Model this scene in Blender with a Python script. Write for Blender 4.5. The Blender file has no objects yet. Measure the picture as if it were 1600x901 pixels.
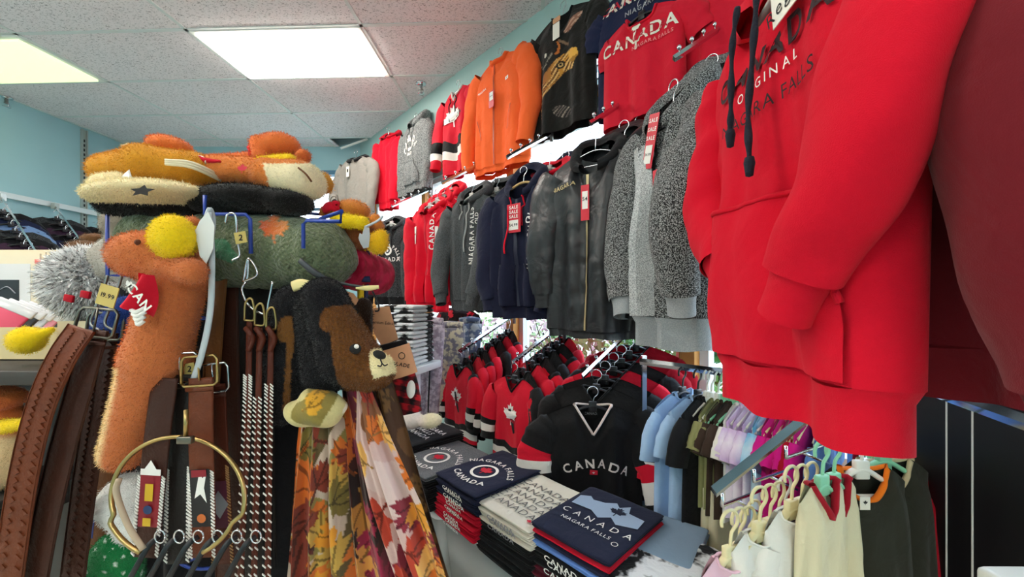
import bpy, bmesh, math, random
import numpy as np
from mathutils import Vector, Matrix
from mathutils.geometry import tessellate_polygon

random.seed(7)
rng = np.random.default_rng(11)
SC = bpy.context.scene
COL = SC.collection

# ------------------------------------------------------------------ camera, sky, exposure
F = 614.0            # focal length in pixels of the 1600 px wide frame
CZ = 1.35            # eye height
HZ = 465.0           # row of the horizon
cam_d = bpy.data.cameras.new('camera')
cam = bpy.data.objects.new('camera', cam_d)
COL.objects.link(cam)
cam.location = (0, 0, CZ)
cam.rotation_euler = (math.pi / 2, 0, 0)
cam_d.sensor_width = 36.0
cam_d.lens = F / 1600 * 36.0
cam_d.shift_y = (HZ - 450.5) / 1600
cam_d.clip_start = 0.02
SC.camera = cam

world = bpy.data.worlds.new('sky')
SC.world = world
world.use_nodes = True
wn = world.node_tree
wn.nodes.clear()
w_out = wn.nodes.new('ShaderNodeOutputWorld')
w_bg = wn.nodes.new('ShaderNodeBackground')
w_tc = wn.nodes.new('ShaderNodeTexCoord')
w_sep = wn.nodes.new('ShaderNodeSeparateXYZ')
w_ramp = wn.nodes.new('ShaderNodeValToRGB')
w_ramp.color_ramp.elements[0].position = 0.0
w_ramp.color_ramp.elements[0].color = (0.86, 0.93, 1.0, 1)
w_ramp.color_ramp.elements[1].position = 0.9
w_ramp.color_ramp.elements[1].color = (0.50, 0.72, 1.0, 1)
wn.links.new(w_tc.outputs['Generated'], w_sep.inputs[0])
wn.links.new(w_sep.outputs['Z'], w_ramp.inputs[0])
wn.links.new(w_ramp.outputs[0], w_bg.inputs['Color'])
w_bg.inputs['Strength'].default_value = 4.2
wn.links.new(w_bg.outputs[0], w_out.inputs[0])

vs = SC.view_settings
vs.view_transform = 'Standard'
vs.look = 'None'
vs.gamma = 1.0
vs.use_curve_mapping = False
vs.exposure = 0.62
LAMP = 13.0           # emission strength of the fluorescent troffers

# ------------------------------------------------------------------ small helpers
def lin(c):
    if isinstance(c, str):
        c = c.lstrip('#')
        c = [int(c[i:i + 2], 16) / 255 for i in (0, 2, 4)]
    return tuple((x / 12.92 if x <= 0.04045 else ((x + 0.055) / 1.055) ** 2.4) for x in c[:3])

def P(px, py, Y):
    """world point seen at pixel (px, py) at distance Y ahead"""
    return Vector(((px - 800) / F * Y, Y, CZ + (HZ - py) / F * Y))

WP0 = Vector((0.265, 2.43, 0))
WE = Vector((0.670, -0.742, 0)).normalized()     # along the window wall, towards the viewer
WN = Vector((-0.742, -0.670, 0)).normalized()    # out of the window wall into the room
WROT = math.atan2(WN.x, -WN.y)                   # object turn that makes a front (-y) face the room

def W(u, z, d=0.0):
    p = WP0 + WE * u + WN * d
    return Vector((p.x, p.y, z))

def wt(px, d):
    dr = Vector(((px - 800) / F, 1, 0))
    return (WP0.dot(WN) + d) / dr.dot(WN)

def PW(px, py, d):
    return P(px, py, wt(px, d))

# ------------------------------------------------------------------ materials
MATS = {}
def _bsdf(name):
    m = bpy.data.materials.new(name)
    m.use_nodes = True
    nt = m.node_tree
    b = nt.nodes['Principled BSDF']
    return m, nt, b

def plain(name, col, rough=0.5, metal=0.0, spec=0.5, bump=0.0, bscale=60, coat=0.0, var=0.0, vscale=8, alpha=None):
    if name in MATS: return MATS[name]
    m, nt, b = _bsdf(name)
    c = lin(col)
    b.inputs['Base Color'].default_value = (*c, 1)
    b.inputs['Roughness'].default_value = rough
    b.inputs['Metallic'].default_value = metal
    b.inputs['Specular IOR Level'].default_value = spec
    b.inputs['Coat Weight'].default_value = coat
    if bump or var:
        tc = nt.nodes.new('ShaderNodeTexCoord')
    if bump:
        n = nt.nodes.new('ShaderNodeTexNoise'); n.inputs['Scale'].default_value = bscale
        n.inputs['Detail'].default_value = 4
        bp = nt.nodes.new('ShaderNodeBump'); bp.inputs['Strength'].default_value = bump
        bp.inputs['Distance'].default_value = 0.004
        nt.links.new(tc.outputs['Object'], n.inputs['Vector'])
        nt.links.new(n.outputs['Fac'], bp.inputs['Height'])
        nt.links.new(bp.outputs[0], b.inputs['Normal'])
    if var:
        n2 = nt.nodes.new('ShaderNodeTexNoise'); n2.inputs['Scale'].default_value = vscale
        n2.inputs['Detail'].default_value = 5
        mx = nt.nodes.new('ShaderNodeMix'); mx.data_type = 'RGBA'
        mx.inputs[6].default_value = (*[x * (1 - var) for x in c], 1)
        mx.inputs[7].default_value = (*[min(1, x * (1 + var)) for x in c], 1)
        nt.links.new(tc.outputs['Object'], n2.inputs['Vector'])
        nt.links.new(n2.outputs['Fac'], mx.inputs[0])
        nt.links.new(mx.outputs[2], b.inputs['Base Color'])
    MATS[name] = m
    return m

def cloth(name, col, col2=None, hscale=450, fine=0.35, fscale=700, wrinkle=0.35, wscale=14, rough=0.9, sheen=0.25,
          attr=None, spec=0.2, contrast=(0.42, 0.58), plaid=None):
    """knit / fleece / nylon: optional heather second colour, fine nap and soft creases"""
    if name in MATS: return MATS[name]
    m, nt, b = _bsdf(name)
    L = nt.links.new
    c = lin(col)
    b.inputs['Base Color'].default_value = (*c, 1)
    b.inputs['Roughness'].default_value = rough
    b.inputs['Specular IOR Level'].default_value = spec
    b.inputs['Sheen Weight'].default_value = sheen
    b.inputs['Sheen Roughness'].default_value = 0.5
    b.inputs['Sheen Tint'].default_value = (*([.6] * 3 if attr else [min(1, 0.3 + x) for x in c]), 1)
    tc = nt.nodes.new('ShaderNodeTexCoord')
    if attr:
        a = nt.nodes.new('ShaderNodeVertexColor'); a.layer_name = attr
        L(a.outputs['Color'], b.inputs['Base Color'])
    elif col2 is not None:
        n = nt.nodes.new('ShaderNodeTexNoise'); n.inputs['Scale'].default_value = hscale
        n.inputs['Detail'].default_value = 3
        r = nt.nodes.new('ShaderNodeValToRGB')
        r.color_ramp.elements[0].position = contrast[0]; r.color_ramp.elements[1].position = contrast[1]
        r.color_ramp.elements[0].color = (*c, 1); r.color_ramp.elements[1].color = (*lin(col2), 1)
        L(tc.outputs['Object'], n.inputs['Vector']); L(n.outputs['Fac'], r.inputs[0])
        L(r.outputs[0], b.inputs['Base Color'])
    n1 = nt.nodes.new('ShaderNodeTexNoise'); n1.inputs['Scale'].default_value = fscale; n1.inputs['Detail'].default_value = 2
    n2 = nt.nodes.new('ShaderNodeTexNoise'); n2.inputs['Scale'].default_value = wscale; n2.inputs['Detail'].default_value = 3
    n2.inputs['Distortion'].default_value = 0.6
    L(tc.outputs['Object'], n1.inputs['Vector']); L(tc.outputs['Object'], n2.inputs['Vector'])
    b1 = nt.nodes.new('ShaderNodeBump'); b1.inputs['Strength'].default_value = fine; b1.inputs['Distance'].default_value = 0.0015
    b2 = nt.nodes.new('ShaderNodeBump'); b2.inputs['Strength'].default_value = wrinkle; b2.inputs['Distance'].default_value = 0.03
    L(n1.outputs['Fac'], b1.inputs['Height']); L(n2.outputs['Fac'], b2.inputs['Height'])
    L(b2.outputs[0], b1.inputs['Normal']); L(b1.outputs[0], b.inputs['Normal'])
    MATS[name] = m
    return m

def emit(name, col, s):
    if name in MATS: return MATS[name]
    m, nt, b = _bsdf(name)
    b.inputs['Base Color'].default_value = (0.8, 0.8, 0.8, 1)
    b.inputs['Emission Color'].default_value = (*lin(col), 1)
    b.inputs['Emission Strength'].default_value = s
    MATS[name] = m
    return m

def glass(name, tint=(1, 1, 1), refl=0.08, rough=0.02):
    if name in MATS: return MATS[name]
    m = bpy.data.materials.new(name); m.use_nodes = True
    nt = m.node_tree; nt.nodes.clear()
    o = nt.nodes.new('ShaderNodeOutputMaterial'); t = nt.nodes.new('ShaderNodeBsdfTransparent')
    g = nt.nodes.new('ShaderNodeBsdfGlossy'); mx = nt.nodes.new('ShaderNodeMixShader')
    t.inputs[0].default_value = (*tint, 1); g.inputs['Roughness'].default_value = rough
    mx.inputs[0].default_value = refl
    nt.links.new(t.outputs[0], mx.inputs[1]); nt.links.new(g.outputs[0], mx.inputs[2]); nt.links.new(mx.outputs[0], o.inputs[0])
    MATS[name] = m
    return m

CHROME = plain('chrome', '#d8dade', rough=0.12, metal=1.0)
STEEL = plain('dull_steel', '#9a9a98', rough=0.35, metal=1.0)
BRASS = plain('antique_brass', '#b59a63', rough=0.3, metal=1.0)
BLACKPL = plain('black_plastic', '#15151a', rough=0.35)
WHITEPL = plain('white_plastic', '#e8e6dc', rough=0.35)
BEIGEPL = plain('beige_plastic', '#ecdfae', rough=0.35)
MINTPL = plain('mint_plastic', '#8fd6ae', rough=0.35)
CLEARPL = plain('clear_plastic', '#c9c6c2', rough=0.15)
BLUEWIRE = plain('blue_wire', '#1f3f9c', rough=0.35)

# ------------------------------------------------------------------ objects
def mesh(name, V, Fc, mats, parent=None, smooth=True, fm=None, colors=None):
    me = bpy.data.meshes.new(name)
    me.from_pydata([tuple(map(float, v)) for v in V], [], [tuple(map(int, f)) for f in Fc])
    if not isinstance(mats, (list, tuple)): mats = [mats]
    for m in mats: me.materials.append(m)
    if smooth: me.polygons.foreach_set('use_smooth', [True] * len(me.polygons))
    if fm is not None: me.polygons.foreach_set('material_index', [int(x) for x in fm])
    if colors is not None:
        at = me.color_attributes.new('Col', 'FLOAT_COLOR', 'POINT')
        c = np.ones((len(V), 4)); c[:, :3] = colors
        at.data.foreach_set('color', c.ravel())
    me.update()
    o = bpy.data.objects.new(name, me)
    COL.objects.link(o)
    if parent is not None: o.parent = parent
    return o

def inst(src, parent=None, loc=None):
    o = src.copy(); COL.objects.link(o)
    if parent is not None: o.parent = parent
    if loc is not None: o.location = loc
    return o

def thing(name, label, cat, loc=(0, 0, 0), rotz=0.0, group=None, rot=None, scale=None):
    o = bpy.data.objects.new(name, None); COL.objects.link(o)
    o.empty_display_size = 0.05
    o.location = loc
    o.rotation_euler = rot if rot is not None else (0, 0, rotz)
    if scale: o.scale = (scale,) * 3
    return tag(o, label, cat, group)

def tag(o, label, cat, group=None):
    o['label'] = label; o['category'] = cat
    if group: o['group'] = group
    return o

def struct(o, label=None, cat=None):
    o['kind'] = 'structure'
    if label: o['label'] = label
    if cat: o['category'] = cat
    return o

def copy_tree(o, parent=None):
    c = o.copy(); COL.objects.link(c)
    if parent is not None: c.parent = parent
    for ch in list(o.children): copy_tree(ch, c)
    return c

# ------------------------------------------------------------------ shape builders (return V, F)
def box(x0, x1, y0, y1, z0, z1):
    V = [(x, y, z) for z in (z0, z1) for y in (y0, y1) for x in (x0, x1)]
    Fc = [(0, 2, 3, 1), (4, 5, 7, 6), (0, 1, 5, 4), (1, 3, 7, 5), (3, 2, 6, 7), (2, 0, 4, 6)]
    return V, Fc

def join(*parts):
    V, Fc, n = [], [], 0
    for v, f in parts:
        V += [tuple(p) for p in v]; Fc += [tuple(i + n for i in q) for q in f]; n += len(v)
    return V, Fc

def bevel_box(x0, x1, y0, y1, z0, z1, r=0.004, seg=2):
    bm = bmesh.new(); V, Fc = box(x0, x1, y0, y1, z0, z1)
    vs_ = [bm.verts.new(v) for v in V]
    for f in Fc: bm.faces.new([vs_[i] for i in f])
    bmesh.ops.bevel(bm, geom=bm.edges[:] , offset=r, segments=seg, profile=0.5, affect='EDGES')
    bm.verts.index_update()
    out = [v.co[:] for v in bm.verts], [[v.index for v in f.verts] for f in bm.faces]
    bm.free(); return out

def xf(vf, M):
    V, Fc = vf
    return [tuple(M @ Vector(v)) for v in V], Fc

def spline(pts, n):
    """Catmull-Rom through pts (any dimension), n samples"""
    p = np.array(pts, float)
    if len(p) == 2:
        t = np.linspace(0, 1, n)[:, None]; return p[0] * (1 - t) + p[1] * t
    pp = np.vstack([2 * p[0] - p[1], p, 2 * p[-1] - p[-2]])
    s = np.linspace(0, len(p) - 1 - 1e-6, n); k = s.astype(int); t = (s - k)[:, None]
    a, b, c, d = pp[k], pp[k + 1], pp[k + 2], pp[k + 3]
    return 0.5 * (2 * b + (c - a) * t + (2 * a - 5 * b + 4 * c - d) * t ** 2 + (3 * b - a - 3 * c + d) * t ** 3)

def tube(pts, radii, n=24, m=10, ref=(0, 1, 0), caps=True, smooth=True, wob=0.0, seed=0, square=0.0):
    """swept tube; radii: scalar, list of scalars or list of (rN, rB); rB lies along ref"""
    C = spline(pts, n) if smooth else np.array(pts, float)
    n = len(C)
    R = np.array(radii, float)
    if R.ndim == 0: R = np.full((2, 2), R)
    if R.ndim == 1: R = np.stack([R, R], 1)
    R = spline(R, n) if len(R) > 2 and smooth else np.stack([np.interp(np.linspace(0, 1, n), np.linspace(0, 1, len(R)), R[:, i]) for i in (0, 1)], 1)
    T = np.gradient(C, axis=0); T /= np.linalg.norm(T, axis=1)[:, None] + 1e-9
    ref = np.array(ref, float)
    B = ref - (T @ ref)[:, None] * T; B /= np.linalg.norm(B, axis=1)[:, None] + 1e-9
    N = np.cross(T, B)
    th = np.linspace(0, 2 * np.pi, m, endpoint=False)
    ct, st = np.cos(th), np.sin(th)
    if square:
        ct = np.sign(ct) * np.abs(ct) ** (1 - square); st = np.sign(st) * np.abs(st) ** (1 - square)
    rr = np.ones((n, m))
    if wob:
        r_ = np.random.default_rng(seed)
        for k in range(5):
            rr += (.55 if k > 2 else 1) * wob * r_.uniform(0.3, 1) * np.sin((1.8 if k > 2 else 1) * np.linspace(0, 1, n)[:, None] * r_.uniform(6, 30) + th[None] * r_.integers(1, 4) + r_.uniform(0, 6))
    V = C[:, None] + N[:, None] * (R[:, None, :1] * (ct[None] * rr)[..., None]) + B[:, None] * (R[:, None, 1:] * (st[None] * rr)[..., None])
    V = V.reshape(-1, 3)
    Fc = [(i * m + j, i * m + (j + 1) % m, (i + 1) * m + (j + 1) % m, (i + 1) * m + j) for i in range(n - 1) for j in range(m)]
    if caps:
        Fc += [tuple(range(m))[::-1], tuple(range((n - 1) * m, n * m))]
    return V, Fc

def lathe(prof, n=20, axis='z'):
    V = []; m = len(prof)
    for k in range(n):
        a = 2 * math.pi * k / n
        for r, z in prof: V.append((r * math.cos(a), r * math.sin(a), z))
    Fc = [(k * m + i, ((k + 1) % n) * m + i, ((k + 1) % n) * m + i + 1, k * m + i + 1) for k in range(n) for i in range(m - 1)]
    return V, Fc

def grid(fn, nu, nv, flip=False, wrap=False):
    """fn(U, V) -> (nv, nu, 3) with U, V in 0..1"""
    u = np.linspace(0, 1, nu); v = np.linspace(0, 1, nv)
    U, Vv = np.meshgrid(u, v)
    pts = np.asarray(fn(U, Vv)).reshape(-1, 3)
    Fc = []
    for j in range(nv - 1):
        for i in range(nu - 1):
            q = (j * nu + i, j * nu + i + 1, (j + 1) * nu + i + 1, (j + 1) * nu + i)
            Fc.append(q[::-1] if flip else q)
    return pts, Fc

def sdf_mesh(f, lo, hi, h):
    """surface nets over a signed distance function of arrays x, y, z"""
    lo = np.array(lo, float); hi = np.array(hi, float)
    n = np.maximum(4, np.ceil((hi - lo) / h).astype(int) + 1)
    ax = [lo[i] + h * np.arange(n[i]) for i in range(3)]
    X, Y, Z = np.meshgrid(*ax, indexing='ij')
    S = f(X, Y, Z)
    ins = S < 0
    c = [(i, j, k) for i in (0, 1) for j in (0, 1) for k in (0, 1)]
    sl = lambda A, o: A[o[0]:n[0] - 1 + o[0], o[1]:n[1] - 1 + o[1], o[2]:n[2] - 1 + o[2]]
    cnt = sum(sl(ins, o).astype(int) for o in c)
    act = (cnt > 0) & (cnt < 8)
    idx = np.full(act.shape, -1); A = np.argwhere(act); idx[act] = np.arange(len(A))
    pos = np.zeros((len(A), 3)); num = np.zeros(len(A))
    for a in c:
        for d in range(3):
            if a[d]: continue
            b = list(a); b[d] = 1; b = tuple(b)
            sa = sl(S, a)[act]; sb = sl(S, b)[act]
            cr = (sa < 0) != (sb < 0)
            t = np.where(cr, sa / np.where(cr, sa - sb, 1), 0)
            p = np.tile(np.array(a, float), (len(A), 1)); p[:, d] += t
            pos[cr] += p[cr]; num[cr] += 1
    V = lo + h * (A + pos / np.maximum(num, 1)[:, None])
    Fc = []
    for d in range(3):
        e1, e2 = (d + 1) % 3, (d + 2) % 3
        sA = [slice(None)] * 3; sB = [slice(None)] * 3
        sA[d] = slice(0, n[d] - 1); sB[d] = slice(1, n[d])
        ch = ins[tuple(sA)] != ins[tuple(sB)]
        E = np.argwhere(ch)
        E = E[(E[:, e1] > 0) & (E[:, e2] > 0) & (E[:, e1] < n[e1] - 1) & (E[:, e2] < n[e2] - 1)]
        def cell(o1, o2):
            q = E.copy(); q[:, e1] += o1; q[:, e2] += o2
            return idx[q[:, 0], q[:, 1], q[:, 2]]
        Q = np.stack([cell(-1, -1), cell(0, -1), cell(0, 0), cell(-1, 0)], 1)
        first = ins[E[:, 0], E[:, 1], E[:, 2]]
        Q[~first] = Q[~first][:, ::-1]
        Fc.append(Q[(Q >= 0).all(1)])
    return V, np.vstack(Fc)

def smin(a, b, k):
    h = np.clip(0.5 + 0.5 * (b - a) / k, 0, 1)
    return b * (1 - h) + a * h - k * h * (1 - h)

def s_ell(x, y, z, c, r, R=None):
    p = [x - c[0], y - c[1], z - c[2]]
    if R is not None:
        p = [R[0][0] * p[0] + R[1][0] * p[1] + R[2][0] * p[2], R[0][1] * p[0] + R[1][1] * p[1] + R[2][1] * p[2], R[0][2] * p[0] + R[1][2] * p[1] + R[2][2] * p[2]]
    k0 = np.sqrt((p[0] / r[0]) ** 2 + (p[1] / r[1]) ** 2 + (p[2] / r[2]) ** 2)
    return (k0 - 1) * min(r)

def s_cap(x, y, z, a, b, ra, rb=None):
    rb = ra if rb is None else rb
    a = np.array(a, float); b = np.array(b, float); ab = b - a
    t = np.clip(((x - a[0]) * ab[0] + (y - a[1]) * ab[1] + (z - a[2]) * ab[2]) / (ab @ ab), 0, 1)
    d = np.sqrt((x - a[0] - t * ab[0]) ** 2 + (y - a[1] - t * ab[1]) ** 2 + (z - a[2] - t * ab[2]) ** 2)
    return d - (ra + (rb - ra) * t)

# ------------------------------------------------------------------ lettering
GLY = {}
def _glyphs():
    chars = 'ABCDEFGHIJKLMNOPQRSTUVWXYZ0123456789.:!,&abcdefghijklmnopqrstuvwxyz$-\''
    obs = []
    for bold in (0, 1):
        for ch in chars:
            cu = bpy.data.curves.new('glyph', 'FONT'); cu.body = ch; cu.size = 1.0; cu.resolution_u = 3
            cu.offset = 0.022 if bold else 0.0
            o = bpy.data.objects.new('glyph', cu); COL.objects.link(o); obs.append((bold, ch, o))
    dg = bpy.context.evaluated_depsgraph_get()
    cap = None
    for bold, ch, o in obs:
        ev = o.evaluated_get(dg); me = ev.to_mesh()
        v = np.array([x.co[:2] for x in me.vertices]) if len(me.vertices) else np.zeros((0, 2))
        me.calc_loop_triangles()
        t = [tuple(x.vertices) for x in me.loop_triangles]
        GLY[(bold, ch)] = (v, t)
        ev.to_mesh_clear()
    h = GLY[(0, 'H')][0][:, 1].max()
    for k, (v, t) in GLY.items():
        v = v / h
        if len(v): v[:, 0] -= v[:, 0].min()
        GLY[k] = (v, t)
    for _, _, o in obs:
        cu = o.data; bpy.data.objects.remove(o); bpy.data.curves.remove(cu)
_glyphs()

def lettering(s, h, bold=1, gap=0.16, stretch=1.0, arc=0.0):
    """2-D triangles of a centred line of capitals of height h; arc>0 bows the line upwards (radius)"""
    V, T, x = [], [], 0.0
    spans = []
    for ch in s:
        if ch == ' ': x += 0.45; continue
        v, t = GLY[(bold, ch)]
        w = v[:, 0].max() if len(v) else 0
        n = sum(len(q) for q in V)
        V.append(v * [1, 1] + [x, 0]); T += [tuple(i + n for i in q) for q in t]
        spans.append((x, x + w)); x += w + gap
    V = np.vstack(V); V[:, 0] -= (x - gap) / 2
    V *= h; V[:, 0] *= stretch; V[:, 1] -= h / 2
    if arc:
        R = abs(arc); a = V[:, 0] / R
        if arc > 0: V = np.stack([np.sin(a) * (R + V[:, 1]), np.cos(a) * (R + V[:, 1]) - R], 1)
        else: V = np.stack([np.sin(a) * (R - V[:, 1]), R - np.cos(a) * (R - V[:, 1])], 1)
    return V, T

_leaf_half = [(0, 1.0), (.10, .78), (.26, .86), (.20, .50), (.36, .64), (.43, .55), (.66, .60), (.58, .42), (.70, .34), (.38, .06), (.43, -.06), (.04, -.02), (.05, -.42)]
def leaf2d(size, rot=0.0):
    pts = _leaf_half + [(-x, y) for x, y in _leaf_half[::-1] if x > 0]
    V = np.array(pts) * size * 0.6
    c, s = math.cos(rot), math.sin(rot)
    V = V @ np.array([[c, s], [-s, c]])
    T = [tuple(t) for t in tessellate_polygon([[Vector((x, y, 0)) for x, y in pts]])]
    return V, T

def ring2d(r0, r1, n=28):
    a = np.linspace(0, 2 * np.pi, n, endpoint=False)
    V = np.vstack([np.stack([np.cos(a), np.sin(a)], 1) * r for r in (r0, r1)])
    T = []
    for i in range(n):
        j = (i + 1) % n
        T += [(i, j, n + j), (i, n + j, n + i)]
    return V, T

def rect2d(w, h, nx=6, ny=6):
    V = [(w * (i / nx - .5), h * (j / ny - .5)) for j in range(ny + 1) for i in range(nx + 1)]
    T = [(j * (nx + 1) + i, j * (nx + 1) + i + 1, (j + 1) * (nx + 1) + i + 1, (j + 1) * (nx + 1) + i) for j in range(ny) for i in range(nx)]
    return np.array(V), T

def poly2d(pts):
    T = [tuple(t) for t in tessellate_polygon([[Vector((x, y, 0)) for x, y in pts]])]
    return np.array(pts, float), T

def move2d(vt, dx=0, dy=0, rot=0.0, s=1.0):
    V, T = vt
    c, q = math.cos(rot) * s, math.sin(rot) * s
    return V @ np.array([[c, q], [-q, c]]) + [dx, dy], T

def flat(vt, M):
    """place 2-D triangles on a plane: M maps (x, y, 0)"""
    V, T = vt
    return [tuple(M @ Vector((x, y, 0))) for x, y in V], T
# ------------------------------------------------------------------ the room
CEIL = CZ + 1.84
XL, YB, YF, XR = -4.65, 4.8, -2.6, 3.1
TEAL = plain('teal_paint', '#a6ccd4', rough=0.7, var=0.08, vscale=2)
TEAL2 = plain('pale_teal_paint', '#a9c8c4', rough=0.7, var=0.08, vscale=2)
WOOD = plain('golden_wood', '#c98d45', rough=0.5, var=0.25, vscale=14)
PAINTW = plain('white_frame_paint', '#dfe6ea', rough=0.4)
DARKF = plain('dark_frame', '#23262e', rough=0.5)
FLOORM = plain('pale_vinyl', '#cfc6b8', rough=0.5, var=0.06, vscale=5)

u_end = 3.2
corner = W(u_end, 0)
foot = [(XL, YF), (corner.x, YF), (corner.x, corner.y), (-1.83, YB), (XL, YB)]
V = [(x, y, 0) for x, y in foot] + [(x, y, -0.1) for x, y in foot]
o = mesh('floor', V, [(0, 1, 2, 3, 4), (9, 8, 7, 6, 5)] + [(i, i + 5, (i + 1) % 5 + 5, (i + 1) % 5) for i in range(5)], FLOORM, smooth=False)
struct(o, 'pale vinyl shop floor', 'floor')

# left, front and side walls
o = mesh('wall_left', *box(XL - 0.1, XL, YF, YB, 0, CEIL + .26), TEAL, smooth=False); struct(o, 'light blue painted wall at the left', 'wall')
o = mesh('wall_front', *box(XL - 0.1, corner.x + 0.1, YF - 0.1, YF, 0, CEIL + .26), TEAL, smooth=False); struct(o, 'painted wall behind the viewer', 'wall')
o = mesh('wall_side', *box(corner.x, corner.x + 0.1, YF, corner.y, 0, CEIL + .26), TEAL, smooth=False); struct(o, 'painted wall closing the right side', 'wall')
# back wall with a window hole near the corner
bx0, bx1, bz0, bz1 = -3.05, -1.93, CZ + 0.70, CZ + 1.55
vf = join(box(XL, bx0, YB, YB + 0.1, 0, CEIL + .26), box(bx1, -1.75, YB, YB + 0.1, 0, CEIL + .26),
          box(bx0, bx1, YB, YB + 0.1, 0, bz0), box(bx0, bx1, YB, YB + 0.1, bz1, CEIL + .26))
o = mesh('wall_back', *vf, TEAL, smooth=False); struct(o, 'light blue painted wall at the back', 'wall')
def window(name, make, label, glassmat=None):
    o = make(); o.name = name; struct(o, label, 'window'); return o
fr = 0.05
vf = join(box(bx0, bx1, YB - 0.02, YB + .08, bz1 - fr, bz1), box(bx0, bx1, YB - 0.02, YB + .08, bz0, bz0 + fr),
          box(bx0, bx0 + fr, YB - .02, YB + .08, bz0 + fr, bz1 - fr), box(bx1 - fr, bx1, YB - .02, YB + .08, bz0 + fr, bz1 - fr))
BLUEFR = plain('blue_grey_frame', '#4f7c99', rough=0.5)
o = mesh('window_1', *vf, BLUEFR, smooth=False); struct(o, 'small bright window in the back wall by the corner', 'window')
GL = glass('window_glass')
mesh('pane', *box(bx0 + fr, bx1 - fr, YB + .03, YB + .036, bz0 + fr, bz1 - fr), GL, o, smooth=False)
mesh('glazing_bar', *box(bx0 + fr, bx1 - fr, YB + .01, YB + .05, CZ + 1.07, CZ + 1.10), BLUEFR, o, smooth=False)

# window wall: panels in wall coordinates (u, z, d)
def wbox(u0, u1, z0, z1, d0, d1):
    V, Fc = box(u0, u1, d0, d1, z0, z1)
    return [tuple(W(u, z, d)) for u, d, z in V], [tuple(q[::-1]) for q in Fc]
U0, U1 = -3.13, u_end
zs, zh1, zt0, zt1 = CZ - 0.62, CZ + 1.06, CZ + 1.17, CZ + 1.43
o = mesh('wall_right', *join(wbox(U0, U1, zt1, CEIL + .26, -.10, 0), wbox(U0, U1, zh1, zt0, -.10, 0), wbox(U0, U1, 0, zs, -.10, 0)), TEAL2, smooth=False)
struct(o, 'pale teal window wall running from the back corner to the right', 'wall')
posts = [-3.13, -2.75, -1.56, -0.38, 0.83, 2.04, 3.2]
for k, u in enumerate(posts[1:-1]):
    o = mesh('trim_%d' % (k + 1), *wbox(u - .035, u + .035, zs, zt1, -.10, .035), WOOD, smooth=False)
    struct(o, 'golden wooden post between the windows', 'post')
o = mesh('trim_7', *wbox(U0, U1, zt0 - .05, zt0, -.02, .03), WOOD, smooth=False); struct(o, 'golden wooden rail under the transom windows', 'trim')
o = mesh('trim_8', *wbox(U0, U1, zt1 - .045, zt1 + .01, -.02, .03), DARKF, smooth=False); struct(o, 'dark head rail above the transom windows', 'trim')
o = mesh('trim_9', *wbox(U0, U1, zs - .03, zs + .01, -.02, .08), WOOD, smooth=False); struct(o, 'golden wooden window sill', 'sill')
for k in range(len(posts) - 1):
    a, b = posts[k] + .035, posts[k + 1] - .035
    a0, b0 = a, b
    f = .04
    o = mesh('window_%d' % (k + 2), *join(wbox(a, b, zh1 - f, zh1, -.08, -.02), wbox(a, b, zs, zs + f, -.08, -.02),
             wbox(a, a + f, zs + f, zh1 - f, -.08, -.02), wbox(b - f, b, zs + f, zh1 - f, -.08, -.02)), PAINTW, smooth=False)
    struct(o, 'tall window with white frame in the diagonal wall', 'window')
    mesh('pane', *wbox(a + f, b - f, zs + f, zh1 - f, -.055, -.049), GL, o, smooth=False)
    mesh('transom_pane', *wbox(a, b, zt0, zt1 - .045, -.055, -.049), GL, o, smooth=False)
    for q in range(2):
        z = zt0 + .06 + q * .075
        mesh('louvre_blade', *wbox(a, b, z, z + .012, -.07, -.02), PAINTW, o, smooth=False)

# ------------------------------------------------------------------ suspended ceiling
TILE = plain('ceiling_tile', '#cdc4c4', rough=0.95)
m = TILE; nt = m.node_tree; b = nt.nodes['Principled BSDF']
tc = nt.nodes.new('ShaderNodeTexCoord'); mp = nt.nodes.new('ShaderNodeMapping')
mp.inputs['Scale'].default_value = (1.0, 1.9, 1.0)
n1 = nt.nodes.new('ShaderNodeTexNoise'); n1.inputs['Scale'].default_value = 62; n1.inputs['Detail'].default_value = 3; n1.inputs['Distortion'].default_value = 1.2
r1 = nt.nodes.new('ShaderNodeValToRGB')
r1.color_ramp.elements[0].position = 0.36; r1.color_ramp.elements[1].position = 0.43
r1.color_ramp.elements[0].color = (*lin('#a79f9f'), 1); r1.color_ramp.elements[1].color = (*lin('#efe7e8'), 1)
bp = nt.nodes.new('ShaderNodeBump'); bp.inputs['Strength'].default_value = 0.7; bp.inputs['Distance'].default_value = 0.003
nt.links.new(tc.outputs['Object'], mp.inputs[0]); nt.links.new(mp.outputs[0], n1.inputs['Vector'])
nt.links.new(n1.outputs['Fac'], r1.inputs[0]); nt.links.new(r1.outputs[0], b.inputs['Base Color'])
nt.links.new(r1.outputs[0], bp.inputs['Height']); nt.links.new(bp.outputs[0], b.inputs['Normal'])
GRIDM = plain('ceiling_grid_paint', '#d9dedb', rough=0.4)
DARKV = plain('plenum_dark', '#3a3536', rough=0.9)

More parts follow.
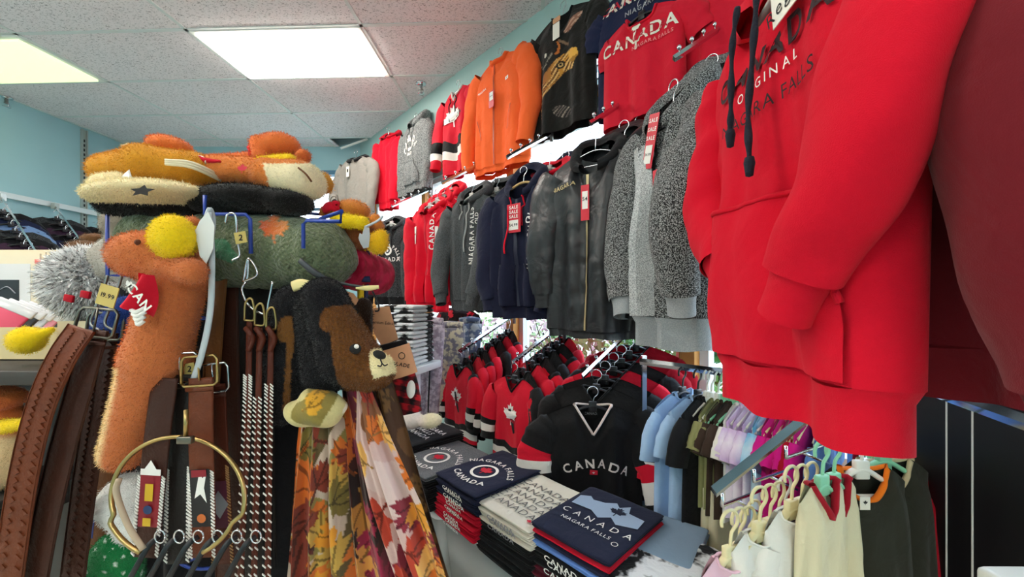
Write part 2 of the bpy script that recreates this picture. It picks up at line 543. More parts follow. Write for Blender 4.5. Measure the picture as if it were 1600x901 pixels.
gy = math.radians(-2.0)
GX = Vector((math.cos(gy), math.sin(gy), 0)); GY = Vector((-math.sin(gy), math.cos(gy), 0))
G0 = Vector((-2.24, 2.70, 0))
TW, TD = 1.22, 0.61
def clip(poly, p0, nrm):
    out = []
    for i in range(len(poly)):
        a, b = poly[i], poly[(i + 1) % len(poly)]
        da, db = (a - p0).dot(nrm), (b - p0).dot(nrm)
        if da >= 0: out.append(a)
        if (da >= 0) != (db >= 0): out.append(a + (b - a) * (da / (da - db)))
    return out
planes = [(WP0, WN), (Vector((XL, 0, 0)), Vector((1, 0, 0))), (Vector((0, YB, 0)), Vector((0, -1, 0))), (Vector((0, YF, 0)), Vector((0, 1, 0))), (Vector((corner.x, 0, 0)), Vector((-1, 0, 0)))]
def clipped(poly):
    for p0, n_ in planes:
        poly = clip(poly, p0, n_)
        if len(poly) < 3: return None
    return poly
V = [(x, y, CEIL + .25) for x, y in foot] + [(x, y, CEIL + .35) for x, y in foot]
ceil = mesh('ceiling', V, [(4, 3, 2, 1, 0), (5, 6, 7, 8, 9)] + [(i, (i + 1) % 5, (i + 1) % 5 + 5, i + 5) for i in range(5)], DARKV, smooth=False)
struct(ceil, 'suspended ceiling of speckled white tiles in a metal grid', 'ceiling')
LIGHTS = [(0, 0), (-2, 0), (0, -4), (-2, -4), (0, -8), (-2, -8), (2, -8)]
g = 0.010
tile_full = None
for i in range(-3, 5):
    for j in range(-9, 5):
        if (i, j) in LIGHTS: continue
        c = G0 + GX * (i * TW) + GY * (j * TD)
        q = [c + GX * g + GY * g, c + GX * (TW - g) + GY * g, c + GX * (TW - g) + GY * (TD - g), c + GX * g + GY * (TD - g)]
        pl = clipped(q)
        if not pl: continue
        missing = (i == 0 and j == 3)
        if missing:
            # a tile that has been pushed aside: only its left part is left in place
            pl = [p for p in q]; s = 0.04
            pl = clipped([q[0], q[0] + (q[1] - q[0]) * s, q[3] + (q[2] - q[3]) * s, q[3]])
            if not pl: continue
        n = len(pl); z0, z1 = CEIL + .004, CEIL + .018
        if pl == q and tile_full is not None:
            t = inst(tile_full, ceil); t.location = c
            continue
        cc = c
        V = [((p - cc).x, (p - cc).y, z0) for p in pl] + [((p - cc).x, (p - cc).y, z1) for p in pl]
        t = mesh('ceiling_tile', V, [tuple(range(n))[::-1], tuple(range(n, 2 * n))] + [(k, (k + 1) % n, n + (k + 1) % n, n + k) for k in range(n)], TILE, ceil, smooth=False)
        t.location = cc
        if pl == q: tile_full = t
def bar(a, b, w=.012):
    d = (b - a).normalized(); s = Vector((-d.y, d.x, 0)) * w
    pl = clipped([a - s, b - s, b + s, a + s])
    if not pl: return
    n = len(pl)
    V = [(p.x, p.y, CEIL - .002) for p in pl] + [(p.x, p.y, CEIL + .004) for p in pl]
    mesh('grid_bar', V, [tuple(range(n))[::-1], tuple(range(n, 2 * n))] + [(k, (k + 1) % n, n + (k + 1) % n, n + k) for k in range(n)], GRIDM, ceil, smooth=False)
for i in range(-3, 6):
    a = G0 + GX * (i * TW) + GY * (-9 * TD); bar(a, a + GY * 14 * TD)
for j in range(-9, 5):
    a = G0 + GX * (-3 * TW) + GY * (j * TD); bar(a, a + GX * 8 * TW)
# a grid bar that has come down by the corner
q0 = P(532, 232, 4.35); q1 = P(574, 217, 4.5)
mesh('fallen_grid_bar', *tube([q0, q1], 0.012, n=2, m=4, ref=(0, 0, 1)), GRIDM, ceil, smooth=False)

# fluorescent troffers
HOUSE = plain('troffer_white', '#e9ece6', rough=0.4)
for (i, j) in LIGHTS:
    c = G0 + GX * (i * TW) + GY * (j * TD)
    green = (i == -2)
    where = {(0, 0): 'bright white ceiling light panel above the left display', (-2, 0): 'greenish ceiling light panel at the far left'}.get((i, j), 'ceiling light panel ' + {(0, -4): 'above the viewer over the left display', (-2, -4): 'above the viewer at the far left', (0, -8): 'well behind the viewer over the left display', (-2, -8): 'well behind the viewer at the far left', (2, -8): 'well behind the viewer over the right display'}.get((i, j), ''))
    t = thing('ceiling_light', where, 'ceiling light', (c.x, c.y, CEIL), gy, 'fluorescent ceiling panels')
    f = .045
    mesh('frame', *join(box(.012, TW - .012, .012, f, -.006, .03), box(.012, TW - .012, TD - f, TD - .012, -.006, .03), box(.012, f, f, TD - f, -.006, .03), box(TW - f, TW - .012, f, TD - f, -.006, .03)), HOUSE, t, smooth=False)
    mesh('diffuser', *box(f, TW - f, f, TD - f, -.022, .010), emit('lamp_green', '#d4f0a0', LAMP * .062) if green and j == 0 else emit('lamp_white', '#fff5ea', LAMP), t, smooth=False)
    mesh('housing', *box(.03, TW - .03, .03, TD - .03, .03, .12), HOUSE, t, smooth=False)

# sprinkler heads
for px, py, wh in ((658, 130, 'near the window wall'), (10, 152, 'near the left wall')):
    Y = 1.84 * F / (HZ - py)
    p = P(px, py, Y)
    t = thing('sprinkler_head', 'small chrome sprinkler head on the ceiling ' + wh, 'sprinkler', (p.x, p.y, CEIL), 0, 'ceiling sprinkler heads')
    mesh('escutcheon', *lathe([(0, 0), (.045, 0), (.04, -.01), (.018, -.02), (0, -.02)]), CHROME, t)
    mesh('pipe_stub', *lathe([(.012, -.018), (.012, -.05), (.02, -.055), (0, -.06)]), STEEL, t)
    mesh('deflector', *join(lathe([(0, -.085), (.03, -.085), (.028, -.089), (0, -.089)]), tube([(-.016, 0, -.05), (-.02, 0, -.07), (0, 0, -.087)], .003, 6, 5), tube([(.016, 0, -.05), (.02, 0, -.07), (0, 0, -.087)], .003, 6, 5)), CHROME, t)

# ------------------------------------------------------------------ the garden outside
GROUND = plain('lawn', '#b4b7a4', rough=0.95, var=0.4, vscale=6)
o = mesh('ground', *box(-14, 18, -6, 22, -0.5, -0.12), GROUND, smooth=False); struct(o, 'grassy ground outside the windows', 'ground')
def leafmat(name, c1, c2):
    return cloth(name, c1, c2, hscale=3, fine=0, wrinkle=0, rough=0.6, sheen=0, contrast=(.35, .65))
def bush(label, u, d, r, h, mat, n, seed, name='garden_bush'):
    c = W(u, 0, -d - .35)
    r_ = np.random.default_rng(seed)
    t = thing(name, label, 'bush', (c.x, c.y, -0.12), 0, 'bushes outside the windows')
    th = r_.uniform(0, 2 * np.pi, n); ph = np.arccos(r_.uniform(-1, 1, n)); rad = r_.uniform(.55, 1.0, n) ** .5
    lump = 1 + .22 * np.sin(3 * th + seed) + .16 * np.sin(5 * ph * 2 + seed)
    ctr = np.stack([np.cos(th) * np.sin(ph) * r * rad * lump, np.sin(th) * np.sin(ph) * r * rad * lump, h / 2 + np.cos(ph) * h / 2 * rad], 1)
    a = r_.normal(size=(n, 3)); a /= np.linalg.norm(a, axis=1)[:, None]
    b = np.cross(a, r_.normal(size=(n, 3))); b /= np.linalg.norm(b, axis=1)[:, None]
    s = r_.uniform(.03, .06, n)[:, None]
    V = np.stack([ctr - a * s, ctr + b * s * .45, ctr + a * s, ctr - b * s * .45], 1).reshape(-1, 3)
    mesh('foliage', V, [(4 * i, 4 * i + 1, 4 * i + 2, 4 * i + 3) for i in range(n)], mat, t, smooth=False)
    mesh('stems', *join(*[tube([(0, 0, 0), (r * .3 * math.cos(k * 1.3), r * .3 * math.sin(k * 1.3), h * .4), (r * .6 * math.cos(k * 1.3), r * .6 * math.sin(k * 1.3), h * .8)], [.02, .012, .005], 6, 5, ref=(.3, .9, .1)) for k in range(5)]), plain('bark', '#5b4a3a', rough=.9), t)
LG = leafmat('leaf_green', '#3f7d3a', '#8cbf63'); LD = leafmat('leaf_deep', '#2f5a34', '#6f9a58'); LP = leafmat('leaf_pink', '#b9909f', '#dcc0c4'); LY = leafmat('leaf_pale', '#8fb07a', '#c9d8a8')
bush('deep green leafy bush outside behind the jersey rack', -0.45, 1.0, .75, 1.5, LD, 2600, 1)
bush('bright green leafy bush outside beside the wooden post', 0.35, 1.1, .8, 1.55, LG, 2600, 2)
bush('pale pink flowering bush outside behind the jerseys', -1.5, 1.5, .9, 1.6, LP, 2200, 3)
bush('pale green bush outside at the far window', -2.7, 1.6, 1.0, 1.5, LY, 2000, 4)
bush('dark green bush outside behind the children rack', 1.3, 1.0, .8, 1.5, LD, 2200, 5)
# ------------------------------------------------------------------ garments
def sstep(x): 
    x = np.clip(x, 0, 1); return x * x * (3 - 2 * x)

def mixc(a, b, f):
    a = np.array(lin(a)); b = np.array(lin(b)); f = np.clip(f, 0, 1)[:, None]; return a * (1 - f) + b * f
def inpoly(x, y, poly):
    p = np.asarray(poly, float); r = np.zeros(len(x), bool); j = len(p) - 1
    for i in range(len(p)):
        xi, yi = p[i]; xj, yj = p[j]
        r ^= ((yi > y) != (yj > y)) & (x < (xj - xi) * (y - yi) / (yj - yi + 1e-12) + xi)
        j = i
    return r
HANGER_MESH = {}
def hanger(pos, rotz, label, style='black', half=.17, hook_mat=None, group='clothes hangers', hook_h=.075):
    """hook + two sloping arms; origin at the neck of the garment"""
    mats = {'black': BLACKPL, 'white': WHITEPL, 'beige': BEIGEPL, 'mint': MINTPL, 'clear': CLEARPL, 'wood': plain('pale_wood_hanger', '#d8b27a', rough=.45), 'wire': CHROME}
    hm = hook_mat or {'black': CHROME, 'clear': CHROME, 'wood': CHROME, 'wire': CHROME}.get(style, mats[style])
    t = thing('clothes_hanger', label, 'hanger', pos, rotz, group)
    key = (style, round(half, 3), round(hook_h, 3), hm.name)
    if key in HANGER_MESH:
        for src in HANGER_MESH[key]: inst(src, t)
        return t
    r = .022
    pts = [(0, 0, -.012), (0, 0, hook_h - 2 * r - .005)]
    for a in np.linspace(-.35 * math.pi, 1.12 * math.pi, 9):
        pts.append((r * math.cos(a), 0, hook_h - r + r * math.sin(a)))
    pts[1] = (0.004, 0, hook_h - 2 * r - .008)
    hr = .0022 if hm is CHROME else .0034
    hk = mesh('hook', *tube(pts, hr, 30, 6, ref=(0, 1, 0)), hm, t)
    wr = (.0025, .0025) if style == 'wire' else (.006, .009)
    arm = [(-half, 0, -.055), (-half * .55, 0, -.028), (0, 0, -.006), (half * .55, 0, -.028), (half, 0, -.055)]
    ar = mesh('shoulder_bar', *tube(arm, [wr] * 5, 22, 8, ref=(0, 1, 0)), mats[style], t)
    out = [hk, ar]
    if style in ('black', 'white', 'beige', 'clear', 'mint'):
        neck = mesh('neck_block', *bevel_box(-.016, .016, -.007, .007, -.028, .014, .003), mats[style], t); out.append(neck)
    if style in ('white', 'beige', 'mint', 'wire'):
        lb = mesh('lower_bar', *tube([(-half, 0, -.055), (-half * .9, 0, -.066), (half * .9, 0, -.066), (half, 0, -.055)], wr[0] * .8, 16, 6), mats[style], t); out.append(lb)
    HANGER_MESH[key] = out
    return t

def build_garment(name, label, cat, pos, rotz, body, SW=.23, BW=None, HW=None, L=.68, T=.055, drop=.055, nw=.075, nd=.07, vneck=False,
                  sleeve='long', smat=None, spath=None, srad=None, hem=None, cuff=None, hemh=.06, collar=None, hood=None, hood_h=.13, zipm=None, zoff=0.0, pocket=None, strings=None,
                  prints=(), stripes=(), sstripes=(), fold=.012, nx=26, nz=34, seed=0, tags=(), group=None, lining=None, gather=.0,
                  flare=0.0, fp=3.2, tilt=0.0, pattern=None, sleeve_wob=.05, lean=0.0, string_len=(.22, .20), sl_n=(30, 14), nfold=1.0, crease=9, camp=.006):
    r_ = np.random.default_rng(seed + 1)
    BW = BW or SW * .98; HW = HW or BW
    smat = smat or body
    t = thing(name, label, cat, pos, group=group, rot=(0, tilt, rotz))
    fk = [(r_.uniform(.4, 1.6) * nfold, r_.uniform(0, 1), r_.uniform(-.25, .25), r_.uniform(.4, 1)) for _ in range(4)] + [(r_.uniform(2, 3.4) * nfold, r_.uniform(0, 1), r_.uniform(-.3, .3), r_.uniform(.15, .4)) for _ in range(3)]
    fb = [(f, p + .37, d, c) for f, p, d, c in fk]
    Lb = L - (hemh if hem else 0)
    cr = []
    for _ in range(crease):
        sd = 1 if r_.uniform() < .5 else -1
        cx, cv = r_.uniform(-.85, .85), r_.uniform(.15, .95)
        ang = sd * r_.uniform(.5, 1.4) if r_.uniform() < .6 else r_.uniform(-.25, .25)
        cr.append((cx * BW, cv * Lb, math.cos(ang), math.sin(ang), r_.uniform(.008, .020) * L / .68, r_.uniform(.05, .14) * L / .68, r_.choice([-1, 1]) * r_.uniform(.4, 1) * camp))
    def wid(v): return np.interp(v, [0, .10, .30, .6, 1], [SW, SW * .985, BW, (BW + HW) / 2, HW])
    def ztop(a, front):
        xa = np.abs(a) * SW
        dip = nd if front else .015
        neck = dip * (np.clip(1 - xa / nw, 0, 1) if vneck else np.sqrt(np.clip(1 - (xa / nw) ** 2, 0, 1)))
        sh = drop * np.clip((xa - nw) / (SW - nw), 0, 1) ** 1.25
        return -np.where(xa < nw, neck, sh)
    def folds(a, v, ks):
        s = 0
        for f, p, d, c in ks: s = s + c * np.sin(2 * np.pi * (f * a + p + d * v))
        s = s * fold * (.25 + .75 * sstep((v - .12) / .5))
        if ks is fk:
            X, Z = a * wid(v), v * Lb
            for cx, cz, ca, sa, w_, l_, am in cr:
                dx, dz = X - cx, Z - cz
                s = s + am * (1 if not prints else sstep((v - .22) / .25)) * np.exp(-((dx * ca + dz * sa) / w_) ** 2 - ((-dx * sa + dz * ca) / l_) ** 2)
        return s * (1 - np.abs(a) ** 6)
    def surf(a, v, front=True):
        w = wid(v); x = a * w
        zt = ztop(a, front); z = zt * (1 - v) + (-Lb) * v
        prof = np.sqrt(np.clip(1 - np.abs(a) ** fp, 0, 1))
        gsh = .25 + .75 * sstep(v / .16)
        neckm = np.clip(1.25 - np.abs(a) * SW / nw, 0, 1)
        gg = np.maximum(gsh, .85 * neckm)
        th = T * prof * gg * (1 + flare * v)
        y = (-th if front else th) + folds(a, v, fk if front else fb) * sstep(v / .1)
        y = y + lean * v
        return np.stack([x, y, z], -1)
    def front_at(x, z, off=.0035):
        x = np.asarray(x, float); z = np.asarray(z, float)
        v = np.clip(-z / Lb, 0, 1)
        for _ in range(4):
            a = np.clip(x / wid(v), -1, 1)
            zt = ztop(a, True); v = np.clip((z - zt) / (-Lb - zt), 0, 1)
        p = surf(a, v, True)
        e = 1e-3
        pa = surf(np.clip(a + e, -1, 1), v); pv = surf(a, np.clip(v + e, 0, 1))
        n = np.cross(pa - p, pv - p); n /= np.linalg.norm(n, axis=-1)[..., None] + 1e-12
        n = np.where((n[..., 1] > 0)[..., None], -n, n)
        return p + n * off
    # torso: one closed loop of columns front then back
    a = np.sin(np.linspace(-1, 1, nx) * math.pi / 2) * .5 + np.linspace(-1, 1, nx) * .5
    v = np.linspace(0, 1, nz)
    A, Vv = np.meshgrid(a, v)
    Pf = surf(A, Vv, True); Pb = surf(A, Vv, False)[:, ::-1][:, 1:-1]
    loop = np.concatenate([Pf, Pb], 1); m = loop.shape[1]
    if zipm is not None and lining is not None: pass
    Fc, fm = [], []
    vm = (v[:-1] + v[1:]) / 2
    for i in range(nz - 1):
        mi = 0
        for k, st in enumerate(stripes):
            if st[0] <= vm[i] < st[1]: mi = k + 1
        for j in range(m):
            Fc.append((i * m + j, i * m + (j + 1) % m, (i + 1) * m + (j + 1) % m, (i + 1) * m + j)); fm.append(mi)
    cols = None
    if pattern is not None:
        q = loop.reshape(-1, 3)
        isf = np.tile(np.arange(m) < nx, nz)
        cols = pattern(q[:, 0], q[:, 2], isf)
    bo = mesh('body', loop.reshape(-1, 3), Fc, [body] + [s[2] for s in stripes], t, fm=fm, colors=cols)
    if hem is not None:
        nh = 5
        def hs(a, k, front):
            base = surf(a, np.ones_like(a), front)
            c = base.copy(); c[..., 0] *= (1 - .05 * sstep(k * 4)); c[..., 1] = (c[..., 1] - lean) * (1 - .12 * sstep(k * 4)) + lean
            c[..., 2] = -Lb - k * hemh + .004 * np.sin(a * 9 + seed)
            return c
        ks = np.linspace(0, 1, nh)
        A2, K2 = np.meshgrid(a, ks)
        lp = np.concatenate([hs(A2, K2, True), hs(A2, K2, False)[:, ::-1][:, 1:-1]], 1)
        Fh = [(i * m + j, i * m + (j + 1) % m, (i + 1) * m + (j + 1) % m, (i + 1) * m + j) for i in range(nh - 1) for j in range(m)]
        mesh('hem_band', lp.reshape(-1, 3), Fh, hem, t)
    # sleeves
    if sleeve:
        for s in (-1, 1):
            Ls = {'long': .56, 'short': .17, 'elbow': .24}[sleeve] * (L / .68)
            if spath is not None and spath.get(s) is not None:
                pts = [np.array(p) * [1, 1, 1] for p in spath[s]]
            else:
                j1, j2 = r_.uniform(-.02, .02, 2)
                if sleeve == 'long':
                    pts = [(s * SW * .80, 0, -drop * .75 - .05), (s * (SW * 1.0), 0, -drop - .10), (s * (SW * 1.09), -.015 + j1, -drop - .05 - Ls * .5), (s * (SW * 1.05 + j2), -.03 + j1, -drop - Ls)]
                else:
                    pts = [(s * SW * .80, 0, -drop * .75 - .045), (s * SW * 1.02, 0, -drop - .085), (s * SW * 1.16, 0, -drop - .03 - Ls)]
            k = L / .68
            if srad is not None: rad = srad
            elif sleeve == 'long': rad = [(.075 * k, .05 * k), (.085 * k, .055 * k), (.068 * k, .05 * k), (.05 * k, .04 * k)]
            else: rad = [(.07 * k, .045 * k), (.085 * k, .05 * k), (.08 * k, .04 * k)]
            n_, m_ = sl_n
            V, Fs = tube(pts, rad, n_, m_, ref=(0, 1, 0), caps=False, wob=sleeve_wob, seed=seed * 3 + s)
            ring = np.repeat((np.arange(n_ - 1) + .5) / (n_ - 1), m_)
            fms = np.zeros(len(Fs), int); mts = [smat]
            for q, st in enumerate(sstripes):
                fms[(ring >= st[0]) & (ring < st[1])] = q + 1; mts.append(st[2])
            so = mesh('sleeve', V, Fs, mts, t, fm=fms, colors=(np.tile(pattern(np.full(len(V), 9.), V[:, 2], np.ones(len(V), bool)), 1) if pattern is not None else None))
            if cuff is not None:
                C = spline(pts, n_); e = C[-1]; d = C[-1] - C[-2]; d /= np.linalg.norm(d)
                r0 = np.array(rad[-1]) * .92
                mesh('cuff', *tube([e - d * .012, e + d * .02, e + d * .06], [tuple(r0 * .98), tuple(r0 * .82), tuple(r0 * .8)], 6, m_, ref=(0, 1, 0), caps=False), cuff, so)
    # collar ribs
    if collar is not None:
        mt, th = collar if isinstance(collar, tuple) else (collar, .009)
        aa = np.linspace(-1, 1, 17) * nw / SW
        pf = surf(aa, np.zeros_like(aa), True); pb = surf(aa[::-1][1:-1], np.zeros(15), False)
        lp = np.vstack([pf, pb, pf[:1]]); lp[:, 2] += .002
        mesh('collar', *tube([tuple(p) for p in lp], [(th, th * .6)] * 2, 60, 8, ref=(0, .2, 1), caps=False), mt, t)
    if hood is not None:
        # soft hood folded back around the neck
        nt_, nr = 30, 12
        def hf(U, K):
            th = (U - .5) * 2 * math.pi * .88 + math.pi / 2           # 90 deg = straight back
            bk = (np.sin(th) + 1) / 2                                   # 1 at the back, 0 at the front
            rr = np.interp(K, [0, .18, .4, .62, .82, 1], [0, .030, .045, .034, .004, -.018])
            zz = np.interp(K, [0, .18, .4, .62, .82, 1], [-.02, .012, .40, .86, 1.0, .62])
            hh = hood_h * (.30 + .70 * bk ** .8)
            wob_ = .008 * np.sin(th * 5 + seed) * K
            x = np.cos(th) * (nw * 1.12 + rr * (.6 + .5 * bk) + wob_)
            y = np.sin(th) * (T * .9 + rr * (.5 + .9 * bk)) + .01 + .02 * bk * K
            z = zz * hh - (nd * .95) * (1 - bk) ** 1.6 + .008 * np.sin(th * 3 + seed * 2) * K
            return np.stack([x, y, z], -1)
        mesh('hood', *grid(hf, nt_, nr), hood, t)
    if zipm is not None:
        zz = np.linspace(-nd - .002, -Lb + .002, 30)
        x = zoff + .004 * np.sin(zz * 9 + seed)
        l = front_at(x - .006, zz, .004); r = front_at(x + .006, zz, .004)
        V = np.vstack([l, r]); mesh('zipper', V, [(i, i + 1, 31 + i, 30 + i) for i in range(29)], zipm, t)
    if pocket is not None:
        pk = pocket if isinstance(pocket, dict) else {}
        pw, ph, pz, tw = pk.get('w', .30), pk.get('h', .20), pk.get('z', -Lb + .005), pk.get('top', .17)
        halves = [(-1, 1)] if zipm is None else [(-1, -.06), (.06, 1)]
        for h0, h1 in halves:
            nn, mm = 14, 9
            U, K = np.meshgrid(np.linspace(h0, h1, nn), np.linspace(0, 1, mm))
            hw = np.where(K < .35, pw / 2, pw / 2 + (tw - pw) / 2 * (K - .35) / .65)
            q = front_at(U * hw, pz + K * ph, .008)
            bul = .014 * np.sin(np.clip(K, 0, 1) * math.pi) * (1 - U ** 2)
            q[..., 1] -= bul
            ring = np.concatenate([q[0], q[1:, -1], q[-1, ::-1][1:], q[::-1, 0][1:-1]])
            V = q.reshape(-1, 3)
            Fp = [(j * nn + i, j * nn + i + 1, (j + 1) * nn + i + 1, (j + 1) * nn + i) for j in range(mm - 1) for i in range(nn - 1)]
            po = mesh('pocket', V, Fp, body, t)
            if zipm is None:
                mesh('pocket_edge', *tube([tuple(p) for p in q[-1]], .0042, 20, 6, ref=(0, 1, .3)), body, po)
            if zipm is None or True:
                for sd in ((0, -1) if zipm is None else ((-1,) if h1 == 1 else (0,))):
                    e = q[3:, sd]
                    mesh('pocket_edge', *tube([tuple(p) for p in e], .0045, 14, 6, ref=(0, 1, .3)), body, po)
    if strings is not None:
        for s, ln in zip((-1, 1), string_len):
            zz = np.linspace(-nd * .75, -nd * .75 - ln, 12)
            x = s * (.035 + .004 * np.sin(zz * 30 + s))
            q = front_at(x, zz, .010); q[0, 1] -= .01
            so = mesh('drawstring', *tube([tuple(p) for p in q], .0042, 30, 6, ref=(0, 1, .1)), strings, t)
    for tgd in tags:
        # price tags: (x, z, w, h, base colour, [prints], tilt)
        x, z, w_, h_, mat, pr = tgd[:6]; tl = tgd[6] if len(tgd) > 6 else 0
        p = front_at(np.array([x]), np.array([z]), .008)[0]
        M = Matrix.Translation(Vector(p) + Vector((0, -.012, 0))) @ Matrix.Rotation(tl, 4, 'Y') @ Matrix.Rotation(math.pi / 2, 4, 'X')
        to = mesh('price_tag', *xf(box(-w_ / 2, w_ / 2, -h_ / 2, h_ / 2, -.0006, .0006), M), mat, t, smooth=False)
        for ip, (vt, pm) in enumerate(pr):
            V2, T2 = vt
            mesh('tag_print', [tuple(M @ Vector((x_, y_, .0012 + .0006 * ip))) for x_, y_ in V2], T2, pm, to, smooth=False)
    for ip, (vt, mt) in enumerate(prints):
        V2, T2 = vt
        q = front_at(V2[:, 0], V2[:, 1], .0042 + .0007 * ip)
        mesh('print', q, T2, mt, t, smooth=False)
    t_front = front_at
    return t

INKW = plain('white_ink', '#f2efe9', rough=.7)
INKK = plain('black_ink', '#141316', rough=.7)
INKR = plain('red_ink', '#c8102e', rough=.7)
INKG = plain('grey_ink', '#9a9aa0', rough=.7)
TAGR = plain('red_tag_card', '#d3122f', rough=.5)
TAGW = plain('white_tag_card', '#efe9dc', rough=.6)
KRAFT = plain('kraft_card', '#d39b72', rough=.8, var=.08, vscale=60)

def sale_tag(x, z, w=.055, h=.11, tl=0.0):
    pr = []
    for k in range(3):
        pr.append((move2d(lettering('SALE', min(h * .11, w * .24)), 0, h * (.38 - .16 * k)), INKW))
    pr.append((move2d(rect2d(w * .7, h * .34, 1, 1), 0, -h * .24), INKW))
    pr.append((move2d(lettering('54.99', min(h * .10, w * .17)), 0, -h * .24), INKK))
    return (x, z, w, h, TAGR, pr, tl)

def outline_text(s, h, x, z, m_out, m_in, arc=0.0, rot=0.0, grow=1.12, gap=.22, stretch=1.0):
    a = lettering(s, h * grow, 1, gap=gap / grow - .02, stretch=stretch, arc=arc); b = lettering(s, h * .86, 0, gap=gap * 1.42, stretch=stretch * .985, arc=arc)
    return [(move2d(a, x, z, rot), m_out), (move2d(b, x, z, rot), m_in)]

RED = '#dd0f2c'
M_red = cloth('red_fleece', RED, wrinkle=.3)
M_redj = cloth('red_jersey', '#d8132f', wrinkle=.25, rough=.75)
M_redd = cloth('deep_red_fleece', '#a80d22', wrinkle=.3)
M_maroon = cloth('maroon_fleece', '#6e1822', wrinkle=.3)
M_darkmar = cloth('dark_maroon_fleece', '#3c1018', wrinkle=.3)
M_navy = cloth('navy_fleece', '#1d2036', wrinkle=.35)
M_navyt = cloth('navy_cotton', '#1c2240', wrinkle=.3)
M_black = cloth('black_cotton', '#18181b', wrinkle=.35)
M_blackm = cloth('black_mesh', '#121214', wrinkle=.3, rough=.7)
M_nylon = cloth('black_nylon', '#26272a', fine=.05, wrinkle=.4, wscale=11, rough=.4, sheen=.05, spec=.5)
M_char = cloth('charcoal_fleece', '#3a3c3e', '#55585a', hscale=300, wrinkle=.4)
M_heather = cloth('grey_heather', '#45484a', '#979a99', hscale=220, wrinkle=.35)
M_marl = cloth('black_marl', '#1d1e20', '#a9abab', hscale=330, wrinkle=.3, contrast=(.47, .60))
M_marll = cloth('light_marl', '#8d9092', '#d5d7d7', hscale=330, wrinkle=.3, contrast=(.40, .60))
M_bheather = cloth('black_heather', '#1e2023', '#44474a', hscale=200, wrinkle=.35)
M_grey = cloth('light_grey_fleece', '#837f7a', '#969189', wrinkle=.35)
M_orange = cloth('orange_fleece', '#ff6a30', wrinkle=.35)
M_white = cloth('white_cotton', '#ece8e0', wrinkle=.3)
M_ribgrey = cloth('grey_rib', '#8f9497', '#a5a9ab', wrinkle=.2)
# ------------------------------------------------------------------ garments pinned high on the window wall
def wall_len(px, y0, y1, d): return (y1 - y0) / F * wt(px, d)
def disp(px, py, d): return PW(px, py, d)
GU = 'garments pinned high on the window wall'

# orange fleece jacket
p = disp(782, 92, .10); L = wall_len(780, 92, 268, .10)
build_garment('fleece_jacket', 'bright orange zip fleece jacket hanging high on the window wall', 'jacket', p, WROT, M_orange, SW=.24, BW=.27, HW=.285, L=L, T=.06, hem=M_orange, hemh=.04,
              nd=.05, collar=(M_orange, .022), zipm=plain('orange_zip', '#b8400f', rough=.5), seed=4, group=GU, fold=.014,
              spath={-1: [(-.19, 0, -.07), (-.26, 0, -.15), (-.31, -.03, -.45), (-.30, -.05, -.70)], 1: [(.19, 0, -.07), (.27, 0, -.15), (.31, -.02, -.42), (.28, -.05, -.66)]},
              tags=[(.0, -.30, .05, .11, TAGR, [(move2d(rect2d(.036, .055, 1, 1), 0, .02), INKW), (move2d(lettering('54.99', .008), 0, .02), INKK)])],
              prints=[(move2d(rect2d(.035, .02, 1, 1), .13, -.20), INKW), (move2d(leaf2d(.012), .13, -.202), INKR), (move2d(lettering('NIAGARA', .014), -.12, -.20), INKW),
                      (move2d(rect2d(.006, .15, 1, 5), -.15, -.46, .3), plain('orange_zip', '#b8400f')), (move2d(rect2d(.006, .15, 1, 5), .16, -.46, -.3), plain('orange_zip', '#b8400f'))])
hanger(p, WROT, 'wire hanger holding the orange fleece jacket', 'wire')

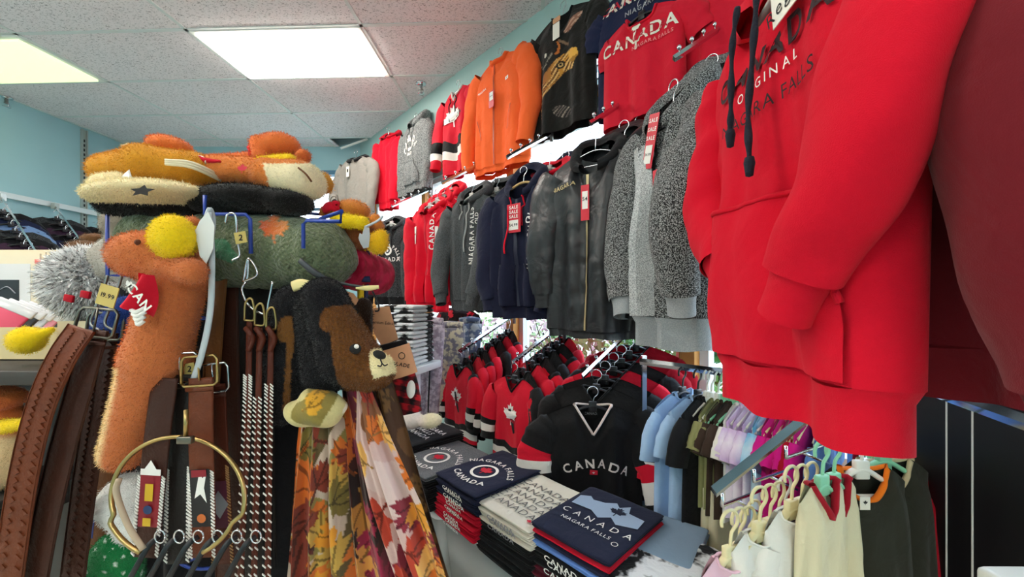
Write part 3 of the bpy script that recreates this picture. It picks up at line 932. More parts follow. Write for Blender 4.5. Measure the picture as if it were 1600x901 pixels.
# black tee with eagles
p = disp(880, 22, .08); L = wall_len(875, 22, 205, .08)
def eagle(x, z, isf):
    """two eagle heads printed on black"""
    n = len(x); c = np.tile(np.array(lin('#1a1816')), (n, 1))
    u = x * .5 / .23; w = -z / L           # u -.5...5 across, w 0..1 down
    def blend(mask, col):
        c[mask & isf] = lin(col)
    ns = np.sin(150 * (w + .42 * u) + 5 * np.sin(9 * u) + 2 * np.sin(31 * w)) * .6 + .4 * np.sin(61 * u + 97 * w)
    hd = inpoly(u, w, [(-.33, .84), (-.37, .66), (-.28, .52), (-.12, .43), (.04, .385), (.20, .375), (.29, .40), (.31, .46), (.25, .50), (.22, .545), (.12, .52), (.02, .56), (-.08, .61), (-.2, .68), (-.27, .76)])
    c[hd & isf] = mixc('#8a4a2a', '#d9993c', (u[hd & isf] + .30) / .45)
    blend(hd & (ns > .45), '#e2b878'); blend(hd & (ns < -.35), '#4a2a18')
    beak = inpoly(u, w, [(.14, .385), (.20, .375), (.29, .40), (.31, .46), (.25, .50), (.16, .47)]); blend(beak, '#eab04c'); blend(beak & (w > .455), '#a8762c')
    ex, ey = u - .03, w - .46
    blend((ex / .06) ** 2 + (ey / .032) ** 2 < 1, '#1a1410'); blend((ex / .03) ** 2 + (ey / .02) ** 2 < 1, '#d8b070'); blend((ex / .014) ** 2 + (ey / .011) ** 2 < 1, '#0c0a08')
    top = ((u - .22) / .13) ** 2 + ((w - .165 + .3 * (u - .22)) / .045) ** 2 < 1
    blend(top, '#9c6c58'); blend(top & (ns > .3), '#d0a890')
    th = ((u + .02) / .045) ** 2 + ((w - .31) / .055) ** 2 < 1
    blend(th & ((u + .045) ** 2 / .0016 + (w - .30) ** 2 / .002 > 1), '#c06a2c')
    sil = ((u + .20) / .02) ** 2 + ((w - .32) / .02) ** 2 < 1
    blend(sil, '#dcd6c8')
    strk = (np.abs(w - .38 - .04 * np.sin(u * 20)) < .014) & (u > -.42) & (u < -.08); blend(strk & (ns > 0), '#8d8578')
    strk = (np.abs(w - .30 - .5 * (u - .1)) < .012) & (u > .0) & (u < .16) & (w < .36); blend(strk, '#7d6450')
    paw = ((u - .05) / .14) ** 2 + ((w - .84 - .2 * u) / .05) ** 2 < 1; blend(paw & (ns > .1), '#6e625c'); blend(paw & (ns > .7), '#a69888')
    return c
M_eagle = cloth('eagle_print_cotton', '#1a1816', attr='Col', wrinkle=.35)
build_garment('t_shirt', 'black t-shirt printed with golden eagle heads', 't-shirt', p, WROT, M_eagle, SW=.235, BW=.225, HW=.235, L=L, T=.045, sleeve='short', collar=(M_black, .010),
              nx=90, nz=150, pattern=eagle, seed=9, fold=.012, group=GU, nd=.05,
              tags=[(-.0, -.06, .055, .028, KRAFT, []), (-.0, -.13, .05, .09, TAGW, [])])
hanger(p, WROT, 'wire hanger holding the black eagle t-shirt', 'wire')

# navy and red CANADA tees
WOUT = plain('cream_ink', '#f1e8d8', rough=.7)
p = disp(996, -28, .085); L = .62
build_garment('t_shirt', 'navy t-shirt lettered CANADA at the top of the picture', 't-shirt', p, WROT, M_navyt, SW=.23, L=L, T=.04, sleeve='short', collar=M_navyt, seed=12, group=GU, fp=6, fold=.006,
              prints=outline_text('CANADA', .05, .0, -.085, WOUT, INKR, stretch=1.15) + [(move2d(leaf2d(.11), .0, -.065), WOUT), (move2d(lettering('NIAGARA FALLS', .022, gap=.2), .10, -.165), INKG)])
hanger(p, WROT, 'black hanger holding the navy lettered t-shirt', 'black')
p = disp(1003, 22, .16); L = wall_len(1003, 25, 185, .16)
build_garment('t_shirt', 'red t-shirt lettered CANADA with a maple leaf, NIAGARA FALLS', 't-shirt', p, WROT, M_redj, SW=.205, BW=.20, HW=.205, L=L + .02, T=.045, sleeve='short', collar=M_redj, seed=13, group=GU, fold=.006, fp=6, nx=34,
              spath={-1: [(-.15, 0, -.07), (-.19, .02, -.10), (-.20, .04, -.16)], 1: [(.15, 0, -.08), (.22, .01, -.11), (.265, .02, -.21)]},
              prints=outline_text('CANADA', .047, .0, -.125, WOUT, INKR, stretch=1.0) + [(move2d(leaf2d(.055), -.005, -.088), WOUT), (move2d(rect2d(.009, .04, 1, 2), 0, -.165), WOUT), (move2d(lettering('NIAGARA FALLS', .015, gap=.2), .075, -.175), plain('pink_ink', '#e88888', rough=.7))])
hanger(p, WROT, 'black hanger holding the red lettered t-shirt', 'black')
p = disp(1142, -60, .10)
build_garment('t_shirt', 'plain red t-shirt high on the wall just left of the large red hoodie', 't-shirt', p, WROT, M_redj, SW=.20, L=.52, T=.04, sleeve='short', seed=15, group=GU, fold=.01)

# red hockey jersey
p = disp(716, 140, .09); L = wall_len(710, 140, 272, .09)
build_garment('hockey_jersey', 'red hockey jersey with white maple leaf badge and black and white hem stripes', 'jersey', p, WROT, M_redj, SW=.19, BW=.20, HW=.21, L=L, T=.05, vneck=True, nd=.10, collar=(M_white, .008),
              stripes=[(.60, .72, M_blackm), (.72, .82, M_white)], sstripes=[(.62, .76, M_blackm), (.76, .86, M_white)], seed=21, group=GU, fold=.014, nz=50, strings=M_black, string_len=(.12, .14),
              spath={-1: [(-.15, 0, -.08), (-.21, 0, -.15), (-.25, -.03, -.40), (-.26, -.05, -.58)], 1: [(.15, 0, -.08), (.20, 0, -.15), (.22, -.03, -.40), (.19, -.06, -.58)]},
              prints=[(move2d(leaf2d(.20), .0, -.25), INKW), (move2d(rect2d(.19, .05, 4, 1), 0, -.235, .12), INKW), (move2d(lettering('CANADA', .036, gap=.2), 0, -.235, .12), INKK)])
hanger(p, WROT, 'wire hanger holding the red hockey jersey', 'wire')

# grey heather hoodie
p = disp(650, 190, .12); L = wall_len(645, 190, 300, .12)
build_garment('hoodie', 'grey heather hoodie with round white crest hanging by the red jersey', 'hoodie', p, WROT, M_heather, SW=.22, BW=.26, HW=.26, L=L, T=.06, hood=M_heather, hem=M_heather, cuff=M_heather, strings=M_heather, pocket=True, seed=23, group=GU, fold=.016,
              prints=[(move2d(lettering('CANADA', .05, arc=.12), 0, -.16), INKW), (move2d(ring2d(.03, .055), 0, -.22), INKW), (move2d(lettering('1867', .025), 0, -.30), INKW)])
hanger(p, WROT, 'wire hanger holding the grey heather hoodie', 'wire')
# red hoodie seen edge on
p = disp(607, 210, .15)
build_garment('hoodie', 'narrow red hoodie squeezed between the grey heather hoodie and the corner', 'hoodie', p, WROT + .3, M_red, SW=.12, BW=.12, L=wall_len(600, 210, 325, .15), T=.06, hood=M_red, hood_h=.06, hem=M_red, seed=25, group=GU)
hanger(p, WROT + .3, 'wire hanger holding the narrow red hoodie by the corner', 'wire', half=.1)
# light grey jacket by the corner window
p = P(556, 246, 3.9)
build_garment('jacket', 'light grey jacket with dark collar in front of the corner window', 'jacket', p, -.5, M_grey, SW=.21, BW=.24, HW=.25, L=.62, T=.06, hood=M_black, hood_h=.05, hem=M_grey, cuff=M_grey, seed=27, group=GU, fold=.016,
              spath={-1: [(-.16, 0, -.08), (-.24, 0, -.18), (-.30, -.02, -.36), (-.22, -.08, -.42)], 1: [(.16, 0, -.08), (.24, 0, -.16), (.26, -.03, -.36), (.24, -.05, -.56)]},
              tags=[(-.02, -.16, .04, .10, TAGW, [(move2d(rect2d(.02, .03, 1, 1), 0, .01), INKK)])])
hanger(p, -.5, 'wire hanger holding the light grey jacket', 'wire')

# ------------------------------------------------------------------ waterfall arms and the garments on them
ARMN = 0
def arm(far_px, far_py, near_px, near_py, d0, d1, label, balls=5):
    a = PW(far_px, far_py, d0); b = PW(near_px, near_py, d1)
    t = thing('waterfall_rail', label, 'display arm', a, 0, 'chrome waterfall arms')
    v = b - a
    mesh('bar', *tube([(0, 0, 0), tuple(v)], [(.006, .012)] * 2, 2, 4, ref=(0, 0, 1)), CHROME, t, smooth=False)
    pb = mesh('wall_bracket', *tube([tuple(-v.normalized() * .0), tuple(Vector((0, 0, .03))), tuple(Vector((0, 0, -.05)))][1:], .012, 2, 6, ref=(1, 0, 0)), STEEL, t)
    ball = None
    for k in range(balls):
        q = v * ((k + .6) / balls)
        if ball is None:
            ball = mesh('peg', *join(tube([(0, 0, 0), (0, 0, .022)], .0025, 2, 6, ref=(1, 0, 0)), lathe([(.0001, .020), (.006, .022), (.009, .029), (.006, .036), (.0001, .038)], 10)), CHROME, t)
            ball.location = q
        else: inst(ball, t, q)
    return a, b
GL_ = 'garments on the chrome waterfall arms'
a5 = arm(672, 296, 612, 322, .05, .45, 'chrome waterfall arm above the red zip hoodies')
a4 = arm(762, 250, 690, 286, .05, .45, 'chrome waterfall arm above the charcoal hoodies')
a3 = arm(862, 208, 792, 246, .05, .45, 'chrome waterfall arm above the navy zip hoodie')
a2 = arm(990, 150, 922, 193, .05, .45, 'chrome waterfall arm above the black rain jackets')
a1 = arm(1143, 32, 1053, 92, .05, .45, 'chrome waterfall arm above the marled jackets')
def on_arm(ab, k, dz=-.09): return ab[1] + (ab[0] - ab[1]) * k + Vector((0, 0, dz))

# red zip hoodies
CAN_V = lambda h: lettering('CANADA', h, gap=.22)
for k in range(4):
    p = PW(672 + 11 * k, 322 - 8 * k, .42 - .05 * k)
    L = wall_len(665, 322, 486, .42)
    lab = ['front red zip hoodie lettered CANADA on the chest', 'red hoodie directly behind the front red zip hoodie', 'third red hoodie from the front on its arm', 'rearmost red hoodie on the arm of red hoodies'][k]
    pr = [(move2d(CAN_V(.034), .085, -.19, math.pi / 2), INKW), (move2d(rect2d(.02, .10, 1, 3), .12, -.21), INKW), (move2d(rect2d(.035, .12, 1, 3), -.085, -.2), INKW), (move2d(leaf2d(.03), -.085, -.2), INKR)] if k == 0 else []
    build_garment('zip_hoodie' if k == 0 else 'hoodie', lab, 'hoodie', p, WROT + .18, M_red, SW=.175, BW=.185, HW=.185, L=L - .01, T=.055 if k == 0 else .03, hood=M_red, hood_h=.08, hem=M_red, cuff=M_red, zipm=TAGR if k == 0 else None, pocket={'w': .26, 'h': .18, 'top': .14} if k == 0 else None, seed=30 + k, group=GL_, prints=pr, fold=.014)
    hanger(p + Vector((0, 0, .01)), WROT + .18, ['clear hanger of the front red zip hoodie', 'clear hanger of the second red hoodie', 'clear hanger of the third red hoodie', 'clear hanger of the rearmost red hoodie'][k], 'clear', half=.13)
# black heather hoodie at the far left
p = PW(612, 348, .42)
build_garment('hoodie', 'black heather hoodie with white arched NIAGARA FALLS CANADA print', 'hoodie', p, -.35, M_bheather, SW=.17, BW=.17, HW=.17, L=wall_len(608, 348, 474, .42), T=.05, hood=M_bheather, hood_h=.07, hem=M_black, cuff=M_black, strings=M_black, string_len=(.14, .14), seed=36, group=GL_, fold=.012,
              prints=[(move2d(lettering('NIAGARA FALLS', .026, arc=.10, gap=.2), 0, -.19), INKW), (move2d(ring2d(.022, .038), 0, -.23), INKW), (move2d(ring2d(.0, .012), 0, -.23), INKW), (move2d(lettering('CANADA', .032, gap=.2), 0, -.30), INKW), (move2d(leaf2d(.018), 0, -.335), INKW)])
hanger(p, -.35, 'clear hanger of the black heather hoodie', 'clear', half=.12)
p = PW(628, 352, .30)
build_garment('hoodie', 'pale grey hoodie half hidden behind the black heather hoodie', 'hoodie', p, -.35, M_grey, SW=.17, L=.5, T=.04, hood=M_grey, hood_h=.07, seed=37, group=GL_)
# charcoal hoodies
p = PW(737, 305, .42); L = wall_len(735, 305, 484, .42)
build_garment('hoodie', 'charcoal fleece hoodie lettered down the chest, front of its arm', 'hoodie', p, WROT + .1, M_char, SW=.185, BW=.19, HW=.185, L=L, T=.06, hood=M_char, hood_h=.10, hem=M_char, cuff=M_char, zipm=plain('grey_zip', '#6a6c6e', metal=.6, rough=.4), strings=plain('pale_cord', '#a9aaa8', rough=.8), string_len=(.10, .30), seed=40, group=GL_, fold=.016,
              spath={-1: [(-.15, 0, -.08), (-.20, -.01, -.16), (-.225, -.06, -.42), (-.17, -.10, -.60)], 1: [(.15, 0, -.08), (.20, -.02, -.16), (.205, -.10, -.40), (.15, -.12, -.60)]},
              prints=[(move2d(lettering('NIAGARA FALLS', .026, gap=.2), .075, -.26, math.pi / 2), INKW), (move2d(lettering('OLD', .02, gap=.2), .105, -.16, math.pi / 2), INKW)])
hanger(p, WROT + .1, 'clear hanger of the front charcoal hoodie', 'clear', half=.13)
p = PW(776, 296, .30)
build_garment('hoodie', 'second charcoal hoodie behind the front one, its hood showing', 'hoodie', p, WROT + .1, M_char, SW=.185, L=wall_len(776, 296, 488, .30), T=.05, hood=M_char, hood_h=.10, hem=M_char, seed=41, group=GL_)
hanger(p, WROT + .1, 'clear hanger of the second charcoal hoodie', 'clear', half=.13)
p = PW(797, 292, .2)
build_garment('hoodie', 'rearmost charcoal hoodie between the charcoal pair and the navy one', 'hoodie', p, WROT + .1, M_bheather, SW=.185, L=.66, T=.04, hood=M_bheather, hood_h=.10, hem=M_bheather, seed=42, group=GL_)
# navy zip hoodie
p = PW(818, 283, .45); L = wall_len(815, 283, 496, .45)
build_garment('zip_hoodie', 'navy zip hoodie with red drawstring and red SALE tag', 'hoodie', p, WROT + .15, M_navy, SW=.20, BW=.21, HW=.205, L=L, T=.065, hood=M_navy, hood_h=.12, hem=M_navy, cuff=M_navy, zipm=plain('navy_zip', '#2c2f44', rough=.4), pocket={'w': .30, 'h': .2, 'top': .16}, strings=M_red, string_len=(.30, .16), seed=45, group=GL_, fold=.016, nd=.10,
              spath={-1: [(-.16, 0, -.08), (-.215, 0, -.17), (-.235, -.02, -.42), (-.21, -.03, -.60)], 1: [(.16, 0, -.08), (.22, -.01, -.17), (.235, -.06, -.40), (.19, -.09, -.60)]},
              tags=[sale_tag(.0, -.20, .085, .14)],
              prints=[(move2d(lettering('NIAGARA FALLS', .022, gap=.2), .105, -.34, math.pi / 2), INKW), (move2d(lettering('OLD', .03, gap=.2), .105, -.19, 1.2), INKW)])
hanger(p, WROT + .15, 'pale wooden hanger of the navy zip hoodie', 'wood', half=.15)
# red hoodie behind
p = PW(858, 262, .30)
build_garment('hoodie', 'red hoodie hanging between the navy zip hoodie and the black rain jacket', 'hoodie', p, WROT + .1, M_red, SW=.195, L=wall_len(858, 262, 488, .30), T=.06, hood=M_red, hood_h=.07, hem=M_red, cuff=M_red, seed=47, group=GL_, prints=[(move2d(lettering('CANADA', .03, gap=.2), .10, -.25, math.pi / 2), INKK)])
hanger(p, WROT + .1, 'clear hanger of the red hoodie beside the navy one', 'clear', half=.14)
p = PW(884, 258, .18)
build_garment('hoodie', 'dark navy hoodie rearmost on its arm, hood beside the black jacket', 'hoodie', p, WROT + .1, M_navy, SW=.195, L=.66, T=.05, hood=M_navy, hood_h=.10, hem=M_navy, seed=48, group=GL_)
hanger(p, WROT + .1, 'clear hanger of the rearmost navy hoodie', 'clear', half=.14)

# black rain jacket
p = PW(930, 240, .48); L = wall_len(935, 240, 528, .48)
GOLDZ = plain('pale_gold_zip', '#cdb98a', rough=.4, metal=.3)
build_garment('rain_jacket', 'black nylon rain jacket with pale zip and red price tag', 'jacket', p, WROT + .22, M_nylon, SW=.20, BW=.215, HW=.225, L=L, T=.075, hood=M_black, hood_h=.11, nd=.10, hem=M_nylon, hemh=.03, zipm=GOLDZ, seed=50, group=GL_, fold=.022, nx=40, nz=50,
              spath={-1: [(-.16, 0, -.08), (-.215, 0, -.17), (-.24, -.02, -.40), (-.235, -.02, -.58)], 1: [(.16, 0, -.08), (.225, -.02, -.17), (.25, -.07, -.42), (.21, -.09, -.62)]}, cuff=M_nylon,
              tags=[(.0, -.22, .035, .14, TAGR, [(move2d(rect2d(.024, .07, 1, 1), 0, .01), INKW), (move2d(lettering('54', .014), 0, .015), INKK)])],
              prints=[(move2d(lettering('NIAGARA', .016, gap=.15), -.115, -.135, .12), GOLDZ), (move2d(rect2d(.008, .16, 1, 6), .13, -.60, -.12), GOLDZ)])
hanger(p + Vector((0, 0, .02)), WROT + .22, 'wire hanger of the front black rain jacket', 'wire', half=.16, hook_h=.10)
for k, (px, py, d) in enumerate(((975, 215, .32), (1000, 205, .2))):
    p = PW(px, py, d)
    build_garment('rain_jacket', ['second black rain jacket behind the one with the pale zip', 'rearmost black rain jacket beside the marled jacket'][k], 'jacket', p, WROT + .15, M_nylon, SW=.20, BW=.21, L=.80, T=.07, hood=M_nylon, hood_h=.10, seed=52 + k, group=GL_, fold=.022)
    hanger(p, WROT + .15, ['wire hanger of the second black rain jacket', 'wire hanger of the rearmost black rain jacket'][k], 'wire', half=.16)

# marled hooded jacket
p = PW(1052, 160, .55); L = wall_len(1050, 160, 540, .55)
build_garment('hooded_jacket', 'black and white marled hooded jacket with grey hem band and tags', 'jacket', p, WROT - .42, M_marl, SW=.165, BW=.165, HW=.15, L=L, T=.085, hood=M_marl, hood_h=.14, nw=.08, nd=.12, hem=M_ribgrey, hemh=.10, cuff=M_ribgrey, zipm=M_black, seed=55, group=GL_, fold=.016, nx=36, nz=46,
              spath={-1: [(-.12, 0, -.08), (-.18, -.02, -.17), (-.20, -.06, -.48), (-.15, -.09, -.66)], 1: [(.12, 0, -.08), (.18, -.04, -.18), (.20, -.16, -.40), (.17, -.12, -.64)]}, srad=[(.06, .06), (.085, .07), (.08, .07), (.055, .05)],
              tags=[sale_tag(.0, -.14, .05, .17, .25), (.10, -.42, .05, .10, KRAFT, [(move2d(leaf2d(.028), 0, .02), INKK), (move2d(lettering('R', .022), 0, -.02), INKK)], .2), (.03, -.27, .03, .06, TAGR, [])],
              prints=[(move2d(rect2d(.15, .58, 10, 24), -.082, -.42), M_marll)])
hanger(p, WROT - .42, 'wire hanger of the marled hooded jacket', 'wire', half=.12)
p = PW(1112, 118, .36)
build_garment('hooded_jacket', 'second marled jacket whose hood shows left of the large red hoodie', 'jacket', p, WROT, M_marl, SW=.17, L=.78, T=.07, hood=M_marl, hood_h=.12, hem=M_black, seed=57, group=GL_)
hanger(p, WROT, 'wire hanger of the second marled jacket', 'wire', half=.12)
# ------------------------------------------------------------------ big hoodies close to the viewer on the right
HROT = math.radians(-93.5)
GH = 'large hoodies at the right edge'
M_bred = cloth('bright_red_fleece', '#d20a28', wrinkle=.3, wscale=11, fine=.6, fscale=900, sheen=.1)
CORD = cloth('black_cord', '#20222e', fine=.8, fscale=300, wrinkle=0)
hp = Vector((.428, .60, CZ + .505))
hz = lambda z: z
tg = [(.105, -.08, .085, .12, TAGW, [(move2d(lettering('Reg : 54', .020, 0, gap=.2), .0, -.035, .15), INKK), (move2d(lettering('39', .045, 0), -.01, .025, .15), INKK)], -.12)]
t = build_garment('pullover_hoodie', 'large bright red pullover hoodie lettered CANADA ORIGINAL with black drawstrings', 'hoodie', hp, HROT, M_bred, SW=.20, BW=.20, HW=.19, fp=4.5, crease=26, camp=.009, L=.68, T=.058, drop=.05, nw=.09, nd=.09, hem=M_bred, hemh=.075, cuff=M_bred,
              hood=M_bred, hood_h=.15, pocket={'w': .33, 'h': .24, 'top': .20}, strings=None, seed=61, fold=.013, nx=60, nz=80, group=GH, sl_n=(70, 32), sleeve_wob=.065, nfold=.7,
              spath={-1: [(-.17, -.01, -.09), (-.192, -.02, -.18), (-.188, -.036, -.34), (-.10, -.052, -.45)], 1: [(.17, -.005, -.07), (.222, -.022, -.17), (.212, -.060, -.33), (.138, -.074, -.475)]},
              srad=[(.046, .044), (.050, .048), (.056, .050), (.043, .040)],
              tags=tg,
              prints=[(move2d(lettering('CANADA', .034, 1, gap=.26), .03, -.150), plain('black_stitch', '#2a0d14', rough=.8)), (move2d(lettering('ORIGINAL', .014, 0, gap=.55), .03, -.186), INKW),
                      (move2d(lettering('NIAGARA FALLS', .019, 0, gap=.16), .03, -.222), plain('black_stitch', '#2a0d14'))])
def cord(pts, label_parent, r=.0044, n=46):
    V, Fc = tube(pts, r, n, 8, ref=(0, 1, .1))
    V = np.array(V).reshape(n, 8, 3); C = V.mean(1, keepdims=True)
    s = 1 + .28 * np.sin(np.arange(n) * .55)[:, None, None]
    V = (C + (V - C) * s).reshape(-1, 3)
    o = mesh('drawstring', V, Fc, CORD, label_parent)
    e = np.array(pts[-1])
    k = mesh('knot', *xf(lathe([(.0001, .010), (.006, .008), (.0075, 0), (.006, -.010), (.005, -.018), (.0001, -.020)], 10), Matrix.Translation(Vector(e))), CORD, o)
cord([(-.012, -.075, -.05), (-.014, -.082, -.11), (-.010, -.086, -.20), (-.012, -.086, -.25)], t)
cord([(.050, -.078, -.06), (.051, -.084, -.14), (.048, -.090, -.24), (.051, -.090, -.315)], t)
hanger(hp, HROT, 'clear hanger inside the large bright red hoodie', 'clear', half=.17)
mp_ = Vector((.545, .575, CZ + .545))
t = build_garment('pullover_hoodie', 'dark maroon hoodie cut off by the right edge of the picture', 'hoodie', mp_, HROT, M_maroon, SW=.225, BW=.235, HW=.225, L=.66, T=.06, hem=M_maroon, cuff=M_maroon, hood=M_maroon, seed=63, fold=.014, nx=40, nz=50, group=GH, sl_n=(50, 24),
              spath={-1: [(-.17, 0, -.09), (-.24, 0, -.18), (-.26, 0, -.36), (-.22, -.02, -.55)], 1: [(.17, 0, -.08), (.23, -.02, -.15), (.255, -.075, -.36), (.265, -.05, -.62)]}, srad=[(.075, .07), (.095, .08), (.085, .075), (.06, .055)])
hanger(mp_, HROT, 'clear hanger inside the dark maroon hoodie', 'clear', half=.17)

# the rail these hang from, and the chrome arm below
t = thing('garment_rail', 'chrome rail behind the maroon hoodie at the lower right', 'rail', P(1440, 603, .98), 0, None)
o0 = P(1440, 603, .98)
mesh('bar', *tube([(0, 0, 0), tuple(P(1640, 673, .70) - o0)], [(.006, .016)] * 2, 2, 4, ref=(0, 0, 1)), CHROME, t, smooth=False)
mesh('end_bracket', *xf(bevel_box(-.02, .02, -.01, .01, -.03, .03, .003), Matrix.Translation((0, .012, 0))), STEEL, t)
o0 = P(1115, 768, .68); o1 = P(1250, 660, .73); o2 = P(1390, 548, .79)
t = thing('waterfall_rail', 'square chrome display arm jutting out below the large red hoodie', 'display arm', o0, 0, None)
d = (o2 - o0)
sq = []
mesh('bar', *tube([(0, 0, 0), tuple(d)], [(.007, .012)] * 2, 2, 4, ref=(0, 0, 1), caps=False), plain('satin_chrome', '#9c9ca2', rough=.18, metal=1.0), t, smooth=False)
mesh('end_plug', *tube([tuple(d * .004), tuple(d * .012)], [(.0065, .012)] * 2, 2, 4, ref=(0, 0, 1)), BLACKPL, t, smooth=False)
t = thing('garment_rail', 'overhead chrome rail from which the large hoodies hang', 'rail', (.34, .60, CZ + .578), 0, None)
mesh('bar', *tube([(0, 0, 0), (.72, -.06, 0)], .010, 2, 10, ref=(0, 0, 1)), CHROME, t)
mesh('upright', *tube([(.71, -.06, -(CZ + .578)), (.71, -.06, .03)], .014, 2, 10, ref=(0, 1, 0)), CHROME, t)
# black panel behind
BP = plain('black_panel', '#131014', rough=.45, var=.3, vscale=30)
a = P(1380, 640, 1.10); bb = P(1660, 640, .74)
dv = Vector((bb.x - a.x, bb.y - a.y, 0)); n_ = Vector((dv.y, -dv.x, 0)).normalized() * .02
if n_.x > 0: pass
t = thing('partition_wall_unit', 'black display panel with thin white seams at the lower right', 'panel', (a.x, a.y, 0), 0, None)
segs = [0, .50, .645, 1.0]
for k in range(3):
    p0 = dv * (segs[k] + .003); p1 = dv * (segs[k + 1] - .003)
    zt = CZ - .20
    V = [(p.x + s * n_.x, p.y + s * n_.y, z) for z in (0, zt) for p in (p0, p1) for s in (0, 1)]
    mesh('board', V, [(0, 1, 3, 2), (4, 6, 7, 5), (0, 4, 5, 1), (1, 5, 7, 3), (3, 7, 6, 2), (2, 6, 4, 0)], BP, t, smooth=False)
for k in (1, 2):
    c = dv * segs[k]
    mesh('seam_strip', *xf(box(-.0016, .0016, -.0212, 0, 0, CZ - .205), Matrix.Translation((c.x, c.y, 0)) @ Matrix.Rotation(math.atan2(dv.y, dv.x), 4, 'Z')), INKW, t, smooth=False)
t = thing('storage_bin', 'white plastic bin corner at the lower right edge', 'bin', P(1700, 938, .62), math.atan2(dv.y, dv.x), None)
mesh('rim', *bevel_box(-.07, .2, -.1, .02, -.03, .012, .012, 3), WHITEPL, t)
mesh('tub', *bevel_box(-.06, .19, -.09, .01, -.3, -.02, .02, 3), WHITEPL, t)

# ------------------------------------------------------------------ children's clothes on the rail by the window
EROT = math.atan2(WE.x, -WE.y)
ra, rb = PW(1000, 567, .40), PW(1330, 600, .40)
ra.z = rb.z = CZ - .253
t = thing('garment_rail', 'chrome rail of children clothes below the grey hem band', 'rail', ra, 0, None)
mesh('bar', *tube([(0, 0, 0), tuple(rb - ra)], [(.006, .013)] * 2, 2, 4, ref=(0, 0, 1)), CHROME, t, smooth=False)
for q in (ra, rb):
    mesh('upright', *xf(box(-.009, .009, -.009, .009, -(CZ - .253), .02), Matrix.Translation((q - ra) + WN * -.03)), CHROME, t, smooth=False)
def dye(name, c1, c2): return cloth(name, c1, c2, hscale=13, contrast=(.35, .65), wrinkle=.3)
KM = {'sky': cloth('sky_blue_cotton', '#a8c6ea', wrinkle=.35), 'black': M_black, 'olive': cloth('olive_cotton', '#8b8a5c', wrinkle=.3), 'beige': cloth('beige_cotton', '#d8cfae', wrinkle=.3), 'brown': cloth('brown_cotton', '#3d2f27', wrinkle=.3),
      'white': M_white, 'pink': cloth('pink_cotton', '#ecc0d0', wrinkle=.3), 'lav': dye('lavender_dye', '#c9a6d8', '#efe6f2'), 'blue': dye('blue_dye', '#5fb4e0', '#cfe6f2'), 'mag': cloth('magenta_cotton', '#d31a86', wrinkle=.3),
      'lime': cloth('lime_cotton', '#bfdf6a', wrinkle=.3), 'purple': cloth('dusty_purple_cotton', '#a68aa8', wrinkle=.3), 'dgreen': cloth('dark_olive_cotton', '#2f2f26', wrinkle=.3), 'red': M_redd, 'dblue': cloth('denim_blue', '#5a83c0', wrinkle=.3)}
rows = [(1066, 'sky', .56, 'black', 'first light blue shirt'), (1090, 'sky', .47, 'black', 'second light blue shirt'), (1104, 'black', .52, 'white', 'first black shirt'), (1111, 'black', .52, 'white', 'second black shirt'),
        (1122, 'olive', .34, 'white', 'first olive top'), (1132, 'olive', .34, 'mint', 'second olive top'), (1139, 'brown', .36, 'mint', 'first brown top'), (1146, 'brown', .36, 'mint', 'second brown top'), (1153, 'brown', .36, 'mint', 'third brown top'),
        (1161, 'white', .36, 'white', 'white top with red trim'), (1170, 'lav', .34, 'white', 'first lavender tie-dye top'), (1180, 'lav', .36, 'white', 'second lavender tie-dye top'), (1190, 'lav', .36, 'white', 'third lavender tie-dye top'), (1200, 'blue', .34, 'white', 'first blue tie-dye top'),
        (1211, 'blue', .36, 'white', 'second blue tie-dye top'), (1222, 'mag', .30, 'beige', 'first magenta top'), (1233, 'mag', .32, 'beige', 'second magenta top'), (1244, 'mag', .32, 'white', 'third magenta top'), (1256, 'red', .36, 'beige', 'dark red top'), (1268, 'mag', .38, 'beige', 'last magenta top'), (1290, 'dblue', .36, 'white', 'denim blue top')]
GK = 'children clothes on the window rail'
for k, (px, c, L, st, nm) in enumerate(rows):
    p = PW(px, 600, .40); p.z = CZ - .253 - .085
    rr = EROT - .12 + random.uniform(-.1, .1)
    sw = .16 if L > .45 else .125
    build_garment('shirt', nm + ' counting from the left along the window rail', 'shirt', p, rr, KM[c], SW=sw, BW=sw * .95, HW=sw * 1.02, L=L, T=.016 if k > 1 else .026, sleeve='short', drop=.045, nw=.05, nd=.04, nx=14, nz=16, sl_n=(8, 8), seed=100 + k, group=GK, fold=.006, collar=(KM[c], .005), srad=[(.045, .02), (.055, .022), (.052, .018)],
                  prints=[(move2d(lettering('CANADA', .02, 0), 0, -.16, math.pi / 2), INKG)] if k == 0 else ())
    hanger(p, rr, st + ' hanger of the ' + nm + ' on the window rail', st, half=.11, hook_h=.085, hook_mat=BLACKPL if st == 'black' else None)
# long beige trousers under the olive tops
p = PW(1128, 700, .42); p.z = CZ - .253 - .40
for k, px in enumerate((1122, 1134)):
    p = PW(px, 700, .42); p.z = CZ - .253 - .36
    build_garment('trousers', ['left', 'right'][k] + ' pair of long beige trousers clipped under the olive tops', 'trousers', p, EROT - .1, KM['beige'], SW=.10, BW=.10, HW=.12, L=.56, T=.022, sleeve=None, drop=.0, nw=.09, nd=.004, seed=140 + k, fold=.008, nx=14, nz=18, group='beige trousers under the olive tops')

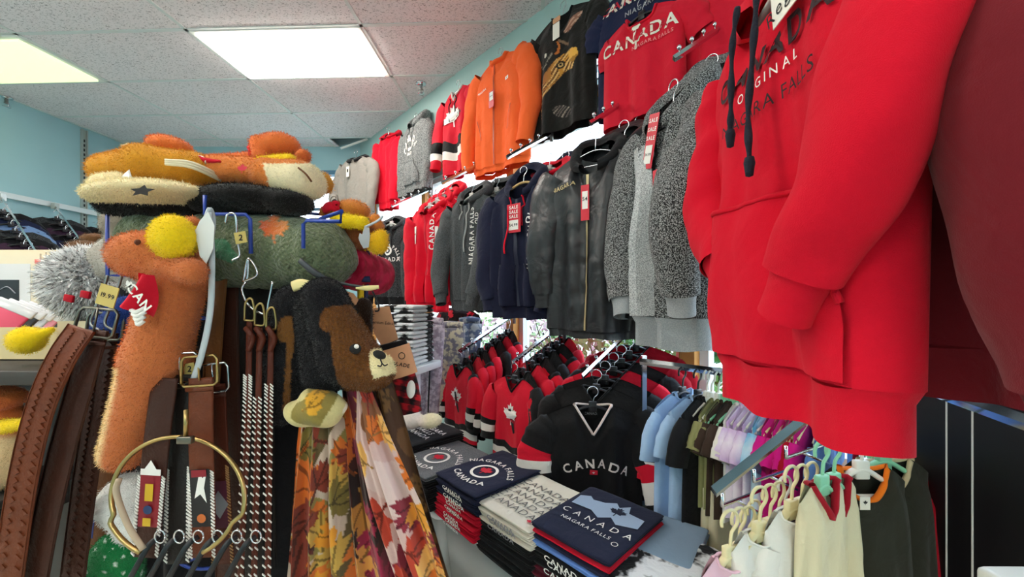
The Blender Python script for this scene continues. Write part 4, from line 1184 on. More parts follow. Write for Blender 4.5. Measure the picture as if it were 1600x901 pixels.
# ------------------------------------------------------------------ nearer groups of small clothes on hangers
GN = 'small clothes hanging below the large red hoodie'
near = [ # px, py, Y, colour, trim, hanger, half shoulder, length, name
    (1140, 862, .80, 'pink', None, 'beige', .075, .30, 'front pale pink top'), (1154, 856, .83, 'white', None, 'beige', .075, .30, 'white top behind the pale pink one'), (1168, 852, .86, 'pink', None, 'beige', .075, .30, 'second pale pink top'), (1178, 838, .92, 'lime', None, 'beige', .08, .34, 'lime top beside the pink tops'),
    (1186, 824, .82, 'white', None, 'beige', .08, .30, 'front white top of the lime group'), (1202, 818, .85, 'lime', None, 'beige', .08, .32, 'front lime top'), (1216, 812, .88, 'white', None, 'beige', .08, .32, 'white top behind the lime one'), (1226, 800, .93, 'purple', None, 'white', .085, .34, 'dusty purple top behind the white ones'),
    (1236, 790, .84, 'white', None, 'beige', .085, .32, 'white top of the purple group'), (1252, 786, .87, 'purple', None, 'beige', .085, .32, 'front dusty purple top'), (1268, 780, .90, 'purple', None, 'beige', .085, .32, 'second dusty purple top'),
    (1284, 752, .82, 'beige', 'red', 'mint', .07, .36, 'cream vest with dark red trim'), (1302, 748, .85, 'beige', 'red', 'mint', .07, .36, 'second cream vest with dark red trim'),
    (1345, 728, .89, 'dgreen', 'orange', 'white', .10, .38, 'dark olive vest with orange trim'), (1380, 716, .94, 'dgreen', 'beige', 'mint', .11, .38, 'dark olive vest behind the orange trimmed one'), (1400, 714, 1.02, 'beige', None, 'mint', .11, .38, 'cream vest behind the olive ones')]
TR = {'red': cloth('dark_red_trim', '#a31527', wrinkle=0), 'orange': cloth('orange_trim', '#f07a1c', wrinkle=0), 'beige': cloth('cream_trim', '#c8b994', wrinkle=0)}
for k, (px, py, Y, c, tr, st, sw, L, nm) in enumerate(near):
    p = P(px, py, Y)
    rr = (.40 if 'vest' not in nm else .35 if tr == 'red' else .05) + random.uniform(-.06, .06)
    big = tr is not None
    build_garment('vest' if big or 'vest' in nm else 'kids_shirt', nm + ' under the large red hoodie', 'vest' if 'vest' in nm else 'top', p, rr, KM[c], SW=sw, BW=sw * 1.1, HW=sw * 1.25, L=L, T=.022, sleeve=None if 'vest' in nm else 'short', drop=.035, nw=sw * .55, nd=.07 if big else .03, vneck=(tr == 'red'), collar=(TR[tr], .008) if tr else (KM[c], .004), seed=160 + k, fold=.008, nx=20, nz=20, sl_n=(8, 8), srad=[(.03, .02), (.035, .022), (.033, .018)], group=GN,
                  tags=[(-.02, -.05, .022, .028, TAGW, [(leaf2d(.012), INKK)])] if tr == 'orange' else ())
    hanger(p, rr, st + ' hanger of the ' + nm, st, half=sw * .8, hook_h=.085)
p = P(1420, 722, 1.0)
build_garment('fleece_pullover', 'dark red fleece top hanging low below the large red hoodie', 'fleece top', p, -.2, M_redd, SW=.14, BW=.15, HW=.16, L=.42, T=.05, nw=.045, nd=.03, seed=190, fold=.012, group=None)
hanger(p, .1, 'beige hanger of the low dark red fleece top', 'beige', half=.12)
# wire waterfall arms carrying the near groups
for k, (x0, y0, Y0, x1, y1, Y1, nm) in enumerate(((1128, 790, .78, 1190, 765, .98, 'pink tops'), (1178, 752, .80, 1245, 728, 1.0, 'lime tops'), (1228, 715, .82, 1300, 690, 1.0, 'purple tops'), (1286, 678, .84, 1350, 660, 1.0, 'cream vests'), (1330, 655, .84, 1420, 640, 1.0, 'olive vests'))):
    a, b_ = P(x0, y0, Y0), P(x1, y1, Y1)
    t = thing('waterfall_rail', 'thin chrome wire arm carrying the ' + nm, 'display arm', b_, 0, 'thin chrome wire arms')
    v = a - b_
    mesh('wire', *tube([(0, 0, 0), tuple(v), tuple(v + Vector((0, 0, .025)))], .0035, 14, 6, ref=(.3, .2, 1), smooth=False), CHROME, t)
    mesh('brace', *tube([(0, 0, -.06), tuple(v * .7)], .003, 2, 6, ref=(.3, .2, 1)), CHROME, t)
# ------------------------------------------------------------------ hockey jerseys on three waterfall arms by the window
def jarm(near_px, near_py, label):
    b = PW(near_px, near_py, .50)
    a = b - WN * .45; a.z = b.z + .21
    t = thing('waterfall_rail', label, 'display arm', a, 0, 'chrome waterfall arms for the jerseys')
    v = b - a
    mesh('bar', *tube([(0, 0, 0), tuple(v)], [(.005, .013)] * 2, 2, 4, ref=(0, 0, 1)), CHROME, t, smooth=False)
    mesh('wall_bracket', *tube([(0, 0, .04), (0, 0, -.06)], .012, 2, 6, ref=(1, 0, 0)), STEEL, t)
    ball = None
    for k in range(7):
        q = v * ((k + .5) / 7)
        if ball is None:
            ball = mesh('peg', *join(tube([(0, 0, 0), (0, 0, .02)], .0025, 2, 6, ref=(1, 0, 0)), lathe([(.0001, .018), (.006, .020), (.008, .026), (.006, .032), (.0001, .034)], 8)), CHROME, t)
            ball.location = q
        else: inst(ball, t, q)
    return a, b
jA = jarm(716, 550, 'chrome arm carrying the left row of hockey jerseys')
jB = jarm(801, 566, 'chrome arm carrying the middle row of hockey jerseys')
jC = jarm(910, 588, 'chrome arm carrying the black jersey row on the right')
ORD = ['front', 'second', 'third', 'fourth', 'fifth', 'sixth', 'seventh', 'eighth', 'ninth']
def jersey(p, rot, label, main, yoke, seed, group, stripes=True, front=False, L=.47, SW=.165, T=.024, prints=()):
    st = [(.70, .76, M_blackm), (.76, .84, M_white), (.84, .90, M_redj), (.90, 1.0, M_blackm)] if stripes else []
    if yoke is not None: st = [(0, .10, yoke)] + st
    return build_garment('hockey_jersey', label, 'jersey', p, rot, main, SW=SW, BW=SW * 1.0, HW=SW * 1.06, L=L, T=T, sleeve='long', drop=.05, nw=.06, nd=.07, vneck=True, collar=(M_blackm, .007),
                         stripes=st, sstripes=[(0, .18, yoke or main), (.62, .72, M_blackm), (.72, .84, M_white), (.84, 1, M_redj if main is not M_redj else M_blackm)], seed=seed, group=group, nx=18, nz=40, sl_n=(22, 10), fold=.010,
                         srad=[(.05, .03), (.062, .034), (.055, .03), (.05, .026)], prints=prints,
                         spath={s: [(s * SW * .8, 0, -.085), (s * SW * 1.02, -.005, -.13), (s * SW * 1.12, -.02, -.25), (s * SW * 1.10, -.03, -.34)] for s in (-1, 1)})
crest = [(move2d(leaf2d(.13), 0, -.20), INKW), (move2d(rect2d(.02, .12, 1, 2), .01, -.21, .3), INKK), (move2d(lettering('CANADA', .016), 0, -.21), INKR)]
for row, (ab, n, nm) in enumerate(((jA, 8, 'left'), (jB, 7, 'middle'))):
    for k in range(n):
        p = ab[1] + (ab[0] - ab[1]) * ((k + .2) / n) + Vector((0, 0, -.085))
        rr = WROT - .38 + random.uniform(-.06, .10) + (.35 if k == 0 else 0)
        black = (k == 5) if row == 0 else (k in (1, 4))
        jersey(p, rr, '%s hockey jersey of the %s row, %s' % (ORD[k], nm, 'black with red and white bands' if black else 'red with black shoulders and white bands'), M_blackm if black else M_redj, M_blackm if k % 2 == 1 and not black else None, 200 + row * 20 + k, 'hockey jerseys of the %s row' % nm, prints=crest if k == 0 else ())
        hanger(p, rr, 'black hanger of the %s jersey in the %s row' % (ORD[k], nm), 'black', half=.12, group='black jersey hangers')
# right row: the black CANADA jersey turned to the viewer
for k in range(7):
    p = jC[1] + (jC[0] - jC[1]) * ((k + .1) / 7) + Vector((0, 0, -.085))
    if k == 0:
        p = P(926, 632, 1.62)
        vn = plain('white_pink_trim', '#e9d8d2', rough=.8)
        rr = -.10
        t = build_garment('hockey_jersey', 'black jersey lettered CANADA with red and white cuffs, facing the viewer', 'jersey', p, rr, M_blackm, SW=.205, BW=.20, HW=.215, L=.50, T=.04, vneck=True, nw=.075, nd=.115, collar=(vn, .008), drop=.055, seed=230, group='hockey jerseys of the right row', nx=40, nz=44, sl_n=(34, 16), fold=.010,
              sstripes=[(.58, .76, M_redj), (.76, .95, M_white)], srad=[(.055, .035), (.072, .036), (.074, .032), (.078, .028)], sleeve_wob=.03,
              spath={-1: [(-.155, 0, -.085), (-.20, -.01, -.125), (-.235, -.02, -.20), (-.235, -.03, -.29)], 1: [(.15, 0, -.085), (.20, -.01, -.14), (.245, -.04, -.24), (.275, -.08, -.375)]},
              prints=[(move2d(lettering('CANADA', .034, 1, gap=.36, arc=.26), .01, -.225), plain('pale_stitched_white', '#eadfda', rough=.8)), (move2d(rect2d(.03, .018, 1, 1), .0, -.262), INKR), (move2d(leaf2d(.010), 0, -.263), INKW)],
              tags=[(.15, -.42, .04, .085, TAGW, [(move2d(rect2d(.03, .02, 1, 1), 0, .015), plain('orange_ink', '#e8643c', rough=.7)), (move2d(rect2d(.03, .01, 1, 1), 0, -.02), INKR)])])
        # inner red line of the collar, neck label
        mesh('neck_label', *flat(lettering('CANADA', .010, 0), Matrix.Translation((0, .030, -.045)) @ Matrix.Rotation(math.pi / 2, 4, 'X')), INKG, t, smooth=False)
        hanger(p, rr, 'black hanger of the front black jersey lettered CANADA', 'black', half=.14, group='black jersey hangers')
        continue
    rr = WROT + .38 + random.uniform(-.05, .05)
    main = [None, M_blackm, M_blackm, M_redj, M_blackm, M_redd, M_redd][k]
    jersey(p + WE * .02, rr, '%s jersey of the right row, %s' % (ORD[k], 'black' if main is M_blackm else 'red'), main, None, 230 + k, 'hockey jerseys of the right row', stripes=False, L=.54, SW=.20, T=.03)
    hanger(p + WE * .02, rr, 'black hanger of the %s jersey in the right row' % ORD[k], 'black', half=.14, group='black jersey hangers')

# ------------------------------------------------------------------ folded t-shirts
def folded(name, label, loc, rot, w, d, h, mat, group, prints=(), edge=None, seed=0, layers=2, parent=None):
    r_ = np.random.default_rng(seed)
    t = thing(name, label, 'folded shirt', loc, rot, group)
    parts = []
    for q in range(layers):
        hh = h / layers; z0 = q * hh
        w2, d2 = w * (1 - .02 * r_.uniform(0, 1)), d * (1 - .03 * (1 - q / layers))
        ox, oy = r_.uniform(-.003, .003), (0 if q == layers - 1 else r_.uniform(0, .006))
        ns, nr = 13, 20
        th = np.linspace(0, 2 * np.pi, nr, endpoint=False)
        cy = np.sign(np.cos(th)) * np.abs(np.cos(th)) ** .16 * d2 / 2
        cz = np.sign(np.sin(th)) * np.abs(np.sin(th)) ** .55 * hh / 2
        xs = np.sin(np.linspace(-1, 1, ns) * math.pi / 2)
        xs = np.sign(xs) * np.abs(xs) ** .8 * w2 / 2
        e = (1 - np.clip((np.abs(xs) / (w2 / 2) - .90) / .10, 0, 1) ** 2 * .7)
        ph = r_.uniform(0, 6, 2)
        V = np.zeros((ns, nr, 3))
        V[..., 0] = xs[:, None] + ox; V[..., 1] = cy[None] * (1 - .03 * (1 - e[:, None])) + oy
        V[..., 2] = z0 + hh / 2 + cz[None] * e[:, None] + .0012 * np.sin(xs[:, None] * 25 + cy[None] * 14 + ph[0])
        Fc = [(i * nr + j, (i + 1) * nr + j, (i + 1) * nr + (j + 1) % nr, i * nr + (j + 1) % nr) for i in range(ns - 1) for j in range(nr)]
        Fc += [tuple(range(nr)), tuple(range((ns - 1) * nr, ns * nr))[::-1]]
        parts.append((V.reshape(-1, 3), Fc))
    mesh('body', *join(*parts), mat, t)
    for ip, (vt, mt) in enumerate(prints):
        V2, T2 = vt
        mesh('print', [(x, y, h + .0026 + .0005 * ip) for x, y in V2], T2, mt, t, smooth=False)
    if edge is not None:
        em, txt = edge
        V2, T2 = lettering(txt, h * .85, 1, gap=.12, stretch=1.5)
        V2 = V2[:, :]; V2[:, 0] *= min(1, w * .8 / (V2[:, 0].max() * 2))
        mesh('edge_print', [(x, -d / 2 - .0016, h / 2 + z) for x, z in V2], T2, em, t, smooth=False)
    return t
def stack(px, py, Y, rot, w, d, items, top_label, under_label, prints, group, seed):
    """items from the top down: (mat, h, edge)"""
    c = P(px, py, Y); z = c.z
    for k, (mat, h, edge) in enumerate(items):
        z -= h
        lab = top_label if k == 0 else under_label % ORDN[k]
        j = random.uniform(-.006, .006)
        folded('folded_t_shirt', lab, (c.x + (j if k else 0), c.y + (j * .6 if k else 0), z), rot + (random.uniform(-.03, .03) if k else 0), w, d, h - .0008, mat, group, prints if k == 0 else (), edge if k else None, seed + k)
    return c, z
ORDN = ['top', 'second', 'third', 'fourth', 'fifth', 'sixth', 'seventh', 'eighth', 'ninth', 'tenth', 'eleventh', 'twelfth', 'thirteenth']
M_tgrey = cloth('grey_tee', '#55575a', '#75787b', hscale=350, wrinkle=.2)
M_tblack = cloth('black_tee', '#1a1a1c', wrinkle=.2)
M_tnavy = cloth('navy_tee', '#1b2038', wrinkle=.2)
M_tred = cloth('red_tee', '#c80f2e', wrinkle=.2)
M_twhite = cloth('cream_tee', '#e6e1d2', wrinkle=.2)
M_tblue = cloth('cornflower_tee', '#6a93de', wrinkle=.2)
M_tmar = cloth('maroon_tee', '#5c1426', wrinkle=.2)
M_tsea = cloth('slate_blue_tee', '#7f97ad', wrinkle=.2)
M_mott = cloth('mottled_tee', '#16171a', '#dfe3e6', hscale=16, wrinkle=.3, contrast=(.46, .54))
def crest2(col=INKW):
    return [(move2d(ring2d(.046, .058), 0, -.03), col), (move2d(leaf2d(.075), 0, -.036), INKR), (move2d(lettering('NIAGARA FALLS', .024, 1, arc=.15, gap=.2), 0, .060), col), (move2d(lettering('CANADA', .026, 1, arc=-.16, gap=.2), 0, -.125), col)]
EDW = (INKW, 'CANADA')
ROTS = WROT
s1, _ = stack(664, 674, 1.95, ROTS, .26, .30, [(M_tblack, .022, None)] + [(M_tblack, .018, None)] * 5, 'black folded t-shirt printed with white slogans below the white plush', '%s black folded t-shirt in the pile below the white plush',
      [(move2d(lettering(s, .03, 1, gap=.15), 0, .05 - .045 * k), INKW) for k, s in enumerate(('NIAGARA', 'FALLS', 'CANADA'))], 'pile with the black slogan shirt', 300)
s2, _ = stack(692, 712, 1.74, ROTS, .27, .34, [(M_tgrey, .022, None)] + [(M_tblack, .018, None)] * 4 + [(M_tblack, .018, EDW)] * 3, 'grey folded t-shirt with a red maple leaf crest on the far pile', '%s shirt in the pile under the grey crest t-shirt', crest2(), 'pile with the grey crest shirt', 320)
s3, _ = stack(766, 733, 1.585, ROTS, .27, .36, [(M_tnavy, .022, None)] + [(M_tnavy, .015, EDW)] * 4 + [(M_tred, .0125, EDW)] * 7, 'navy folded t-shirt with a red maple leaf crest', '%s shirt in the pile under the navy crest t-shirt', crest2(), 'pile with the navy crest shirt', 340)
s4, _ = stack(835, 778, 1.40, ROTS, .26, .32, [(M_twhite, .020, None)] + [(M_twhite, .016, (INKG, 'CANADA'))] * 3 + [(M_tblack, .018, None)] * 6, 'cream folded t-shirt printed with rows of CANADA', '%s shirt in the pile under the cream CANADA t-shirt',
      [(move2d(lettering('CANADA', .030, 0, gap=.16, stretch=1.15), -.01, .07 - .042 * k), plain('grey_outline_ink', '#6b6a66', rough=.7)) for k in range(5)] + [(move2d(leaf2d(.024), .095, -.125), INKR)], 'pile with the cream shirt', 360)
SKY = plain('skyline_ink', '#9fb4cf', rough=.7)
sky = [(-.115, -.03), (-.12, .03), (-.09, .05), (-.07, .035), (-.03, .045), (.0, .07), (.02, .05), (.045, .08), (.06, .04), (.115, .035), (.12, -.02), (.06, -.045), (.03, -.02), (0, -.05), (-.04, -.025)]
s5, _ = stack(935, 808, 1.245, ROTS + .05, .28, .34, [(M_tnavy, .020, None), (M_tred, .012, None), (M_tnavy, .018, None), (M_tblue, .022, None), (M_tblack, .018, EDW), (M_tblack, .018, EDW), (M_tblack, .018, EDW), (M_tmar, .020, None), (M_tmar, .020, EDW), (M_tblack, .02, None)], 'navy folded t-shirt with a pale blue skyline print', '%s shirt in the pile under the navy skyline t-shirt',
      [(move2d(poly2d(sky), .0, .045), SKY), (move2d(leaf2d(.07), .03, .055), M_tnavy), (move2d(lettering('CANADA', .026, 0, gap=.75), .01, -.03), INKW), (move2d(lettering('NIAGARA FALLS', .015, 0, gap=.2), .0, -.075), INKW), (move2d(ring2d(.008, .010), .11, -.09), INKW)], 'pile with the navy skyline shirt', 380)
s6, _ = stack(1015, 862, 1.13, ROTS + .05, .28, .32, [(M_mott, .030, None)] + [(M_mott, .024, None)] * 2 + [(M_tblack, .02, None)] * 4, 'black and white mottled folded shirt at the bottom of the picture', '%s shirt in the pile under the mottled shirt', [], 'pile with the mottled shirt', 400)
c = P(1030, 832, 1.22)
folded('folded_t_shirt', 'slate blue folded shirt behind the mottled shirt', (c.x, c.y, c.z - .03), ROTS + .2, .24, .24, .03, M_tsea, None, seed=410)

# white tub with folded shirts, table beneath
TUBM = bpy.data.materials.new('translucent_tub'); TUBM.use_nodes = True
b = TUBM.node_tree.nodes['Principled BSDF']; b.inputs['Base Color'].default_value = (*lin('#d5d8d5'), 1); b.inputs['Roughness'].default_value = .25; b.inputs['Transmission Weight'].default_value = .25; b.inputs['Alpha'].default_value = .8
RIMM = plain('tub_rim', '#ffffff', rough=.3)
def tub(label, px, py, Y, rot, w, d, h):
    """open storage tub; pixel = middle of the front rim"""
    c = P(px, py, Y)
    t = thing('storage_tub', label, 'tub', (c.x, c.y, c.z - h), rot, 'storage tubs')
    def rr(w, d, r=.035, n=6):
        out = []
        for cx, cy, a0 in ((w / 2 - r, d - r, 0), (-w / 2 + r, d - r, 90), (-w / 2 + r, r, 180), (w / 2 - r, r, 270)):
            for k in range(n): 
                a = math.radians(a0 + 90 * k / (n - 1)); out.append((cx + r * math.cos(a), cy + r * math.sin(a)))
        return out
    lo = rr(w - .05, d - .05); hi = rr(w, d); hi2 = rr(w - .008, d - .008)
    m = len(lo)
    V = [(x, y + .025, 0) for x, y in lo] + [(x, y, h) for x, y in hi] + [(x, y + .004, h) for x, y in hi2] + [(x * .97, y * .97 + .03, .006) for x, y in lo]
    Fc = [(i, (i + 1) % m, m + (i + 1) % m, m + i) for i in range(m)] + [(m + i, m + (i + 1) % m, 2 * m + (i + 1) % m, 2 * m + i) for i in range(m)] + [(2 * m + i, 2 * m + (i + 1) % m, 3 * m + (i + 1) % m, 3 * m + i) for i in range(m)] + [tuple(range(m))[::-1], tuple(range(3 * m, 4 * m))]
    mesh('tub_body', V, Fc, TUBM, t)
    rim = [(x, y, h) for x, y in rr(w + .012, d + .012)]; rim = [(x, y - .006, z) for x, y, z in rim]
    mesh('rim', *tube(rim + [rim[0]], [(.013, .016)] * 2, len(rim) + 1, 8, ref=(0, 0, 1), smooth=False, caps=False), RIMM, t)
    return t
tub('translucent storage tub under the navy and cream shirt piles', 757, 846, 1.42, ROTS, .60, .42, .30)
tub('translucent storage tub under the grey crest shirt pile', 655, 782, 1.72, ROTS, .34, .42, .30)
tub('translucent storage tub under the navy skyline pile', 940, 925, 1.13, ROTS + .05, .62, .42, .28)
tcen = PW(800, 700, .40)
TBL = plain('table_grey', '#5a5652', rough=.6)
t = thing('display_table', 'low grey display table under the storage tubs', 'table', (tcen.x, tcen.y, 0), ROTS, None)
mesh('table_top', *bevel_box(-1.0, 1.35, -.42, .30, .12, .15, .005), TBL, t)
for x in (-.95, 1.3):
    for y in (-.38, .26): mesh('leg', *box(x - .02, x + .02, y - .02, y + .02, 0, .12), TBL, t, smooth=False)
# ------------------------------------------------------------------ foreground rack on the left: helpers
def at(name, label, cat, px, py, Y, group=None):
    o = P(px, py, Y)
    t = thing(name, label, cat, o, 0, group)
    def q(x, y, YY=None):
        p = P(x, y, Y if YY is None else YY) - o
        return (p.x, p.y, p.z)
    return t, q
M_plush = cloth('plush_pile', '#c06a30', attr='Col', fine=1.0, fscale=420, wrinkle=.25, wscale=30, sheen=.35, rough=1.0, spec=.05)
M_sherpa = cloth('sherpa_pile', '#5d6b4e', attr='Col', fine=1.0, fscale=230, wrinkle=.6, wscale=90, sheen=.5, rough=1.0, spec=.05)
def plush(t, f, lo, hi, h, colf, name='body', mat=None, pile=.0045):
    V, Fc = sdf_mesh(f, lo, hi, h)
    # short uneven pile
    V = np.asarray(V)
    c = colf(V[:, 0], V[:, 1], V[:, 2])
    n = np.random.default_rng(len(V)).normal(0, .03, (len(V), 1))
    o = mesh(name, V, Fc, mat or M_plush, t, colors=np.clip(c * (1 + n), 0, 1))
    if pile and mat is None:
        r_ = np.random.default_rng(len(V) + 1)
        nr = np.zeros((len(V), 3)); o.data.vertices.foreach_get('normal', nr.ravel()) if False else None
        nr = np.array([v.normal[:] for v in o.data.vertices])
        k = 2
        b0 = np.repeat(V, k, 0) + r_.normal(0, h * .4, (len(V) * k, 3)); nn = np.repeat(nr, k, 0); m = len(b0)
        d = nn + r_.normal(0, .45, (m, 3)) + [0, 0, -.35]; d /= np.linalg.norm(d, axis=1)[:, None]
        tip = b0 + d * r_.uniform(.6, 1.2, (m, 1)) * pile
        s_ = np.cross(d, r_.normal(size=(m, 3))); s_ /= np.linalg.norm(s_, axis=1)[:, None] + 1e-9
        b0 = b0 - nn * .001
        W3 = np.stack([b0 - s_ * pile * .16, b0 + s_ * pile * .16, tip], 1).reshape(-1, 3)
        cc = np.repeat(np.clip(np.repeat(c, k, 0) * r_.uniform(.8, 1.25, (m, 1)), 0, 1), 3, 0)
        me = o.data
        po = mesh('pile', W3, np.arange(m * 3).reshape(-1, 3), M_plush, o, smooth=False, colors=cc)
        po['kind'] = 'stuff'
    return o
def solid(c):
    c = np.array(lin(c)); return lambda x, y, z: np.tile(c, (len(x), 1))
ORG, GOLD, YEL, CRM, BLK, BRN = '#d07846', '#d99a2e', '#f5d31f', '#efe0b4', '#151414', '#7a4a22'
def bbox(pts, pad):
    p = np.array(pts); return p.min(0) - pad, p.max(0) + pad

# ------------------------------------------------------------------ the moose puppet hanging at the front
t, q = at('plush_moose', 'long orange plush moose with yellow antlers and red bandana hanging on the rack', 'plush toy', 250, 740, .84)
s = .84 / F
hd, an, a2 = q(222, 398, .80), q(272, 372, .80), q(292, 388, .83)
bt, bm, bb = q(278, 428, .82), q(245, 560, .83), q(192, 705, .84)
arm0, arm1 = q(265, 420, .79), q(300, 424, .78)
fA = lambda x, y, z: smin(smin(smin(s_ell(x, y, z, hd, (.062, .046, .047)), s_ell(x, y, z, q(262, 400, .82), (.05, .045, .05)), .02),
        smin(s_cap(x, y, z, bt, bm, .052, .056), s_cap(x, y, z, bm, bb, .056, .040), .02), .02), s_cap(x, y, z, arm0, arm1, .026, .026), .008)
def cA(x, y, z):
    # cream belly along the left of the body
    px = x / s; pz = z / s
    ax, az = np.array(q(228, 560))[[0, 2]], np.array(q(178, 720))[[0, 2]]
    tt = np.clip((az[1] - z) / (az[1] - ax[1] + 1e-9), 0, 1)
    line = az[0] + (ax[0] - az[0]) * tt + .006
    w = ((line - x) / .012) + np.where(z < ax[1] - .01, 0, -9)
    return mixc(ORG, '#f0cf98', sstep(w * .6 + .5))
lo, hi = bbox([hd, bt, bm, bb, arm1], .075)
body = plush(t, fA, lo, hi, .0045, cA)
fB = lambda x, y, z: smin(s_ell(x, y, z, q(270, 372, .785), (.044, .03, .046)), s_cap(x, y, z, q(286, 372, .80), q(304, 366, .82), .018, .014), .012) + .004 * np.abs(np.sin((x + z * .4) * 42)) ** .5 * 0
lo, hi = bbox([q(270, 372, .785), q(304, 366, .82)], .06)
plush(t, fB, lo, hi, .004, solid(YEL), 'antler')
lo, hi = bbox([q(300, 348, .82), q(300, 348, .82)], .03)
plush(t, lambda x, y, z: s_ell(x, y, z, q(300, 348, .82), (.017, .014, .012)), lo, hi, .004, solid(ORG), 'ear')
mesh('nostril', *xf(lathe([(.0001, .003), (.005, .001), (.006, -.002)], 10), Matrix.Translation(Vector(q(214, 378, .755))) @ Matrix.Rotation(math.radians(80), 4, 'X')), plain('nostril_dark', '#5a2c12', rough=.9), body)
# red bandana
BANR = cloth('bandana_red', '#c8102a', wrinkle=.2)
def band(U, Vv):
    a = np.array(q(216, 426, .752)); b_ = np.array(q(244, 430, .742)); c_ = np.array(q(190, 474, .748)); d_ = np.array(q(236, 496, .745))
    p = a * (1 - U)[..., None] * (1 - Vv)[..., None] + b_ * U[..., None] * (1 - Vv)[..., None] + c_ * (1 - U)[..., None] * Vv[..., None] + d_ * U[..., None] * Vv[..., None]
    p[..., 1] += .012 * np.sin(U * 6 + Vv * 3); p[..., 0] -= .008 * np.sin(U * 3.1)
    return p
V, Fc = grid(band, 12, 12)
bo = mesh('bandana', V, Fc, BANR, t)
Mx = Matrix.Translation(Vector(q(217, 464, .728))) @ Matrix.Rotation(math.radians(52), 4, 'Y') @ Matrix.Rotation(math.pi / 2, 4, 'X')
mesh('lettering', *flat(lettering('CAN', .017), Mx), INKW, bo, smooth=False)
mesh('lettering', *flat(move2d(leaf2d(.02), -.03, -.004), Mx), INKW, bo, smooth=False)
for k in range(4):
    p0 = q(205 + k * 3, 484 + k * 6, .745); p1 = q(228 - k, 480 + k * 7, .742)
    mesh('fringe', *tube([p0, tuple((np.array(p0) + p1) / 2 + [0, -.004, -.006]), p1], .004, 8, 6, ref=(0, 1, .2)), INKW, bo)
# paper tags and grey plastic loop
GREYPL = plain('grey_plastic_loop', '#b9c2c8', rough=.3)
t2, q2 = at('hang_tag', 'white moose shaped paper tag on a looped plastic strap beside the yellow antlers', 'tag', 325, 330, .80)
leafp = [(325, 330), (335, 352), (333, 388), (322, 412), (312, 400), (308, 378), (300, 372), (298, 362), (306, 358), (312, 345)]
z0 = [q2(x, y, .79) for x, y in leafp]
n = len(z0)
mesh('card', [*z0, *[(a, b_ + .001, c_) for a, b_, c_ in z0]], [tuple(range(n)), tuple(range(n, 2 * n))[::-1]] + [(i, n + i, n + (i + 1) % n, (i + 1) % n) for i in range(n)], plain('tag_pale', '#d9dcda', rough=.5), t2, smooth=False)
mesh('strap', *tube([q2(326, 332, .80), q2(330, 375, .80), q2(331, 430, .80), q2(328, 490, .80), q2(316, 550, .80), q2(298, 605, .82)], [(.007, .003)] * 6, 40, 8, ref=(0, 1, 0)), GREYPL, t2)
mesh('loop', *tube([q2(312, 375, .80), q2(320, 345, .80), q2(328, 326, .80), q2(334, 345, .81), q2(330, 380, .81)], .004, 24, 8, ref=(0, 1, 0)), GREYPL, t2)

# ------------------------------------------------------------------ blue wire rack
t, q = at('wire_rack', 'blue wire spinner rack carrying the plush hats, belts and scarves', 'rack', 320, 700, 1.0)
z_f = -(P(320, 700, 1.0).z)
wires = [[(168, 322, .95), (168, 430, .95), (192, 430, .95), (240, 428, 1.0)], [(168, 322, .95), (240, 326, 1.1), (330, 322, 1.15), (470, 332, 1.1), (535, 338, 1.0)],
         [(320, 305, .86), (320, 334, .86), (384, 335, .86), (391, 342, .86), (392, 396, .86)], [(474, 388, .84), (474, 350, .84), (480, 344, .84), (532, 346, .80), (534, 330, .80), (500, 342, .86)],
         [(320, 334, .86), (330, 322, 1.15)], [(168, 430, .95), (168, 330, 1.2)],
         [(216, 528, .90), (158, 530, .90), (152, 560, .90), (150, 650, .90), (164, 656, .90), (200, 650, 1.0)], [(160, 798, .90), (150, 800, .90), (146, 838, .90), (150, 850, 1.0)]]
for w_ in wires:
    mesh('wire', *tube([q(*p) for p in w_], .0042, 40 if len(w_) > 2 else 2, 8, ref=(.3, .2, .9), smooth=False), BLUEWIRE, t)
mesh('pole', *tube([(0, .12, z_f), (0, .12, P(320, 300, 1).z - P(320, 700, 1).z)], .02, 2, 14, ref=(0, 1, 0)), BLUEWIRE, t)
mesh('base', *xf(lathe([(.0001, .03), (.05, .03), (.28, .012), (.29, 0), (.0001, 0)], 28), Matrix.Translation((0, .12, z_f))), BLUEWIRE, t)
for z in (.0, -.30, .33):
    mesh('ring', *tube([(.13 * math.cos(a), .12 + .13 * math.sin(a), z) for a in np.linspace(0, 2 * math.pi, 25)], .0042, 25, 6, ref=(0, 0, 1), smooth=False), BLUEWIRE, t)
    mesh('spoke', *join(*[tube([(0, .12, z), (.13 * math.cos(a), .12 + .13 * math.sin(a), z)], .004, 2, 6, ref=(0, 0, 1)) for a in (0, 2.1, 4.2)]), BLUEWIRE, t)

